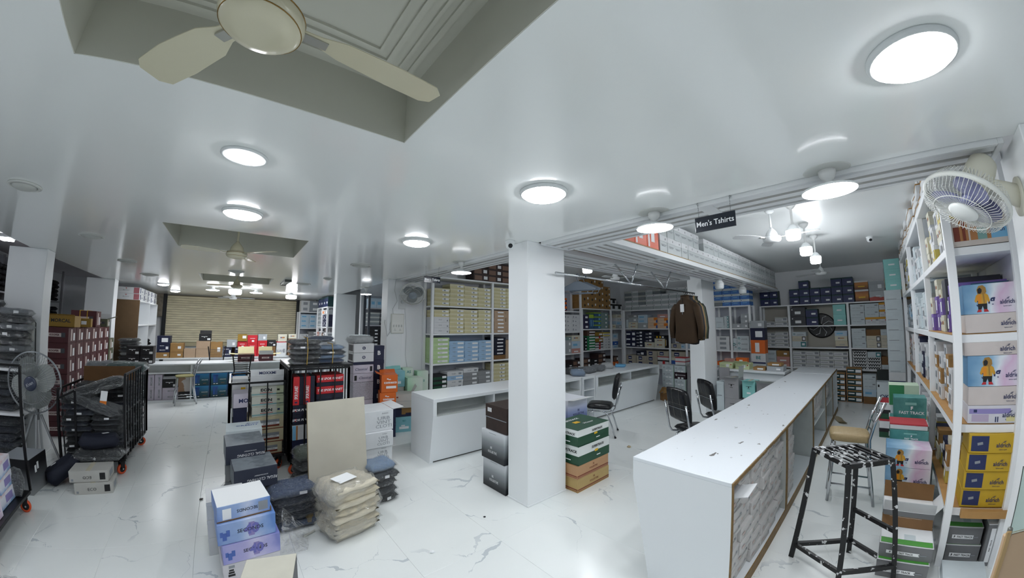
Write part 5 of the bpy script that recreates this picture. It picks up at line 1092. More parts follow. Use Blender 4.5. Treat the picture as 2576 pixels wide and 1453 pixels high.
# grey and green cartons on the floor below, aisle pile
FTG = ramp_mat('grey_green', [(0, '#77787a'), (.70, '#77787a'), (.705, '#6aa84a'), (.82, '#d9dcd8'), (1, '#e6e8e6')], 'Z', 0, .24, .45)
FTG2 = c_('ft_grey', '#77787b')
style('ft_box', 'grey carton', FTG2, 'carton', .02, WHT, (('F', -.06, .45, .62, .22, WHI, 'pill_panel'), ('F', .31, .45, .16, .06, GREYI, 'print_mark'), ('T', 0, .16, .97, .26, GRNI, 'green_band'), ('T', 0, .64, .97, .68, WHI, 'white_band'), ('T', .05, .45, .22, .30, WHT2, 'window_patch', 1)), (('F', 'FAST TRACK', .0, .45, .12, BLKI, dict(bold=.02)), ('F', 'F', -.30, .45, .13, BLKI, dict(bold=.05))), None)
def ft(label, y0, y1, z, h, x, d=.30, **k): return put('ft_box', label, (x, y0), (x, y1), z, h, d, 'grey cartons under the aisle shelving', .004)
ft('grey green-topped carton at the floor beside the iron stool, lowest of three', -.06, -.42, 0, .128, 3.21)
o2 = ft('grey green-topped carton beside the iron stool, middle of three', -.062, -.43, .13, .105, 3.25)
o3 = ft('open grey carton with raised brown flaps behind the iron stool, topmost of three', -.066, -.44, .237, .105, 3.60, .28)
def flaps(o, dims, m, hts=((.0, 1), (.0, 1)), ang=(60, 100)):
    w, d, h = dims
    for s, a in zip((-1, 1), ang):
        bm = bmesh.new(); box(bm, -w / 2, w / 2, 0, d * .42, 0, .004); f = obj('flap', bm, m, o, (0, s * d / 2, h)); f.rotation_euler = (math.radians(a) * s if s > 0 else -math.radians(a) + PI, 0, 0)
        if s < 0: f.rotation_euler = (PI - math.radians(180 - a), 0, 0); 
def add_flap(o, dims, side, ang, m, frac=.45):
    """hinged flap on the top edge: ang 0 = lying outward, 90 = upright"""
    w, d, h = dims; L = d * frac; bm = bmesh.new(); a = math.radians(ang)
    if side in 'FB':
        s = -1 if side == 'F' else 1; y0 = s * d / 2; dy, dz = s * L * math.cos(a), L * math.sin(a); t = .004
        prism(bm, [(y0, h + .001), (y0 + dy, h + dz + .001), (y0 + dy, h + dz + .001 + t), (y0, h + .001 + t)], 'X', -w / 2, w / 2)
    else:
        s = -1 if side == 'L' else 1; x0 = s * w / 2; dx, dz = s * L * math.cos(a), L * math.sin(a); t = .004
        prism(bm, [(x0, h + .001), (x0 + dx, h + dz + .001), (x0 + dx, h + dz + .001 + t), (x0, h + .001 + t)], 'Y', -d / 2, d / 2)
    return obj('flap', bm, m, o)
add_flap(o3, (.37, .28, .105), 'B', 82, BRN2, .45); add_flap(o3, (.37, .28, .105), 'F', 62, WHT, .35); add_flap(o3, (.37, .28, .105), 'R', 50, WHT, .3); add_flap(o2, (.364, .30, .105), 'B', 50, BRN2, .3)
ft('grey green-topped carton behind the slanting white post, lowest', -.555, -.84, 0, .14, 3.56)
ft('grey green-topped carton behind the slanting white post, middle', -.55, -.83, .142, .135, 3.57)
carton('white_tall', 'plain white box at the floor beside the slanting white post', (3.30, -.70, 0), (.34, .26, .075), -PI / 2)
bm = None
o = carton('ft_box', 'grey carton stood on end beside the beige glass-edged panel', (3.66, -.905, 0), (.10, .30, .33), -PI / 2, over=dict(st=(('F', 0, .5, .4, .8, WHI, 'pill_panel'),), tx=(('F', 'FAST TRACK', .0, .5, .12, BLKI, dict(spin=PI / 2, bold=.02)),)))
for i in range(2): ft('grey green-topped carton deep behind the first, %s up' % ORD[i + 1], -.068, -.44, i * .118, .116, 3.60, .28)
def pile(key, lab, x, y0, y1, z, h, d=.3, over=None): return put(key, lab, (x, y0), (x, y1), z, h, d, 'boxes piled in the side aisle', .004, over)
style('_sky', 'sky printed box', SKYP, 'garment_box')
for i, z in enumerate((.355, .52)):
    w = .345; o = pile('_sky', 'blue cloud-printed box with yellow hooded jacket in the aisle pile, %s' % ('lower' if i == 0 else 'upper'), 4.12, -.068, -.425, z, .163, .32)
    hoodie_print(o, (w, .32, .163), -.20, .5, .15); logo_aldrich(o, (w, .32, .163), .28, .36, .04, sub=False); on_face(o, 'F', (w, .32, .163), -.06, .35, text_mesh('g', bold=.03), 'lettering', NAVI, scale=(.07, .07, .06), off=.0012)
pile('white_tall', 'plain white carton under the cloud-printed boxes in the aisle', 4.14, -.07, -.43, 0, .353, .32)
style('teal_ft', 'teal printed box', ramp_mat('teal_tiles', [(0, '#2f6f6b'), (.4, '#4d908c'), (.6, '#3a7d79'), (1, '#5fa19c')], 'X', -.2, .2, .4, noise=.3, nscale=12), 'garment_box', None, None, (('F', .02, .72, .34, .12, mat('print_sea', '#7db5ae', .5), 'print_panel'),), (('F', 'FAST TRACK', .05, .3, .14, WHI, dict(bold=.02)), ('F', 'F', .05, .52, .16, WHI, dict(bold=.05))))
pile('teal_ft', 'teal printed box just above the cloud-printed boxes in the aisle', 4.44, -.10, -.42, 0.0, .66, .3, over=dict(tx=()))
pile('teal_ft', 'teal printed box with white edge lid in the aisle pile', 4.44, -.10, -.42, .662, .105, .3)
pile('redtop', 'white box with red corners lying on the teal box in the aisle', 4.46, -.10, -.41, .769, .05, .3)
pile('white_tall', 'tall white carton under the upper teal box in the aisle', 4.85, -.12, -.46, 0, .66, .3)
pile('teal_ft', 'teal box behind the red-cornered white box in the aisle', 4.85, -.11, -.43, .662, .12, .3)
pile('teal_ft', 'teal printed box lying over the aisle pile beside the shelving', 4.88, -.14, -.435, .784, .21, .24)
style('green_half', 'green and pale green carton', c_('celery', '#b9ccb4'), 'carton', None, None, (('F', -.25, .5, .5, .98, mat('print_leaf', '#2f7a4c', .5), 'green_half'), ('F', .0, .12, .4, .16, WHI, 'label_sticker', 1)), (('F', 'FAST TRACK', .0, .12, .07, GREYI),))
pile('white_tall', 'white carton holding up the half green carton in the aisle', 5.3, -.13, -.42, 0, .84, .28)
pile('green_half', 'half green carton topmost in the aisle pile behind the bar chair', 5.3, -.11, -.40, .842, .22, .26)
for i in range(4): pile(('dgreen_small', 'redtop', 'dgreen_small', 'redtop')[i], '%s beyond the half green carton, %s up' % (STY[('dgreen_small', 'redtop', 'dgreen_small', 'redtop')[i]]['desc'], ORD[i + 1]), 7.3, -.02, -.22, i * .14, .138, .3)
# white cartons inside the long counter's pigeonholes
random.seed(5)
style('pigeon_white', 'white stock box', c_('stock_white', '#c9c7c6'), 'stock_box', .3, None, (('F', .15, .34, .52, .07, GREY2, 'print_line'), ('F', -.12, .22, .3, .06, GREY2, 'print_line'), ('F', -.25, .45, .22, .16, mat('print_blush', '#c9b7b2', .6), 'print_patch'), ('F', .32, .50, .12, .10, GREYI, 'print_mark')))
def pigeon(x0, ncol, w, hs, bay, nrows, z0=.072):
    for c in range(ncol):
        z = z0
        for r in range(nrows[c]):
            h = hs + random.uniform(-.004, .004)
            carton('pigeon_white', 'white stock box in the long counter, %s bay, column %s, %s up' % (bay, ORD[c + 1], ORD[r + 1]), (x0 + w * (c + .5), .676 + .02 + .16 + random.uniform(-.012, .02), z), (w - .012, .30, h - .003), random.uniform(-.03, .03), 'white stock boxes in the long counter')
            z += h
pigeon(2.28, 6, .255, .088, 'first', (6, 8, 8, 8, 8, 8))
pigeon(3.87, 2, .27, .088, 'second', (8, 8))
pigeon(5.62, 5, .25, .085, 'third', (3, 3, 3, 3, 3), .497 - 0); pigeon(7.05, 4, .25, .085, 'fourth', (3, 3, 3, 2), .497)
o = carton('pigeon_white', 'torn white stock box with open brown side at the counter end', (2.42, .84, .60), (.24, .28, .11), .04); add_flap(o, (.24, .28, .11), 'F', 20, WHT, .35)
# ------------------------------------------------------------------ boxes around the central column
KOL = ramp_mat('grey_to_black', [(0, '#14171b'), (.18, '#24282c'), (.62, '#8c9296'), (.95, '#d4d8dc'), (1, '#d4d8dc')], 'Z', 0, .31, .45)
style('kol', 'tall carton fading from white to black', KOL, 'carton', None, None, (('F', 0, .93, .3, .012, GREYI, 'print_line'),), (('F', 'BE', -.05, .44, .075, WHI, dict(sx=.9)), ('F', 'KOLLEKTIVE', .0, .30, .085, WHI, dict(sx=.72))))
put('kol', 'white-to-black carton at the floor beside the central column', (2.303, 3.20), (2.303, 2.81), 0, .31, .36, 'ombre cartons by the column', over=None)
put('kol', 'white-to-black carton under the dark brown trunk-like box', (2.285, 3.205), (2.285, 2.81), .312, .31, .36, 'ombre cartons by the column')
style('brown_trunk', 'dark brown box', mat('leather_print', '#352722', .5, noise=.3, nscale=20), 'carton', .48, None, (('F', 0, .5, .99, .03, GREYI, 'white_line'), ('F', -.3, .8, .2, .16, WHT, 'torn_patch')))
put('brown_trunk', 'scuffed dark brown box with pale band atop the ombre cartons', (2.31, 3.16), (2.31, 2.80), .624, .27, .36)
carton('kol', 'dark carton half hidden behind the central column beside the blue ombre box', (3.05, 2.98, .0), (.3, .3, .60), 0, over=dict(m=BRN2, tx=(), st=()))
o = carton('kol', 'blue ombre carton with open white flaps behind the central column', (3.62, 3.12, 0), (.40, .36, .80), 0, over=dict(m=ramp_mat('white_to_blue', [(0, '#1d2a66'), (.2, '#2c3a80'), (.6, '#8f9cc4'), (.9, '#d9dde8'), (1, '#dfe2ea')], 'Z', .42, .80), st=(), tx=(('F', 'BE', .05, .82, .035, NAVI), ('F', 'KOLLEKTIVE', .05, .76, .035, NAVI))))
add_flap(o, (.40, .36, .80), 'F', 8, WHT, .3); add_flap(o, (.40, .36, .80), 'B', 20, WHT, .3)
th = math.radians(2)
SUPG = ramp_mat('green_white', [(0, '#1d4a33'), (.48, '#1d4a33'), (.5, '#dfe3e1'), (1, '#dfe3e1')], 'Z', 0, .20, .45)
style('supertrack', 'green and white carton', SUPG, 'carton', .015, DGREEN, (('F', .05, .5, .1, .12, YELI, 'yellow_tab'), ('F', .12, .22, .12, .05, WHI, 'print_mark'), ('T', -.1, .5, .16, .14, YELI, 'yellow_tab'), ('L', .1, .22, .3, .05, WHI, 'print_mark')), (('F', 'SUPERTRACK', .10, .74, .14, BLKI, dict(bold=.02, shear=.2)), ('L', 'SUPERTRACK', .15, .72, .15, BLKI, dict(bold=.02, shear=.2)), ('T', 'SUPERTRACK', -.1, .75, .1, WHI, dict(bold=.02, shear=.2)), ('T', 'Winner', .1, .3, .1, WHI, dict(shear=.3))))
style('kol_tan', 'tan carton with maroon stripes', c_('tan2', '#b98f68'), 'carton', None, None, (('F', 0, .22, .99, .08, BRNI, 'maroon_stripe'), ('F', 0, .10, .99, .04, BRNI, 'maroon_stripe'), ('L', 0, .22, .99, .08, BRNI, 'maroon_stripe'), ('L', 0, .10, .99, .04, BRNI, 'maroon_stripe')), (('F', 'BE', .0, .76, .13, BRNI), ('F', 'KOLLEKTIVE', .0, .5, .14, BRNI)))
SDIM = (.58, .44)
for key, lab, z, h, m, dx in (('kol_tan', 'golden tan carton with maroon stripes at the floor by the column', 0, .143, c_('tan3', '#b59a63'), .0), ('kol_tan', 'salmon tan carton with maroon stripes, second up by the column', .145, .135, None, -.01), ('supertrack', 'green and white SUPERTRACK carton lower of the two by the column', .282, .20, None, .01), ('supertrack', 'green and white SUPERTRACK carton on top of the stack by the column', .485, .172, None, .0)):
    carton(key, lab, (3.19 + dx, 2.565, z), (.58, .40, h), math.radians(1.5), over=dict(m=m) if m else None)
# ------------------------------------------------------------------ wrapped garments
FILM = film_mat('polythene', '#f4f7fa', .26, .13); FILMD = film_mat('polythene_dim', '#dfe5ea', .22, .12)
_PK = {}
def pack_mesh(seed, film=False, n=10):
    k = (seed, film)
    if k in _PK: return _PK[k]
    rnd = random.Random(seed); ph = [rnd.uniform(0, 6.28) for _ in range(8)]; bm = bmesh.new(); T, B = {}, {}
    ex = .10 if film else 0
    for i in range(n + 1):
        for j in range(n + 1):
            u, v = i / n * 2 - 1, j / n * 2 - 1; q = .10; e = max(abs(u), abs(v))
            x = u * math.sqrt(1 - q * v * v) * (.5 + ex * .5); y = v * math.sqrt(1 - q * u * u) * (.5 + ex * .5)
            f = (1 - e ** (7 if film else 9)) ** .40 if e < 1 else 0
            wv = .10 * math.sin(5 * u + ph[0] + 2 * v) + .08 * math.sin(9 * v + ph[1] - 3 * u) + .06 * math.sin(13 * u + ph[2])
            x += .02 * math.sin(7 * v + ph[3]); y += .02 * math.sin(6 * u + ph[4])
            sag = .10 * math.sin(2 * u + ph[5]) * e
            if film: x += .022 * math.sin(17 * v + ph[6]) * e ** 4; y += .022 * math.sin(15 * u + ph[7]) * e ** 4
            T[i, j] = bm.verts.new((x, y, min(1.16 if film else 1.06, .5 + .46 * f * (1 + wv * .8 + (.16 if film else 0)) + sag * .4)))
            B[i, j] = T[i, j] if e >= 1 else bm.verts.new((x, y, .5 - .5 * f))
    for i in range(n):
        for j in range(n):
            bm.faces.new((T[i, j], T[i + 1, j], T[i + 1, j + 1], T[i, j + 1]))
            qd = (B[i, j], B[i, j + 1], B[i + 1, j + 1], B[i + 1, j])
            if len(set(qd)) == 4:
                try: bm.faces.new(qd)
                except ValueError: pass
    _PK[k] = mesh(bm, 'garment_pack', True); return _PK[k]
cl = lambda n, h, b=.25: mat('cloth_' + n, h, .75, bump=b, bscale=35, noise=.15, nscale=6)
CBLK = cl('black', '#101114'); CCHAR = cl('charcoal', '#23252b'); CNAVY = cl('navy', '#141a2c'); CDEN = cl('denim', '#35486a'); CDENL = cl('denim_light', '#8099b8'); CBEI = cl('beige', '#ded6c2', .4); CBEI2 = cl('beige2', '#d2c8b0', .4); CGRY = cl('grey', '#6f747b'); CWHT = cl('white', '#d5d8da'); COLV = cl('olive', '#3f4a38'); CTEALC = cl('teal', '#1f4a48')
PN = [0]
def pack(label, loc, dims, rotz, m, film=True, group=None, tag_card=0, tilt=(0, 0), fm=None, name='garment_pack'):
    PN[0] += 1; s = PN[0] % 7
    o = D.objects.new(name, pack_mesh(s)); COL.objects.link(o); me = o.data
    if not me.materials: me.materials.append(m)
    o.material_slots[0].link = 'OBJECT'; o.material_slots[0].material = m
    o.location = loc; o.rotation_euler = (tilt[0], tilt[1], rotz); o.scale = dims; tag(o, label, 'clothes', group)
    if film:
        f = D.objects.new('film', pack_mesh(s, True)); COL.objects.link(f); f.parent = o
        if not f.data.materials: f.data.materials.append(FILM)
        f.material_slots[0].link = 'OBJECT'; f.material_slots[0].material = fm or FILM
    if tag_card:
        t = D.objects.new('paper_label', slab_mesh(.16, .11, .004, PAPER)); COL.objects.link(t); t.parent = o
        if tag_card == 1: t.location = (random.uniform(-.2, .2), -.52, .5); t.rotation_euler = (PI / 2, 0, random.uniform(-.2, .2)); t.scale = (1, 3.2, 1)
        else: t.location = (random.uniform(-.2, .2), random.uniform(-.2, .2), 1.08); t.rotation_euler = (0, 0, random.uniform(-.4, .4))
    return o
def packs(desc, x, y, z, n, dims, rotz, mats, place, group=None, lab=.25, slide=.02, fm=None, film=True, name='garment_pack'):
    for i in range(n):
        pack('%s %s up, %s' % (desc, ORD[i + 1], place), (x + random.uniform(-slide, slide), y + random.uniform(-slide, slide), z), (dims[0] * random.uniform(.94, 1.05), dims[1] * random.uniform(.94, 1.05), dims[2] * .99), rotz + random.uniform(-.07, .07), random.choice(mats), film, group, 1 if random.random() < lab else 0, (0, 0), fm, name)
        z += dims[2]
    return z
# ------------------------------------------------------------------ roll cages
TYRE = mat('castor_orange', '#e0562a', .45); FORK = mat('castor_black', '#141416', .5)
def caster(t, x, y, z0, ang=0):
    f = thing('caster', None, None, (x, y, 0), 0); f.parent = t; f.rotation_euler = (0, 0, ang)
    bm = bmesh.new(); lathe(bm, [(.038, -.014), (.058, -.013), (.060, 0), (.058, .013), (.038, .014)], 28, (0, 0, .06), 'Y'); obj('tyre', bm, TYRE, f, smooth=True)
    bm = bmesh.new(); lathe(bm, [(0, -.011), (.038, -.011), (.038, .011), (0, .011)], 20, (0, 0, .06), 'Y'); obj('wheel_disc', bm, FORK, f)
    bm = bmesh.new(); 
    for s in (-1, 1): prism(bm, [(-.02, .055), (.02, .055), (.035, z0), (-.03, z0)], 'Y', s * .018, s * .024)
    box(bm, -.04, .04, -.035, .035, z0 - .008, z0); obj('fork', bm, FORK, f)
    bm = bmesh.new(); tube(bm, [(0, -.028, .06), (0, .028, .06)], .010, 10)
    obj('axle', bm, CHROME, f)
def cage(label, x0, x1, y0, y1, zt, sides, z0=.16, hlow=None, pitch=.13):
    t = thing('roll_cage', label, 'trolley', (x0, y0, 0)); w, d = x1 - x0, y1 - y0
    bm = bmesh.new(); box(bm, 0, w, 0, d, z0, z0 + .03, .003); obj('platform', bm, BLACKM, t)
    for x, y, a in ((.06, .06, .3), (w - .06, .06, .9), (.06, d - .06, .5), (w - .06, d - .06, .2)): caster(t, x, y, z0, a)
    P = {'F': ((0, 0), (w, 0)), 'B': ((0, d), (w, d)), 'L': ((0, 0), (0, d)), 'R': ((w, 0), (w, d))}
    for k, hgt in sides.items():
        a, b = P[k[0]]; hh = hgt; L = math.hypot(b[0] - a[0], b[1] - a[1])
        bm = bmesh.new(); bar(bm, a + (hh,), b + (hh,), .022, .022); obj('top_rail', bm, BLACKM, t)
        n = max(2, round(L / pitch))
        for i in range(n + 1):
            f = i / n; p = (a[0] + (b[0] - a[0]) * f, a[1] + (b[1] - a[1]) * f); r = .024 if i in (0, n) else .014
            bm = bmesh.new(); bar(bm, p + (z0 + .03,), p + (hh,), r, r); obj('upright' if i in (0, n) else 'cage_bar', bm, BLACKM, t)
    return t
random.seed(11)
G1 = 'dark wrapped garments in the orange-wheeled cage'
cage('black roll cage on orange wheels loaded with dark wrapped garments', -1.80, -1.10, 5.40, 6.74, 1.14, {'R': 1.14, 'B': 1.14, 'L': .98}, pitch=.15)
t = thing('cage_gate', 'low black gate rail standing at the near corner of the garment cage', 'gate', (-1.795, 5.365, 0))
for x, h0 in ((0, .88), (.19, .97)):
    bm = bmesh.new(); bar(bm, (x, 0, 0), (x, 0, h0), .022, .022); obj('upright', bm, BLACKM, t)
bm = bmesh.new(); bar(bm, (0, 0, .88), (.19, 0, .97), .022, .022); obj('top_rail', bm, BLACKM, t)
DK = [CBLK, CBLK, CCHAR, CNAVY, CBLK]
for (x, y, n, pl) in ((-1.61, 5.62, 12, 'front column by the low gate, garment cage'), (-1.29, 5.64, 9, 'front column by the cage bars'), (-1.61, 6.05, 13, 'middle column away from the cage bars'), (-1.29, 6.05, 13, 'middle column by the cage bars'), (-1.61, 6.48, 14, 'rear column away from the cage bars'), (-1.29, 6.48, 14, 'rear column by the cage bars')):
    packs('black wrapped garment', x, y, .20, n, (.33, .38, .060), 0, DK, pl, G1, .35, .03, FILMD)
pack('navy folded trousers drooping over the front edge of the garment cage', (-1.36, 5.36, .36), (.42, .34, .14), .2, CNAVY, False, tag_card=2)
pack('navy trousers sliding off the garment cage towards the floor', (-1.72, 5.24, .08), (.42, .26, .16), .55, CNAVY, False, tag_card=2, tilt=(0, -.5))
pack('grey wrapped garment lying under the navy trousers on the cage edge', (-1.36, 5.38, .22), (.52, .36, .12), -.05, CCHAR, True, fm=FILM)
pack('rolled black garment bundle slanting across the top of the garment cage', (-1.44, 5.62, .90), (.62, .24, .13), .12, CBLK, True, tilt=(0, -.32), fm=FILM)
pack('second rolled black bundle slanting down across the garment cage front', (-1.46, 5.50, .76), (.60, .24, .11), -.1, CCHAR, True, tilt=(0, .40), fm=FILM)
pack('clear bag of dark teal garments on the back of the garment cage', (-1.30, 6.45, 1.06), (.50, .34, .13), .05, CTEALC, True, fm=FILM)
pack('clear bag of grey garments beside the teal bag on the garment cage', (-1.62, 6.45, 1.06), (.34, .34, .14), .15, CGRY, True, fm=FILM)
bm = bmesh.new(); box(bm, -1.76, -1.16, 6.245, 6.255, .90, 1.155, .001); o = tag(obj('cardboard_sheet', bm, mat('hardboard_sheet', '#6d4c2a', .7, noise=.15)), 'brown hardboard sheet wedged upright in the garment cage', 'board'); o.rotation_euler = (0, 0, 0)
t = thing('price_tag', 'white and orange hang tag on the garment cage stack', 'tag', (-1.325, 5.405, .80)); t.rotation_euler = (0, .12, 0)
bm = bmesh.new(); box(bm, -.035, .035, -.002, 0, .05, .16, .001); obj('card', bm, PAPER, t)
bm = bmesh.new(); box(bm, -.035, .035, -.002, 0, 0, .05, .001); obj('orange_end', bm, ORGI, t)
# nearest cage, cut by the picture edge
cage('black roll cage on an orange wheel cut by the picture edge, printed boxes on it', -2.75, -1.83, 3.15, 4.40, 1.31, {'B': 1.31, 'L': 1.31}, pitch=.3)
style('floral_box', 'pink and pale blue printed box', ramp_mat('blossom', [(0, '#7fa6d0'), (.3, '#d9dde8'), (.6, '#e3e3ea'), (.8, '#d3b3b6'), (1, '#b98a8c')], 'Z', 0, .17, .5, noise=.1, nscale=9), 'garment_box', None, None, (('R', .1, .5, .5, .5, LILI, 'print_panel'),))
for i in range(3): carton('floral_box', 'pink and pale blue printed box on the edge cage, %s up' % ORD[i + 1], (-2.10, 4.00 + .02 * i, .192 + i * .125), (.36, .38, .123), .06 * i, 'printed boxes on the edge cage')
carton('floral_box', 'sky blue printed box at the front of the edge cage', (-2.06, 3.55, .192), (.36, .36, .21), .0, over=dict(m=SKYP))
pack('clear plastic bag of charcoal clothes slumped on the edge cage corner', (-1.98, 4.26, .19), (.26, .20, .22), .2, CCHAR, True, fm=FILM)
carton('kol', 'black and grey ombre carton on the floor behind the edge cage', (-2.12, 5.02, 0), (.36, .46, .36), math.radians(-4), over=dict(m=ramp_mat('black_grey_box', [(0, '#8e9192'), (.35, '#63666a'), (.75, '#15161a'), (1, '#15161a')], 'Z', 0, .36), tx=(), st=(('T', 0, .5, .99, .99, GREYI, 'grey_top'), ('R', -.18, .66, .10, .2, PSTK), ('R', -.04, .72, .10, .2, PSTK))))
pack('grey bundle of wrapped clothes at the lower picture edge', (-1.52, 2.55, 0), (.36, .3, .22), .4, CGRY, True)
style('eco', 'white carton', c_('eco_white', '#b9b8b3'), 'carton', None, None, (('F', .36, .5, .14, .6, BLKI, 'print_stones'), ('F', -.42, .2, .06, .2, GREYI), ('R', 0, .5, .5, .5, GREYI, 'print_panel')), (('F', 'ECO', -.03, .45, .24, BLKI, dict(sx=1.1)),), TAPE)
carton('eco', 'white ECO carton on the floor before the garment cage, lower one', (-1.33, 4.99, 0), (.385, .30, .118), math.radians(3))
o = carton('eco', 'white ECO carton lying upside down on the other before the garment cage', (-1.37, 5.01, .12), (.395, .30, .118), math.radians(1), over=dict(tx=(('F', 'ECO', -.03, .42, .24, BLKI, dict(sx=1.1, spin=PI)),)))
# table of wrapped garments against the unlit column
t = thing('garment_rack', 'white two tier rack of bagged garments before the unlit column', 'shelf', (-3.16, 5.70, 0))
for z in (.63, 1.14):
    bm = bmesh.new(); box(bm, 0, .80, 0, .58, z - .03, z, .003); obj('shelf_board', bm, WHITE, t)
for x in (.02, .76):
    for y in (.02, .52):
        bm = bmesh.new(); box(bm, x, x + .04, y, y + .04, 0, 1.11, .002); obj('leg', bm, WHITE, t)
BG = 'bagged garments on the white rack'
packs('bagged grey and black garment', -2.56, 5.98, 1.142, 8, (.42, .4, .085), .1, [CCHAR, CBLK, CGRY, CBLK], 'column above the fan, white rack', BG, .3, .03, FILM)
packs('bagged grey and black garment', -2.94, 5.98, 1.142, 9, (.36, .4, .085), -.1, [CGRY, CBLK, CBEI2, CCHAR], 'column against the picture edge, white rack', BG, .3, .03, FILM)
packs('bagged dark garment', -2.76, 5.98, .632, 5, (.48, .40, .085), .0, [CBLK, CNAVY, CCHAR], 'middle tier of the white rack', BG, .2, .02, FILMD)
packs('bagged dark garment', -2.76, 5.98, .0, 6, (.5, .40, .09), .0, [CBLK, CCHAR, CNAVY], 'floor under the white rack', BG, .2, .03, FILMD)
# ------------------------------------------------------------------ maroon cartons beside the unlit column
PILL = mat('print_pill', '#c9b9b4', .5)
style('maroon', 'maroon carton', MAR, 'trouser_carton', None, None, (('F', -.02, .5, .56, .24, PILL, 'pill_panel'), ('F', .30, .5, .16, .30, DGRY, 'round_mark', 1), ('R', -.1, .5, .18, .76, PILL, 'tall_label'), ('R', .22, .38, .2, .5, PSTK)), (('F', 'KOOPER', -.05, .5, .13, MAR, dict(bold=.04)),))
MG = 'maroon cartons stacked beside the unlit column'
for c in range(6):
    for r in range(7):
        carton('maroon', 'maroon carton in the tall block, %s column from the pedestal fan, %s up' % (ORD[c + 1], ORD[r + 1]), (-2.49, 7.52 + c * .40, r * .23), (.37, .39, .227), random.uniform(-.01, .01), MG)
for r in range(6): carton('maroon', 'olive green carton ending the maroon block, %s up' % ORD[r + 1], (-2.49, 9.97, r * .23), (.36, .36, .227), 0, 'olive cartons', over=dict(m=OLIV, tx=()))
o = carton('maroon', 'open olive carton on top of the maroon block', (-2.47, 9.55, 1.61), (.36, .34, .15), .1, over=dict(m=OLIV, tx=())); add_flap(o, (.36, .34, .15), 'R', 20, OLIV, .4); add_flap(o, (.36, .34, .15), 'B', 70, WHT, .3)
o = carton('maroon', 'roped maroon carton raised at the back of the maroon block top', (-2.50, 8.85, 1.61), (.42, .36, .28), .05, over=dict(tx=()))
for a in (-.06, .06):
    bm = bmesh.new(); tube(bm, [(a, -.183, -.001), (a, -.183, .283), (a, .183, .283), (a, .183, 0)], .006, 6, cap=False); obj('yellow_rope', bm, YELI, o)
style('morcal', 'mustard carton', MUST, 'carton', None, None, (('F', -.3, .55, .09, .34, BLKI, 'print_mark'),), (('F', 'MORCAL', .1, .55, .32, BLKI, dict(bold=.03)),))
o = carton('morcal', 'mustard MORCAL carton with open flaps on the maroon block', (-2.50, 7.55, 1.612), (.50, .36, .17), .05); add_flap(o, (.50, .36, .17), 'L', 15, MUST, .2); add_flap(o, (.50, .36, .17), 'F', 12, MUST, .15)
o = carton('morcal', 'smaller mustard open carton behind the MORCAL one', (-2.34, 8.15, 1.612), (.26, .36, .14), .2, over=dict(tx=(), st=(('F', .1, .5, .3, .4, PSTK),))); add_flap(o, (.26, .36, .14), 'L', 30, MUST, .2)
# ------------------------------------------------------------------ cabinet by the shutter and its boxes
style('befond', 'white printed carton', WHT, 'carton', None, None, (('F', .36, .5, .24, .9, mat('print_rose', '#a8636b', .6), 'print_panel'), ('F', -.1, .8, .05, .12, REDI), ('R', -.3, .5, .2, .8, NAVI, 'print_wave'), ('R', .1, .4, .3, .2, GREYI)), (('F', 'Be-Fond', -.1, .5, .18, GREYI, dict(shear=.3)),))
for c in range(5):
    for r in range(2): carton('befond', 'white printed carton above the brown-sided cabinet, %s from the near end, %s row' % (ORD[c + 1], ('lower', 'upper')[r]), (-2.25 + (.0 if c else 0), 11.09 + c * .46, 2.222 + r * .145), (.46, .45, .143), random.uniform(-.03, .03), 'cartons on the brown-sided cabinet')
random.seed(3)
for (yy, z, n) in ((11.18, 1.20, 6), (12.33, 1.15, 6), (12.33, .30, 5)):
    for i in range(n):
        pack('black hanger bundle in the cabinet beside the shutter, %s one, %s compartment' % (ORD[i + 1], {(11.18, 1.20): 'near upper', (12.33, 1.15): 'far upper', (12.33, .30): 'far lower'}[(yy, z)]), (-2.22 + random.uniform(-.03, .03), yy + random.uniform(-.1, .3), z - .335 + i * .075 if z > 1 else .02 + i * .08), (.40, .34, .09), random.uniform(-.4, .4), CBLK, False, 'hanger bundles in the cabinet', 1, name='hanger_bundle')
# ------------------------------------------------------------------ far counter: cartons beneath, on top and behind
style('moami', 'white upright carton', LILAC, 'carton', None, None, (), (('F', 'MOAMI', .12, .5, .30, GREYI, dict(spin=PI / 2, bold=.02)),))
style('moami_flat', 'white flat carton', LILAC, 'carton', None, None, (), (('F', 'MOAMI', .12, .45, .3, GREYI, dict(bold=.02)),))
UC = 'cartons under the far counter'
for n, (x0, x1, z, h) in enumerate(((-1.66, -1.52, .042, .27), (-1.51, -1.37, .042, .27), (-1.66, -1.52, .314, .27), (-1.51, -1.37, .314, .27))):
    put('moami', 'white upright carton under the far counter, %s of the pair on the %s layer' % (('first', 'second')[n % 2], ('bottom', 'upper')[n // 2]), (x0, 10.16), (x1, 10.16), z, h, .3, UC)
put('moami_flat', 'lower flat white carton under the far counter beside the upright ones', (-1.36, 10.16), (-1.06, 10.16), .042, .128, .3, UC)
put('moami_flat', 'upper flat white carton under the far counter beside the upright ones', (-1.36, 10.16), (-1.06, 10.16), .171, .128, .3, UC)
style('wing_black', 'black carton with winged mark', BLK, 'carton', None, None, (('F', -.05, .55, .08, .14, WHI, 'wing_mark'), ('F', -.2, .62, .2, .05, WHI, 'wing_mark'), ('F', .1, .62, .2, .05, WHI, 'wing_mark'), ('F', .32, .25, .26, .26, PSTK)), ())
o = put('wing_black', 'open black carton with a white flap under the far counter', (-1.36, 10.16), (-1.07, 10.16), .301, .19, .3, UC); add_flap(o, (.29, .3, .19), 'F', 150, WHT, .3)
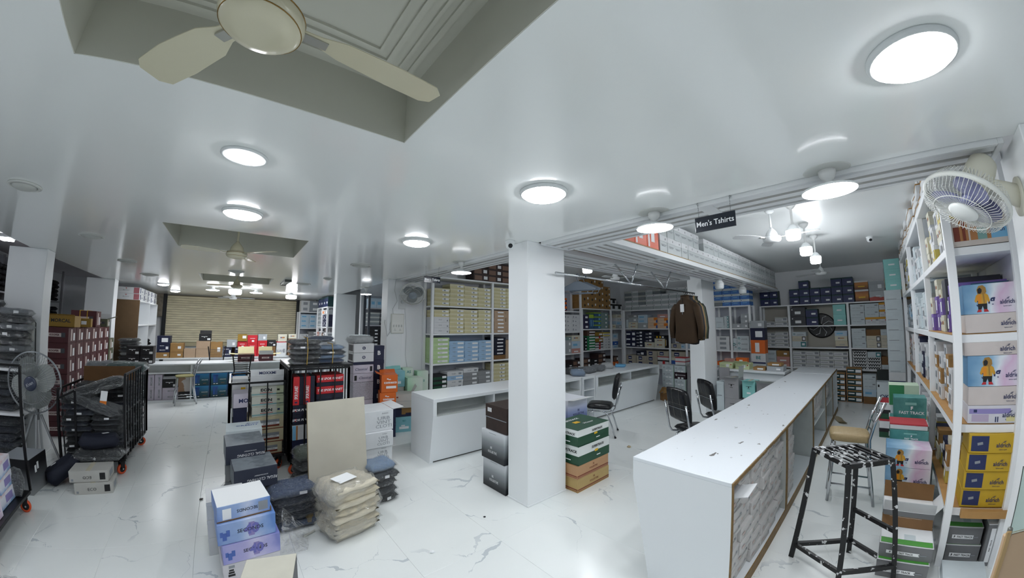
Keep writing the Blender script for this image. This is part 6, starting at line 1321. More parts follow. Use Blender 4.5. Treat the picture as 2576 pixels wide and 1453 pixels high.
put('kraft', 'brown and white blotched carton under the far counter behind the cushion chair', (-1.06, 10.16), (-.83, 10.16), .20, .34, .3, UC, over=dict(m=ramp_mat('camel_print', [(0, '#a28064'), (.46, '#a28064'), (.5, '#d0cbc8'), (1, '#d0cbc8')], 'X', -.1, .1, noise=.3, nscale=9), st=()))
put('wing_black', 'black carton with white moon marks at the plinth under the far counter', (-1.06, 10.16), (-.83, 10.16), .042, .157, .3, UC)
VJ = ramp_mat('jeans_blue', [(0, '#123c46'), (.45, '#16505c'), (.7, '#1d6a94'), (1, '#2b7fb4')], 'Z', 0, .28, .4)
style('jeansbox', 'blue trouser carton', VJ, 'carton', None, None, (('F', -.30, .52, .13, .62, BLUI, 'printed_leg'), ('F', -.16, .52, .12, .62, mat('print_denim', '#2a4f86', .5), 'printed_leg'), ('F', -.23, .82, .3, .14, BLUI, 'printed_leg'), ('F', -.30, .12, .10, .06, WHI, 'printed_shoe'), ('F', -.14, .12, .10, .06, WHI, 'printed_shoe'), ('F', .46, .5, .05, .98, NAVI, 'print_edge')), (('F', 'VIVIN JONES', .2, .46, .08, WHI, dict(bold=.02, shear=.2)), ('F', 'denim', .2, .2, .07, TANI, dict(shear=.3))))
for n, (x0, x1) in enumerate(((-.79, -.44), (-.43, -.08), (-.07, .30))):
    for r in range(2): put('jeansbox', 'blue trouser carton under the far counter, %s from the cushion chair, %s row' % (ORD[n + 1], ('lower', 'upper')[r]), (x0, 10.15), (x1, 10.15), .042 + r * .275, .272, .3, 'trouser cartons under the far counter', .006)
for n, (x0, key, lab) in enumerate(((-2.06, 'wing_black', 'black winged carton on the far counter, outer one'), (-1.80, 'wing_black', 'black winged carton on the far counter, inner one'))):
    for r in range(2): put(key, lab + (', lower', ', upper')[r], (x0, 10.12), (x0 + .25, 10.12), .831 + r * .19, .188, .3, 'black winged cartons on the far counter', .006)
packs('white-edged shirt pack', -2.10, 10.62, .831, 7, (.38, .30, .075), 0, [CBLK, CWHT, CCHAR], 'shirt pile on the far counter', 'shirt packs on the far counter', .3, .01, FILM)
o = put('maroon', 'open maroon carton with cream flaps on the far counter, outer one', (.10, 10.20), (.45, 10.20), .832, .17, .3, None); add_flap(o, (.35, .3, .17), 'B', 65, CREAM, .6); add_flap(o, (.35, .3, .17), 'L', 5, CREAM, .6); add_flap(o, (.35, .3, .17), 'F', 8, CREAM, .3)
o = put('maroon', 'open maroon carton with cream flaps on the far counter, inner one', (.55, 10.20), (.86, 10.20), .832, .16, .3, None); add_flap(o, (.31, .3, .16), 'B', 70, CREAM, .6); add_flap(o, (.31, .3, .16), 'R', 4, CREAM, .6); add_flap(o, (.31, .3, .16), 'F', 95, GREY2, .3)
style('macks', 'navy carton reading MACKS', NAVY, 'carton', None, None, (('F', .3, .55, .2, .34, PSTK),), (('F', "MACK'S", -.05, .28, .14, WHI, dict(bold=.02)), ('F', "MACK'S", -.1, .82, .1, WHI, dict(bold=.02))))
BT = 'cartons on the table before the shutter'
for key, lab, x0, x1, z, h in (
    ('navy_mix', 'upper navy shirt carton beside the winged cartons', -1.77, -1.48, 1.165, .21), ('macks', 'lower navy shirt carton beside the winged cartons', -1.77, -1.48, .955, .205), ('kraft', 'kraft carton beneath the two navy shirt cartons', -1.78, -1.48, .812, .14),
    ('kraft', 'upper kraft carton second along the shutter table', -1.47, -1.17, .965, .225), ('kraft', 'lower kraft carton second along the shutter table', -1.47, -1.17, .812, .15), ('kraft_plain', 'lone brown carton between kraft and tall tan cartons', -1.16, -.89, .812, .23),
    ('kraft_plain', 'upper tan carton under the black open box', -.885, -.56, 1.04, .21), ('kraft_plain', 'lower tan carton under the black open box', -.885, -.56, .812, .225), ('kraft', 'kraft carton behind the barred iron chair back', -.55, -.265, .812, .41),
    ('macks', 'navy MACKS carton beside the barred iron chair back', -.30 + .05, -.04, .812, .26), ('silver_pack', 'white grey carton raised over the navy MACKS cartons', -.17, .07, 1.08, .2), ('macks', 'navy MACKS carton before the red cartons', .03, .08 + .16, .812, .26),
    ('orange_panel', 'mustard carton on top of the red cartons', .09, .325, 1.245, .19)):
    over = {}
    if 'tan carton' in lab: over = dict(m=TAN)
    if lab.startswith('mustard'): over = dict(m=MUST, st=(('F', .2, .6, .4, .4, PSTK),))
    if lab.startswith('navy MACKS carton before'): pass
    put(key, lab, (x0, 11.98), (x1, 11.98), z, h, .34, BT, .006, over)
carton('kraft_plain', 'plain carton hidden behind holding the white grey carton up', (-.05, 12.35, .812), (.3, .24, .266), 0, BT)
o = put('wing_black', 'open black box on the upper tan carton', (-.83, 12.0), (-.55, 12.0), 1.252, .19, .28, BT); add_flap(o, (.28, .28, .19), 'B', 80, BLK, .3)
style('redbox', 'red carton', RED, 'carton', None, None, (('F', .05, .3, .24, .22, WHI), ('F', 0, .62, .5, .05, WHI, 'print_line')), ())
for n, (x0, x1, z, h) in enumerate(((.09, .33, .812, .215), (.09, .33, 1.03, .21), (.335, .59, .812, .18), (.335, .59, .995, .18), (.335, .59, 1.178, .23), (.595, .84, .812, .18), (.595, .84, .995, .26))):
    put('redbox', 'red carton on the shutter table, %s' % ('first stack lower', 'first stack upper', 'tall middle stack lowest', 'tall middle stack second', 'tall middle stack topmost', 'last stack lower', 'last stack upper')[n], (x0, 12.02), (x1, 12.02), z, h, .3, 'red cartons on the shutter table', .006)
for key, lab, x0, x1, z, h in (('silver_pack', 'white carton topping the last red stack', .60, .83, 1.257, .18), ('kraft_plain', 'dark carton base beneath the black flower box', .85, 1.07, .812, .27), ('wing_black', 'black flower box beside the red cartons', .85, 1.07, 1.085, .18), ('white_shirt', 'white shirt carton standing beside the plastic bundles', 1.09, 1.35, .812, .28), ('redtop', 'white carton with red lid under the cream label box', 1.09, 1.36, 1.094, .13), ('cream_brown', 'cream label box on the red-lidded carton', 1.12, 1.36, 1.226, .21), ('kraft_plain', 'plain carton stack base at the table end', 1.40, 1.62, .812, .50), ('cream_brown', 'cream label box at the end of the shutter table', 1.40, 1.62, 1.314, .13)):
    put(key, lab, (x0, 12.02), (x1, 12.02), z, h, .3, BT, .006)
# shelving right of the shutter
FA = ((1.86, 13.3, 0), 0.0)
row(FA, .03, 2.171, [(.28, n_of('wht_mix', .19, 2)), (.28, n_of('grey_mix', .19, 2)), (.28, n_of('wht_mix', .19, 2)), (.27, n_of('wht_mix', .19, 2))], 'shutter shelving top', 'the shutter', .36)
row(FA, .03, 1.621, [(.28, n_of('bluewhite_pack', .155, 3)), (.28, n_of('bluewhite_pack', .155, 3)), .03, (.27, n_of('silver_pack', .155, 3))], 'shutter shelving middle', 'the shutter', .36)
row(FA, .03, 1.051, [(.28, n_of('white_shirt', .09, 4)), (.28, n_of('grey_shirt', .09, 5)), .03, (.27, n_of('white_shirt', .09, 4))], 'shutter shelving low', 'the shutter', .36)
FB_ = ((2.24, 12.35, 0), -PI / 2)
row(FB_, .02, 2.271, [(.34, [('navyteal', .3)]), (.34, [('navyteal', .3)]), (.34, [('navyteal', .3)]), (.36, [('navyteal', .3)])], 'top of the end shelving', 'the shutter', .28)
row(FB_, .03, 1.681, [(.16, n_of('silver_pack', .13, 4)), (.16, n_of('grey_mix', .13, 4)), (.16, n_of('silver_pack', .13, 4)), (.16, n_of('grey_mix', .13, 4)), .05, (.34, [('macks', .18), ('macks', .18), ('orange_panel', .14)]), (.32, [('macks', .18), ('macks', .18), ('silver_pack', .14)])], 'navy box shelf', 'the shutter', .25)
row(FB_, .03, 1.151, [(.3, n_of('pink_box', .12, 3)), (.3, n_of('wht_mix', .13, 3)), .06, (.34, [('ring_white', .15), ('kraft_mix', .1), ('brown_shoe', .1)]), (.3, n_of('wht_mix', .12, 3))], 'shelf under the navy boxes', 'the shutter', .25)
carton('macks', 'navy MACKS carton facing the hall at the end shelving, lower', (2.40, 10.93 + .14, 1.70 - .02 + .001), (.001 + .18, .02, .17), 0) if False else None
# ------------------------------------------------------------------ centre cages and stacks
cage('narrow black roll cage holding white branded shoe cartons', -.02, .56, 4.90, 5.85, 1.06, {'F': 1.06, 'L': 1.06, 'B': 1.06}, pitch=.20)
style('eon', 'white EON carton', c_('eon_white', '#cfd0c4'), 'carton', None, None, (('F', 0, .20, .99, .14, mat('print_aqua', '#86aeb0', .5), 'print_band'), ('F', .33, .6, .08, .2, NAVI, 'print_mark'), ('F', -.05, .34, .4, .05, REDI, 'red_line'), ('F', .38, .5, .22, .98, mat('print_sage', '#bfc7a8', .5), 'end_panel')), (('F', 'EON', -.05, .62, .30, BLKI, dict(bold=.04, sx=1.3)),))
for i, z in enumerate((.645, .765, .885)): carton('eon', 'white EON carton in the narrow cage, %s' % ('lowest', 'middle', 'topmost')[i], (.375 + (.0, .005, .01)[i], 5.14, z), (.345, .36, .118), math.radians((3, 0, -3)[i]), 'EON cartons in the narrow cage')
o = carton('moami_flat', 'open white MOXXMI carton crowning the narrow cage', (.375, 5.16, 1.004), (.36, .36, .12), -.04, over=dict(m=WHT, tx=(('F', 'Creative', .1, .45, .16, GREYI, dict(shear=.3)),))); f = add_flap(o, (.36, .36, .12), 'F', 100, WHT, .18)
on_face(o, 'F', (.36, .36, .12), 0, 1.3, text_mesh('MOXXMI', bold=.02), 'lettering', NAVI, off=.006, scale=(.045, .045, .06))
style('london', 'cream carton', c_('london_cream', '#c8bd9c'), 'carton', None, None, (('F', .1, .62, .52, .22, GREYI, 'grey_band'), ('F', .1, .44, .52, .20, WHI, 'white_band'), ('F', .1, .26, .52, .16, BRNI, 'brown_band'), ('F', 0, .03, .99, .06, BRNI, 'brown_edge')), (('F', 'West London', .1, .44, .12, BLKI, dict(shear=.35)),))
carton('london', 'cream carton with brown banded label right under the EON cartons', (.36, 5.13, .49), (.40, .36, .153), .02, 'cream banded cartons')
carton('london', 'cream carton with brown banded label second under the EON cartons', (.37, 5.13, .335), (.38, .36, .152), .0, 'cream banded cartons')
carton('london', 'cream torn carton lowest in the narrow cage', (.36, 5.13, .192), (.36, .36, .14), .0, 'cream banded cartons')
carton('moami_flat', 'white carton with navy letters behind the cage bars', (.095, 5.13, .77), (.16, .34, .16), .03, over=dict(tx=(('F', 'MO', .15, .5, .3, NAVI, dict(bold=.03)),)))
carton('navy_mix', 'navy carton behind the cage bars below the white lettered one', (.09, 5.15, .60), (.14, .34, .168), 0, over=dict(st=()))
carton('wing_black', 'black carton low behind the narrow cage bars', (.09, 5.15, .192), (.16, .34, .405), 0, over=dict(st=()))
carton('yellow_mix', 'white carton with yellow spot behind the narrow cage uprights', (.09, 5.5, .192), (.17, .3, .86), 0, over=dict(st=(('F', .2, .85, .3, .06, YELI),), m=WHT))
cage('tall black roll cage packed with red and navy sock cartons, bundles on its lid', .572, 1.24, 4.62, 5.62, 1.22, {'F': 1.22, 'R': 1.22, 'B': 1.22, 'L': 1.22}, pitch=.17)
bm = bmesh.new(); box(bm, .56, 1.28, 4.60, 5.64, 1.236, 1.26, .004); tag(obj('black_lid_sheet', bm, mat('black_vinyl', '#121316', .3, bump=.4, bscale=12)), 'black vinyl sheet covering the tall roll cage', 'sheet')
bm = bmesh.new(); box(bm, .585, .60, 4.66, 5.6, .2, 1.2); tag(obj('black_side_sheet', bm, mat('black_vinyl', '#121316')), 'black vinyl hanging down the flank of the tall roll cage', 'sheet')
style('planet_red', 'red carton', c_('planet_red', '#c4262c'), 'carton', None, None, (('F', -.36, .5, .05, .4, NAVI, 'round_mark'),), (('F', 'THE SPOR PLANET', .0, .5, .36, WHI, dict(bold=.02, shear=.2, sx=.9)),))
style('planet_navy', 'navy carton', NAVY2, 'carton', None, None, (('F', -.36, .5, .06, .3, REDI, 'round_mark'), ('F', .32, .5, .2, .3, PSTK)), (('F', 'SPOR PLANET', -.05, .5, .3, WHI, dict(bold=.02, shear=.2)),))
style('planet_up', 'red upright carton', c_('planet_red', '#c4262c'), 'carton', None, None, (('F', 0, .1, .4, .05, NAVI, 'round_mark'),), (('F', 'SPOR PLANET', .0, .45, .55, WHI, dict(bold=.02, spin=PI / 2, sx=.5)),))
for x0, lab in ((.615, 'outer'), (.735, 'inner')):
    put('planet_up', 'red carton standing on edge in the tall cage, %s of two' % lab, (x0, 4.66), (x0 + .068, 4.66), .80, .33, .36); put('planet_navy', 'navy carton standing beside the %s red upright carton' % lab, (x0 + .07, 4.67), (x0 + .118, 4.67), .80, .33, .36, over=dict(tx=(), st=()))
for key, z, h, lab in (('planet_red', 1.045, .085, 'upper red carton lying in the tall cage'), ('planet_navy', .995, .048, 'thin navy carton between the two red lying cartons'), ('planet_red', .905, .088, 'lower red carton lying in the tall cage'), ('planet_navy', .84, .062, 'navy carton just under the lower red lying carton'), ('planet_navy', .765, .072, 'navy lettered carton third under the red lying cartons'), ('planet_navy', .69, .072, 'navy carton hidden low behind the leaning board')):
    put(key, lab, (.875, 4.67), (1.19, 4.67), z, h, .36, over=dict(tx=(), st=()) if h < .065 else None)
for i, z in enumerate((.57, .685)): put('planet_navy', 'navy SPOR PLANET carton under the red uprights, %s' % ('lower', 'upper')[i], (.615, 4.66), (.86, 4.66), z, .113, .36)
put('wht_mix', 'white carton with blue and tan stripe in the foot of the tall cage', (.615, 4.66), (.86, 4.66), .395, .17, .36, over=dict(st=(('F', -.42, .5, .14, .98, SKYI, 'stripe'), ('F', -.3, .5, .07, .98, TANI, 'stripe'))))
put('navy_mix', 'blue wrapped carton at the foot of the tall cage', (.615, 4.66), (.86, 4.66), .192, .20, .36); put('planet_navy', 'navy carton block filling the tall cage behind the board', (.875, 4.68), (1.19, 4.68), .192, .495, .36, over=dict(tx=(), st=()))
random.seed(8)
packs('black folded jeans tied with yellow cord', .76, 4.88, 1.262, 5, (.34, .36, .06), .1, [CBLK, CCHAR], 'bundle over the tall cage, outer', 'tied jeans on the tall cage', .2, .012, FILM)
packs('blue folded jeans tied with yellow cord', 1.06, 4.92, 1.262, 4, (.36, .36, .055), -.05, [CDENL, CCHAR, CDEN], 'bundle over the tall cage, inner', 'tied jeans on the tall cage', .2, .012, FILM)
packs('pale blue folded shirt', 1.02, 5.35, 1.262, 5, (.34, .34, .065), .2, [CDENL, CWHT, CDEN], 'bundle over the tall cage, rear', 'tied jeans on the tall cage', .2, .012, FILM)
for (x, y, h) in ((.76, 4.70, .32), (1.06, 4.735, .24)):
    bm = bmesh.new(); tube(bm, [(x, y - .012, 1.265), (x + .005, y - .016, 1.26 + h * .6), (x, y + .03, 1.265 + h), (x, y + .3, 1.268 + h)], .005, 6); tag(obj('yellow_cord', bm, mat('cord_straw', '#b08f3c', .8)), 'yellow cord tying the %s bundle on the tall cage' % ('black jeans' if x < .9 else 'blue jeans'), 'cord')
# white and patterned cartons stacked behind the tall cage
style('ring_logo', 'white glossy carton with ring badge', WHT, 'carton', None, None, (('L', 0, .5, .7, .7, DGRY, 'dark_panel'),), (('F', 'O', .0, .5, .36, NAVI, dict(bold=.02)), ('F', 'GT', .0, .5, .16, NAVI, dict(bold=.02))))
CS = 'cartons stacked behind the tall cage'
base = [('moami_flat', 'white carton at the floor behind the tall cage', .0, .28, {}), ('moami_flat', 'white carton second up behind the tall cage', .282, .28, {}), ('moami_flat', 'dotted white carton third up behind the tall cage', .564, .28, dict(m=mat('card_dots', '#bdb9c4', .6, noise=.3, nscale=60), tx=())), ('moami_flat', 'white Classical carton lower of two, tied with cord', .846, .135, dict(tx=(('F', 'Classical', .1, .5, .3, NAVI, dict(shear=.3)),), st=(('F', -.38, .5, .12, .6, BLKI, 'print_figure'),))), ('moami_flat', 'white Classical carton upper of two, tied with cord', .983, .135, dict(tx=(('F', 'Classical', -.1, .5, .3, NAVI, dict(shear=.3)),), st=(('F', .38, .5, .12, .6, BLKI, 'print_figure'),))), ('navy_mix', 'thin dark carton between badge cartons and Classical cartons', 1.12, .04, dict(st=())), ('ring_logo', 'white carton with ring badge, lower of two', 1.162, .145, {}), ('ring_logo', 'white carton with ring badge, upper of two', 1.309, .145, {})]
for key, lab, z, h, ov in base: put(key, lab, (1.60, 5.72), (1.92, 5.72), z, h - .002, .34, CS, over=ov)
pack('shiny clear plastic bag heaped on the ring badge cartons', (1.74, 5.90, 1.456), (.36, .34, .12), .2, CWHT, True)
for i in range(6): put('navy_mix', 'navy badge carton behind the white stack, %s up' % ORD[i + 1], (1.95, 5.80), (2.12, 5.80), i * .235, .232, .3, CS, over=dict(st=(), tx=(('F', 'B', 0, .5, .3, WHI, dict(bold=.03)),)))
# store shelf behind the pillar
FC_ = ((2.95, 9.25, 0), 0.0)
row(FC_, .03, 2.201, [(.17, [('bluewhite_pack', .26)]), (.17, [('bluewhite_pack', .26)]), (.17, [('bluewhite_pack', .26)]), .06, (.27, n_of('grey_mix', .16, 2)), (.27, n_of('grey_mix', .16, 2))], 'dark store shelving', 'the far column', .36)
row(FC_, .03, 1.751, [(.26, n_of('dark_silver', .11, 3)), (.26, n_of('darkgrey_box', .11, 3)), .06, (.27, n_of('dark_silver', .16, 2)), (.27, n_of('dark_silver', .16, 2))], 'dark store middle shelf', 'the far column', .36)
row(FC_, .03, 1.201, [(.26, n_of('black_shirt', .09, 5)), (.26, n_of('black_shirt', .09, 5)), .06, (.27, n_of('black_shirt', .09, 5)), (.27, n_of('black_shirt', .09, 4))], 'dark store lower shelf', 'the far column', .36)
style('badge_white', 'white carton with round black badge', WHT2, 'carton', None, None, (('F', .3, .85, .16, .24, BLUI, 'blue_corner'), ('F', -.3, .12, .2, .14, YELI, 'yellow_patch'), ('F', .1, .1, .4, .06, BLKI, 'dark_stripe')), (('F', 'O', .15, .55, .34, BLKI, dict(bold=.02)), ('F', 'B', .15, .55, .16, BLKI, dict(bold=.03))))
for i in range(3): put('badge_white', 'white carton with round badge beside the pillar edge, %s up' % ORD[i + 1], (2.20, 7.9), (2.56, 7.9), i * .51, .505, .4, 'badge cartons behind the pillar')
"""end"""
# ------------------------------------------------------------------ orange, blue and mint cartons at the pillar foot
style('comeco', 'orange carton', c_('comeco', '#dd6a20'), 'carton', None, None, (('F', .1, .3, .62, .14, WHI, 'white_blocks'), ('F', -.12, .78, .1, .06, WHI, 'bird_mark'), ('F', .0, .74, .14, .05, WHI, 'bird_mark')), (('F', 'comeco', .05, .56, .12, WHI, dict(bold=.03)),))
o = put('comeco', 'open orange carton, upper of the two at the pillar foot', (1.95, 5.42), (2.19, 5.36), .70, .27, .3, 'orange cartons at the pillar foot'); add_flap(o, (.247, .3, .27), 'L', 25, ORG, .3); add_flap(o, (.247, .3, .27), 'B', 20, ORG, .4)
put('comeco', 'orange carton, lower of the two at the pillar foot', (1.93, 5.43), (2.17, 5.37), .46, .238, .3, 'orange cartons at the pillar foot')
for i in range(2): put('navy_mix', 'dark navy carton under the orange ones, %s' % ('lower', 'upper')[i], (1.93, 5.43), (2.17, 5.37), i * .228, .226, .3, over=dict(st=(('F', .1, .35, .4, .2, PSTK),)))
style('ajc', 'light blue carton', c_('ajc', '#84bfca'), 'carton', None, None, (('F', 0, .28, .5, .16, WHI, 'white_blocks'), ('F', -.05, .42, .2, .08, WHI, 'white_blocks')), (('F', 'AJC', 0, .72, .14, TEALI, dict(bold=.02)),))
put('ajc', 'light blue AJC carton on the floor, lowest by the slotted counter', (2.235, 5.58), (2.53, 5.50), 0, .25, .3, 'light blue cartons')
put('navy_mix', 'navy carton with torn brown top on the light blue floor carton', (2.20, 5.58), (2.51, 5.50), .252, .15, .32, over=dict(st=(('F', .2, .7, .5, .6, BRN, 'torn_patch'), ('F', .05, .45, .2, .4, BRN, 'torn_patch'))))
o = put('white_tall', 'open white grey carton on the torn navy carton', (2.16, 5.56), (2.48, 5.44), .404, .22, .34, over=dict(m=c_('ash', '#bdbcb6'), lid=None, st=(('F', 0, .5, .96, .02, GREYI, 'seam_line'), ('F', -.2, .8, .08, .1, BRNI), ('F', -.2, .25, .5, .06, GREYI)), name='carton')); add_flap(o, (.342, .34, .22), 'L', 35, WHT, .4); add_flap(o, (.342, .34, .22), 'R', 60, WHT, .4)
put('white_tall', 'grey lettered carton under the upper light blue AJC carton', (2.28, 5.92), (2.52, 5.88), .0, .68, .26, over=dict(m=c_('ash', '#bdbcb6'), lid=None, name='carton', st=(('F', 0, .88, .8, .02, GREYI, 'seam_line'), ('F', 0, .75, .5, .04, GREYI))))
o = put('ajc', 'open light blue AJC carton at shoulder height by the pillar', (2.26, 5.91), (2.53, 5.87), .682, .27, .27, 'light blue cartons'); add_flap(o, (.27, .27, .27), 'L', 10, TURQ, .35); add_flap(o, (.27, .27, .27), 'B', 30, TURQ, .4)
style('mint', 'pale mint carton', ramp_mat('mint', [(0, '#a9d8b8'), (.5, '#c9dccb'), (1, '#d6dfd6')], 'X', -.13, .13, .5, noise=.15), 'carton', None, None, (('F', .1, .3, .4, .12, GREYI, 'print_line'),), (('F', 'Carlley', .1, .3, .07, GREYI, dict(shear=.2)),))
put('white_tall', 'white carton base beneath the mint carton', (2.53, 5.74), (2.80, 5.70), 0, .48, .26, over=dict(name='carton', lid=None, m=TURQ)); put('mint', 'pale mint carton beside the light blue AJC cartons', (2.52, 5.74), (2.79, 5.70), .482, .36, .27)
put('mint', 'small slanted mint carton reading AS above the mint carton', (2.56, 6.05), (2.74, 6.00), .0, .98, .18, over=dict(tx=(('F', 'AS', .1, .93, .05, TEALI, dict(bold=.02)),), st=()))
put('mint', 'upright mint carton with sideways INS lettering', (2.79, 5.93), (3.0, 5.90), .30, .62, .2, over=dict(tx=(('F', 'INS', .1, .72, .10, TEALI, dict(bold=.03, spin=PI / 2)), ('F', 'XL', .1, .3, .08, WHI)), st=()))
carton('white_tall', 'white carton under the upright INS carton', (2.90, 6.03, 0), (.22, .2, .298), -.1, over=dict(lid=None, name='carton'))
# ------------------------------------------------------------------ plywood board, white URBAN cartons, bundles on the hall floor
t = thing('plywood_board', 'grey stained plywood sheet leaning upright behind the cream cloth bundles', 'board', (.88, 3.52, .0), 0, rot=(math.radians(-9), 0, math.radians(1.5)))
bm = bmesh.new(); box(bm, -.27, .27, -.008, .008, 0, 1.03, .002); obj('sheet', bm, mat('plywood_grey', '#c3beaf', .7, noise=.12, nscale=3), t)
bm = bmesh.new(); box(bm, -.273, -.268, -.0085, .0085, 0, 1.03); obj('edge', bm, mat('ply_edge', '#82745a', .8), t)
bm = bmesh.new(); tube(bm, [(.585, 3.40, .02), (.60, 3.50, .16), (.61, 3.52, .30)], [.035, .026, .024], 10); tag(obj('wooden_prop', bm, mat('prop_wood', '#7c6a48', .7, noise=.2)), 'stubby brown wooden prop at the foot of the plywood sheet', 'prop')
bm = bmesh.new(); tube(bm, [(.50, 3.22, .010), (.60, 3.27, .010)], .009, 8); tag(obj('white_stick', bm, mat('stick_white', '#d3d2cb', .6)), 'short white stick lying on the floor by the cream bundles', 'stick')
style('urban', 'white carton', c_('urban_white', '#d9dcdf'), 'carton', None, None, (('R', .0, .9, .3, .02, GREYI, 'print_line'),), (('F', 'URB', .34, .62, .16, GREYI, dict(sx=1.5)), ('F', 'VINT', .34, .42, .16, GREYI, dict(sx=1.4)), ('F', 'CLOTI', .34, .22, .16, GREYI, dict(sx=1.3)), ('F', 'E', -.03, .4, .18, BLKI, dict(bold=.01)), ('F', 'Authentic', .36, .86, .06, GREYI, dict(shear=.3))))
for i, z in enumerate((.14, .32, .50)): carton('urban', 'white URBAN carton behind the plywood sheet, %s' % ('lowest', 'middle', 'topmost with open flaps')[i], (1.26, 4.36 - .03 * i, z), (.74, .44, .178 if i < 2 else .235), math.radians(1 - i), 'white cartons behind the plywood sheet') if i < 2 else None
o = carton('urban', 'white URBAN carton behind the plywood sheet, topmost with open flaps', (1.29, 4.38, .50), (.72, .44, .235), math.radians(-1), 'white cartons behind the plywood sheet'); add_flap(o, (.72, .44, .235), 'L', 20, WHT, .4); add_flap(o, (.72, .44, .235), 'R', 6, WHT, .3)
carton('kraft_plain', 'brown carton at the floor under the white URBAN cartons', (1.27, 4.38, 0), (.66, .40, .138), .0, over=dict(m=BRN))
random.seed(31)
for i in range(3): pack('cream folded cloth bundle in creased clear plastic, %s of three' % ('lowest', 'middle', 'topmost')[i], (.85 + (.0, .015, -.02)[i], 3.16 + (.0, .02, .01)[i], (.0, .145, .285)[i]), (.43, .34, .175), math.radians((14, 10, 16)[i]), (CBEI, CBEI2, CBEI)[i], True, 'cream cloth bundles', 2 if i == 2 else 0, (0, 0), film_mat('polythene_thick', '#fbfbf8', .30, .14))
for i in range(7):
    pack('folded cream cloth layer edge, %s from the floor, in the cloth bundles' % ORD[i + 1], (.86, 3.15, .02 + i * .058), (.41, .325, .07), math.radians(13) + random.uniform(-.03, .03), (CBEI, CBEI2)[i % 2], False, 'cream cloth layers')
bm = bmesh.new(); box(bm, -.09, .09, -.06, .06, 0, .002); o = tag(obj('paper_sheet', bm, PAPER), 'white paper slip lying on the topmost cream bundle', 'paper'); o.location = (.80, 3.10, .475); o.rotation_euler = (.12, .05, .5)
packs('blue jeans in clear plastic', 1.27, 3.58, 0, 5, (.28, .30, .075), .1, [CBLK, CCHAR, CDEN, CDENL], 'pile beside the plywood sheet', 'jeans piles on the hall floor', .3, .012, FILM)
packs('navy jeans in clear plastic', .47, 3.55, 0, 5, (.36, .34, .07), .05, [CNAVY, CDEN, CNAVY], 'pile on the other flank of the plywood sheet', 'jeans piles on the hall floor', .5, .015, FILM)
packs('dark wrapped clothes', .72, 4.12, .0, 5, (.34, .34, .09), .0, [CBLK, CCHAR, COLV], 'pile at the foot of the tall cage', 'wrapped clothes at the tall cage foot', .2, .02, FILM)
# clear loose film
def film_sheet(label, pts, name='plastic_sheet'):
    bm = bmesh.new(); nx, ny = len(pts), len(pts[0]); g = [[bm.verts.new(p) for p in r] for r in pts]
    for i in range(nx - 1):
        for j in range(ny - 1): bm.faces.new((g[i][j], g[i + 1][j], g[i + 1][j + 1], g[i][j + 1]))
    bmesh.ops.subdivide_edges(bm, edges=bm.edges[:], cuts=2, use_grid_fill=True)
    for v in bm.verts: v.co += Vector((random.uniform(-.006, .006), random.uniform(-.006, .006), random.uniform(0, .01)))
    return tag(obj(name, bm, FILM, smooth=True), label, 'plastic')
film_sheet('clear plastic sheet trailing on the floor beside the 40 SECONDS stack', [[(.30, 3.05, .02), (.34, 3.2, .16), (.36, 3.3, .26)], [(.40, 3.0, .015), (.42, 3.15, .09), (.45, 3.3, .14)], [(.50, 3.0, .01), (.52, 3.12, .02), (.56, 3.25, .04)]])
# ------------------------------------------------------------------ front stacks: 40 SECONDS, ECO and REGAL cartons
BLUEP = ramp_mat('wash_blue', [(0, '#6f8cc8'), (.35, '#9db4dd'), (.6, '#c3cde8'), (.85, '#86a3d6'), (1, '#5f86c6')], 'X', -.2, .2, .5, noise=.35, nscale=5)
LILP = ramp_mat('wash_lilac', [(0, '#8f93cf'), (.35, '#b3aedb'), (.6, '#cbc6e4'), (.85, '#a7a6d8'), (1, '#7f86c6')], 'X', -.2, .2, .5, noise=.35, nscale=5)
LEAFP = mat('print_leaf_blue', '#4d69b4', .5)
style('sec40', 'blue watercolour carton', BLUEP, 'carton', None, None, (('F', .08, .5, .10, .66, LILI, 'print_4'), ('F', -.38, .38, .07, .36, LEAFP, 'leaf_print'), ('F', -.32, .52, .06, .3, LEAFP, 'leaf_print'), ('F', -.43, .5, .05, .24, LEAFP, 'leaf_print')), (('F', '40', .08, .52, .52, mat('print_lilac_deep', '#6f6fb6', .5), dict(bold=.05)), ('F', 'SECONDS', .06, .52, .17, BLKI, dict(sx=1.05))))
RZ = math.radians(4)
o = carton('eco', 'white ECO carton with black stones at the foot of the blue watercolour stack', (.095, 3.06, 0), (.37, .36, .13), RZ, over=dict(m=c_('eco2', '#cfcdd2'), st=(('F', -.36, .35, .12, .12, BLKI, 'print_stone'), ('F', -.36, .5, .10, .1, BLKI, 'print_stone'), ('F', -.36, .63, .08, .09, BLKI, 'print_stone'), ('F', -.35, .82, .1, .14, GREYI, 'print_flower')), tx=(('F', 'ECO', .05, .72, .26, BLKI, dict(sx=1.2)),)))
carton('sec40', 'lilac 40 SECONDS carton, lower one of the blue watercolour stack', (.10, 3.055, .132), (.365, .36, .135), RZ, over=dict(m=LILP))
carton('sec40', 'blue 40 SECONDS carton, upper one of the blue watercolour stack', (.075, 3.065, .269), (.365, .36, .145), RZ)
o = carton('sec40', 'scuffed blue 40 SECONDS carton turned over on top, white base up', (.055, 3.09, .418), (.335, .34, .105), math.radians(7), over=dict(tx=(('F', 'SECONDS', .06, .5, .2, BLKI, dict(spin=PI)),), st=(('T', 0, .5, .985, .985, WHI, 'white_top'), ('F', -.32, .45, .16, .7, PSTK), ('F', .36, .5, .18, .6, GREYI, 'barcode_patch')), tape=TAPE))
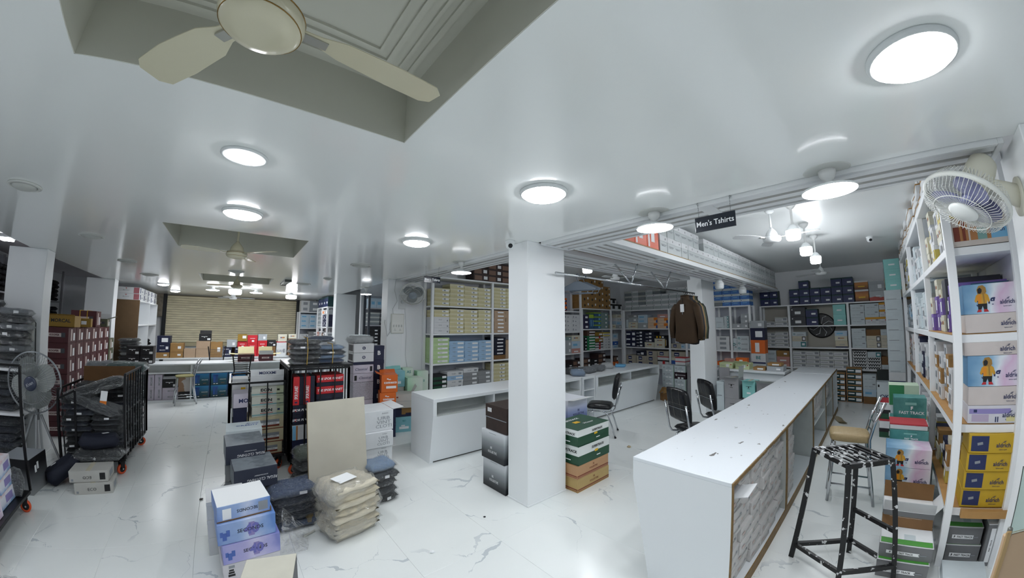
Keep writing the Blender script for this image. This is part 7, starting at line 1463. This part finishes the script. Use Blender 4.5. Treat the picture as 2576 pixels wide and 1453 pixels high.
bm = bmesh.new(); box(bm, -.171, .171, -.003, .0, .0, .006); box(bm, .167, .173, -.003, .17, 0, .03); obj('torn_brown_edge', bm, BRN2, o, (0, -.172, 0))
for i in range(3): carton('wht_mix', 'white printed carton hidden beside the blue watercolour stack, %s up' % ORD[i + 1], (-.045, 3.42, i * .14), (.26, .28, .138), .05, 'white cartons beside the watercolour stack')
o = carton('kraft_plain', 'cream topped carton at the very front of the hall floor', (.16, 2.24, 0), (.27, .26, .40), math.radians(-14), over=dict(m=c_('cream_top', '#d5d2c4'), tape=None, st=(('R', 0, .5, .98, .96, DGRY, 'dark_side'),)))
SLATE = ramp_mat('slate_brush', [(0, '#6a7076'), (.4, '#7d858c'), (.6, '#5f666d'), (1, '#878e94')], 'X', -.3, .3, .5, noise=.5, nscale=14)
style('regal', 'slate navy carton', c_('regal_navy', '#2b3040'), 'carton', None, None, (('T', 0, .5, .985, .985, SLATE, 'brushed_top'), ('L', 0, .5, .98, .96, SLATE, 'brushed_side')), (('F', 'REGAL CLOTHING', .14, .42, .14, WHI, dict(spin=PI, shear=.2, sx=.8)), ('F', 'ALWAYS BE DIFFERENT', .12, .62, .05, WHI, dict(spin=PI, shear=.2, sx=.8))))
carton('regal', 'slate navy REGAL CLOTHING carton, farther one with white lid sheet behind', (.11, 4.12, .47), (.32, .42, .17), math.radians(3))
carton('regal', 'slate navy REGAL CLOTHING carton, nearer one with crown crest', (.175, 3.78, .345), (.335, .40, .175), math.radians(4), over=dict(st=STY['regal']['st'] + (('F', .0, .12, .10, .16, mat('print_crest', '#c6bb8d', .5), 'crest'), ('F', -.09, .08, .10, .05, WHI, 'crest_wing'), ('F', .09, .08, .10, .05, WHI, 'crest_wing'))))
carton('white_tall', 'white flat carton with blue handwriting behind the farther slate carton', (.12, 4.55, .0), (.33, .36, .66), 0, over=dict(name='carton', lid=None, st=(), tx=(('T', 'CREDIT', .1, .5, .12, BLUI), ('T', 'Simple', .25, .7, .12, BLUI, dict(shear=.4)))))
carton('kraft_plain', 'dark brown carton at the floor under the slate cartons', (.12, 4.13, .0), (.34, .40, .24), 0, over=dict(m=CHOC))
carton('grey_shirt', 'grey box between the brown carton and the farther slate carton', (.12, 4.13, .242), (.33, .38, .225), 0)
packs('silver grey wrapped clothes', .14, 3.80, .0, 4, (.42, .36, .08), .05, [CGRY, CCHAR], 'pile under the nearer slate carton', 'wrapped clothes under the slate cartons', .2, .02, FILM)
# ------------------------------------------------------------------ clothes rail with jackets
t = thing('clothes_rail', 'steel clothes rail on V brackets under the long loft', 'rail', (0, 0, 0))
bm = bmesh.new(); tube(bm, [(2.66, 2.43, 2.30), (6.28, 2.43, 2.305)], .0125, 12); obj('rail_tube', bm, CHROME, t, smooth=True)
for x in (4.05, 5.05):
    for dy in (.15, -.07):
        bm = bmesh.new(); tube(bm, [(x + .1 * (1 if dy > 0 else 1), 2.43, 2.30), (x - .05 if dy > 0 else x + .16, 2.43 + dy, 2.572)], .011, 10); obj('bracket_strut', bm, CHROME, t, smooth=True)
def hanger(label, x, y, zr, m, rotz=0, big=1.0):
    t = thing('clothes_hanger', label, 'hanger', (x, y, zr), rotz)
    bm = bmesh.new(); pts = [(.0, .0 + .02 * math.sin(a), .018 * math.cos(a) - .0) for a in (-1.9, -1.2, -.5, .2, .9, 1.6, 2.3)]
    pts = [(0, .02 * math.sin(a), .018 + .02 * math.cos(a) - .02) for a in [i * .45 - 2.1 for i in range(10)]] + [(0, .012, -.04), (0, 0, -.07)]
    tube(bm, pts, .004, 6); obj('hook', bm, m, t, smooth=True)
    bm = bmesh.new(); prism(bm, [(-.20 * big, -.145), (-.19 * big, -.165), (.19 * big, -.165), (.20 * big, -.145), (.03, -.065), (-.03, -.065)], 'X', -.008, .008); 
    o = obj('shoulder_bar', bm, m, t); md = o.modifiers.new('b', 'BEVEL'); md.width = .005; md.segments = 2
    bm = bmesh.new(); tube(bm, [(0, -.17 * big, -.165), (0, -.16 * big, -.195), (0, .16 * big, -.195), (0, .17 * big, -.165)], .005, 6); obj('trouser_bar', bm, m, t, smooth=True)
    return t
HG = mat('hanger_grey', '#5c6672', .4); HB_ = mat('hanger_black', '#0e0f12', .35)
hanger('grey plastic hanger hooked on the rail near the central column, front one', 3.02, 2.43, 2.305, HG, math.radians(28))
hanger('grey plastic hanger hooked on the rail near the central column, rear one', 3.14, 2.43, 2.305, HG, math.radians(12))
def jacket(label, x, y, zt, m, w=.52, h=.80, rotz=0., flat=.05, tagc=False, sw=.10, lining=None):
    """pullover jacket on a hanger; local X is its thickness, Y its width, top of the collar at z=0"""
    t = thing('jacket', label, 'clothes', (x, y, zt), rotz)
    bm = bmesh.new(); N = 22; rings = []
    prof = [(0.0, .075, .05), (-.05, .085, .055), (-.065, .14, .05), (-.10, w * .36, .055), (-.13, w * .44, .06), (-.20, w * .455, .07), (-.36, w * .45, flat + .02), (-.56, w * .46, flat + .015), (-h + .06, w * .48, flat + .02), (-h, w * .475, flat + .01)]
    for z, b, a in prof:
        ring = []
        for k in range(N):
            q = 2 * PI * k / N; yy = b * math.copysign(abs(math.cos(q)) ** .8, math.cos(q)); xx = a * math.copysign(abs(math.sin(q)) ** .9, math.sin(q))
            wr = .007 * math.sin(9 * q + z * 25) * min(1, -z * 3)
            ring.append(bm.verts.new((xx + wr, yy, z + (.012 * math.sin(2 * q + x * 9) if z <= -h + .07 else 0))))
        rings.append(ring)
    for a, b in zip(rings, rings[1:]):
        for k in range(N): bm.faces.new((a[k], a[(k + 1) % N], b[(k + 1) % N], b[k]))
    obj('body', bm, m, t, smooth=True)
    for s in (-1, 1):
        bm = bmesh.new(); pts = [(0, s * w * .40, -.145), (-.004, s * (w * .47 + .01), -.20), (-.008, s * (w * .53 + sw * .3), -.36), (-.01, s * (w * .55 + sw * .5), -.52), (-.012, s * (w * .54 + sw * .45), -.68)]
        tube(bm, pts, [.055, .066, .062, .055, .045], 12); bmesh.ops.scale(bm, vec=(.7, 1, 1), verts=bm.verts); obj('sleeve', bm, m, t, smooth=True)
        bm = bmesh.new(); tube(bm, [(-.008, s * (w * .54 + sw * .45), -.665), (-.008, s * (w * .54 + sw * .44), -.70)], [.046, .042], 12); bmesh.ops.scale(bm, vec=(.7, 1, 1), verts=bm.verts); obj('cuff', bm, lining or m, t, smooth=True)
    bm = bmesh.new(); tube(bm, [(.05 * math.sin(q), .072 * math.cos(q), .012) for q in [2 * PI * k / 16 for k in range(16)]], .012, 8, closed=True); obj('collar', bm, m, t, smooth=True)
    bm = bmesh.new(); bar(bm, (-.058, 0, -.02), (-.070, 0, -.30), .006, .004); obj('zip', bm, INK, t)
    bm = bmesh.new(); tube(bm, [(0, 0, .04), (0, 0, -.05)], .005, 6); tube(bm, [(0, .022 * math.sin(a) , .06 + .022 * math.cos(a)) for a in [i * .4 - 2.4 for i in range(11)]], .005, 6); obj('hanger_hook', bm, HB_, t, smooth=True)
    if tagc:
        bm = bmesh.new(); box(bm, -.082, -.080, -.055, .03, -.26, -.13); obj('price_card', bm, PAPER, t)
        bm = bmesh.new(); box(bm, -.081, -.079, -.022, -.010, -.30, -.26); obj('barcode_strip', bm, GREYI, t)
    return t
JB = cl('jacket_brown', '#3d2a14', .1); ZT = 2.225
jacket('dark brown pullover jacket with white price card, first on the rail', 5.86, 2.43, ZT, JB, .50, .76, math.radians(-24), tagc=True)
jacket('black jacket just behind the brown pullover jacket', 5.945, 2.43, ZT, CBLK, .48, .78, math.radians(-27))
jacket('charcoal jacket third along the rail', 6.02, 2.43, ZT, CCHAR, .48, .72, math.radians(-30))
jacket('tan jacket thin between dark ones on the rail', 6.09, 2.43, ZT, cl('jacket_tan', '#8a704c', .1), .47, .72, math.radians(-30))
jacket('olive jacket second from the end of the rail', 6.165, 2.43, ZT, COLV, .48, .72, math.radians(-32))
jacket('black jacket at the very end of the rail', 6.24, 2.43, ZT, CBLK, .48, .72, math.radians(-34))
# ------------------------------------------------------------------ bay two: cartons behind the slotted counter, things on it
CB = 'white CUB cartons on the floor'
for i in range(5): put('cub_white', 'white CUB carton beside the counter end, %s up' % ORD[i + 1], (8.30, 4.07), (8.30, 3.78), i * .158, .155, .3, CB)
for i in range(5): put('cub_dark' if i == 3 else 'cub_white', '%s CUB carton in the stack by the inner column, %s up' % ('dark maroon' if i == 3 else 'white', ORD[i + 1]), (8.32, 3.77), (8.32, 3.50), i * .158, .155, .3, CB)
o = put('wing_grey', 'tall grey carton between the CUB cartons and the inner column', (8.36, 3.48), (8.36, 3.22), 0, .78, .3); add_flap(o, (.26, .3, .78), 'L', 30, GREY2, .4)
for i in range(2): put('redtop', 'red-lidded white carton over the CUB stack, %s' % ('lower', 'upper')[i], (8.36, 3.76), (8.36, 3.52), .80 + i * .09, .088, .28)
t = thing('kraft_scrap', 'torn kraft carton propped at the counter end', 'box', (7.98, 3.86, 0), -.5)
bm = bmesh.new(); box(bm, -.08, .08, -.07, .07, 0, .17, .003); obj('body', bm, BRN2, t)
bm = bmesh.new(); prism(bm, [(-.1, .17), (.14, .20), (.10, .25), (-.08, .27)], 'Y', -.075, -.07); obj('flap', bm, BRN, t)
bm = bmesh.new(); prism(bm, [(-.12, .16), (-.02, .30), (.16, .27), (.13, .22)], 'Y', .06, .065); obj('flap', bm, BRN, t)
WG = 'winged cartons before the back counter'
for key, lab, y0, y1, z, h in (('wing_grey', 'grey winged carton on the lower layer beside the black chairs', 2.40, 2.06, 0, .31), ('wing_grey', 'grey winged carton with raised flap on the upper layer', 2.40, 2.13, .312, .40), ('wing_grey', 'hidden grey carton supporting the turquoise winged one', 2.05, 1.80, 0, .35), ('wing_teal', 'turquoise winged carton before the back counter', 2.07, 1.84, .352, .32), ('wing_grey', 'lower grey carton half behind the long counter', 1.79, 1.45, 0, .44), ('wing_grey', 'open grey winged carton half behind the long counter', 1.82, 1.50, .442, .21)):
    o = put(key, lab, (7.55, y0), (7.55, y1), z, h, .34, WG, .006)
    if 'raised flap' in lab: add_flap(o, (.264, .34, .4), 'R', 86, GREY2, .65); add_flap(o, (.264, .34, .4), 'F', 8, GREY2, .3)
    if 'open grey' in lab: add_flap(o, (.314, .34, .21), 'F', 25, GREY2, .4); add_flap(o, (.314, .34, .21), 'R', 20, GREY2, .4)
    if key == 'wing_teal': add_flap(o, (.224, .34, .32), 'F', 8, TURQ, .3)
put('white_tall', 'white carton wedged against the inner column, upper', (7.60, 2.56), (7.60, 2.42), .31, .30, .3); put('white_tall', 'white carton wedged against the inner column, lower', (7.60, 2.56), (7.60, 2.42), 0, .308, .3)
put('wing_grey', 'grey blank carton against the inner column behind the winged ones', (7.95, 2.62), (7.95, 2.42), 0, .86, .04, over=dict(st=(), tx=()))
put('silver_pack', 'pale printed box on the counter near the grey cartons', (8.1, 1.75), (8.1, 1.46), .83, .09, .3)
for n, (key, lab, y0, y1, h) in enumerate((('floral_green', 'pale green floral box on the back counter, by the inner column', 2.66, 2.39, .115), ('floral_green', 'open pale green floral box on the back counter, farther from the column', 2.34, 2.07, .12), ('kraft_mix', 'flat brown patterned box on the back counter', 2.0, 1.78, .06))):
    o = put(key, lab, (8.10, y0), (8.10, y1), .83, h, .3, None, .006)
    if 'open' in lab: add_flap(o, (.264, .3, .12), 'F', 20, c_('celadon', '#c9d4a6'), .5)
put('orange_box', 'orange box tilted behind the green floral boxes', (8.45, 2.42), (8.45, 2.20), .83, .2, .15); put('pink_box', 'red grey box behind the green floral boxes', (8.45, 2.66), (8.45, 2.44), .83, .17, .15)
put('kraft_mix', 'second flat brown patterned box on the back counter', (8.12, 1.74), (8.12, 1.5), .93, .05, .28)
random.seed(14)
for n, (x, y, m, w, lab) in enumerate(((5.30, 4.40, CBLK, .40, 'black bagged garment on the slotted counter beside the column'), (5.62, 4.30, CGRY, .40, 'floral wrapped garment on the slotted counter, first'), (6.05, 4.36, CGRY, .40, 'floral wrapped garment on the slotted counter, second'), (6.5, 4.45, CWHT, .34, 'white wrapped garment flat on the slotted counter'), (5.15, 4.18, CDENL, .34, 'pale blue wrapped garment at the drawer unit'))):
    pack(lab, (x, y, .83), (w, .26, .11), .2 * n, m, True, tag_card=2)
pack('sky blue folded sheet on the slotted counter by the corner shelving', (6.95, 4.40, .83), (.36, .24, .05), .5, cl('sky', '#6fb2dc'), False)
# ------------------------------------------------------------------ dark garment stacks in the unlit side bay
random.seed(17)
for b in range(5):
    for lv, z in ((2, 1.601), (3, 2.141)):
        for s in range(3):
            y = 6.0 + 1.3 * b + .24 + s * .40
            packs('black folded garment', -4.38, y, z, 5 if lv == 3 else 4, (.36, .36, .10), 0, [CBLK, CCHAR, CBLK], '%s stack along the unlit side bay, %s shelf' % (ORD[b * 3 + s + 1], ('third', 'top')[lv - 2]), 'black garments in the unlit side bay', .6, .008, film=False, name='folded_garment')
# ------------------------------------------------------------------ odds and ends
t = thing('cloth_rag', 'teal cloth dropped on the floor beside the green shoe boxes', 'cloth', (9.75, .78, 0))
bm = bmesh.new(); prism(bm, [(-.18, 0), (.16, -.06), (.20, .10), (.0, .16), (-.16, .10)], 'Z', .0, .02); bmesh.ops.subdivide_edges(bm, edges=bm.edges[:], cuts=2); 
for v in bm.verts: v.co.z += .03 * abs(math.sin(v.co.x * 14)) if v.co.z > .01 else 0
obj('cloth', bm, cl('teal_rag', '#1f6a78'), t)
t = thing('paper_scrap', 'curled cream paper scrap on the floor at the end of the long counter', 'paper', (8.1, .55, 0), .3)
bm = bmesh.new()
g = [[bm.verts.new((i * .05 - .2, j * .06 - .06, .006 + .05 * abs(i / 4 - 1) ** 2 * (1 if j else .4))) for j in range(3)] for i in range(9)]
for i in range(8):
    for j in range(2): bm.faces.new((g[i][j], g[i + 1][j], g[i + 1][j + 1], g[i][j + 1]))
bmesh.ops.solidify(bm, geom=bm.faces[:], thickness=.002); obj('sheet', bm, mat('scrap_cream', '#bdb49a', .8), t)
for (x, y, r, lab, m) in ((-.62, 2.86, .022, 'crumpled beige scrap on the floor in the hall aisle', mat('scrap_beige', '#b8a888', .8)), (-.27, 4.4, .02, 'grey pebble-like scrap near the watercolour stack', mat('scrap_grey', '#5d5a56', .8)), (1.9, 2.62, .012, 'tiny dark speck of debris near the central column', INK), (1.28, 2.45, .02, 'small torn white plastic scrap on the marble floor', PAPER), (4.55, 2.75, .03, 'crumpled beige scrap near the lone black chair', mat('scrap_beige', '#b8a888'))):
    bm = bmesh.new(); bmesh.ops.create_icosphere(bm, subdivisions=2, radius=r)
    for v in bm.verts: v.co *= random.uniform(.7, 1.15); v.co.z = max(0, v.co.z * .5 + r * .35)
    tag(obj('litter_scrap', bm, m, None, (x, y, 0)), lab, 'litter')
# beige glass-edged panel at the lower corner of the picture
t = thing('glass_showcase', 'beige showcase corner with green tinted glass at the picture edge', 'cabinet', (1.98, -.76, 0), math.radians(20))
GL = D.materials.new('green_glass'); GL.use_nodes = True; nt = GL.node_tree; b = nt.nodes['Principled BSDF']; b.inputs['Base Color'].default_value = hx('#cfe3dc'); b.inputs['Roughness'].default_value = .05; b.inputs['Transmission Weight'].default_value = .9; b.inputs['IOR'].default_value = 1.45
bm = bmesh.new(); box(bm, 0, .03, -.20, .22, 0, .93, .006); obj('side_panel', bm, mat('showcase_beige', '#c9ab8c', .3), t)
bm = bmesh.new(); box(bm, -.012, .0, .195, .225, .0, .95, .004); obj('edge_trim', bm, mat('showcase_trim', '#b99a6c', .4), t)
bm = bmesh.new(); box(bm, .0, .008, -.20, .20, .932, 1.20); obj('glass_pane', bm, GL, t)
bm = bmesh.new(); box(bm, -.008, .016, .19, .21, .92, .96, .003); obj('glass_clip', bm, mat('clip_grey', '#8b8b86', .4, .6), t)
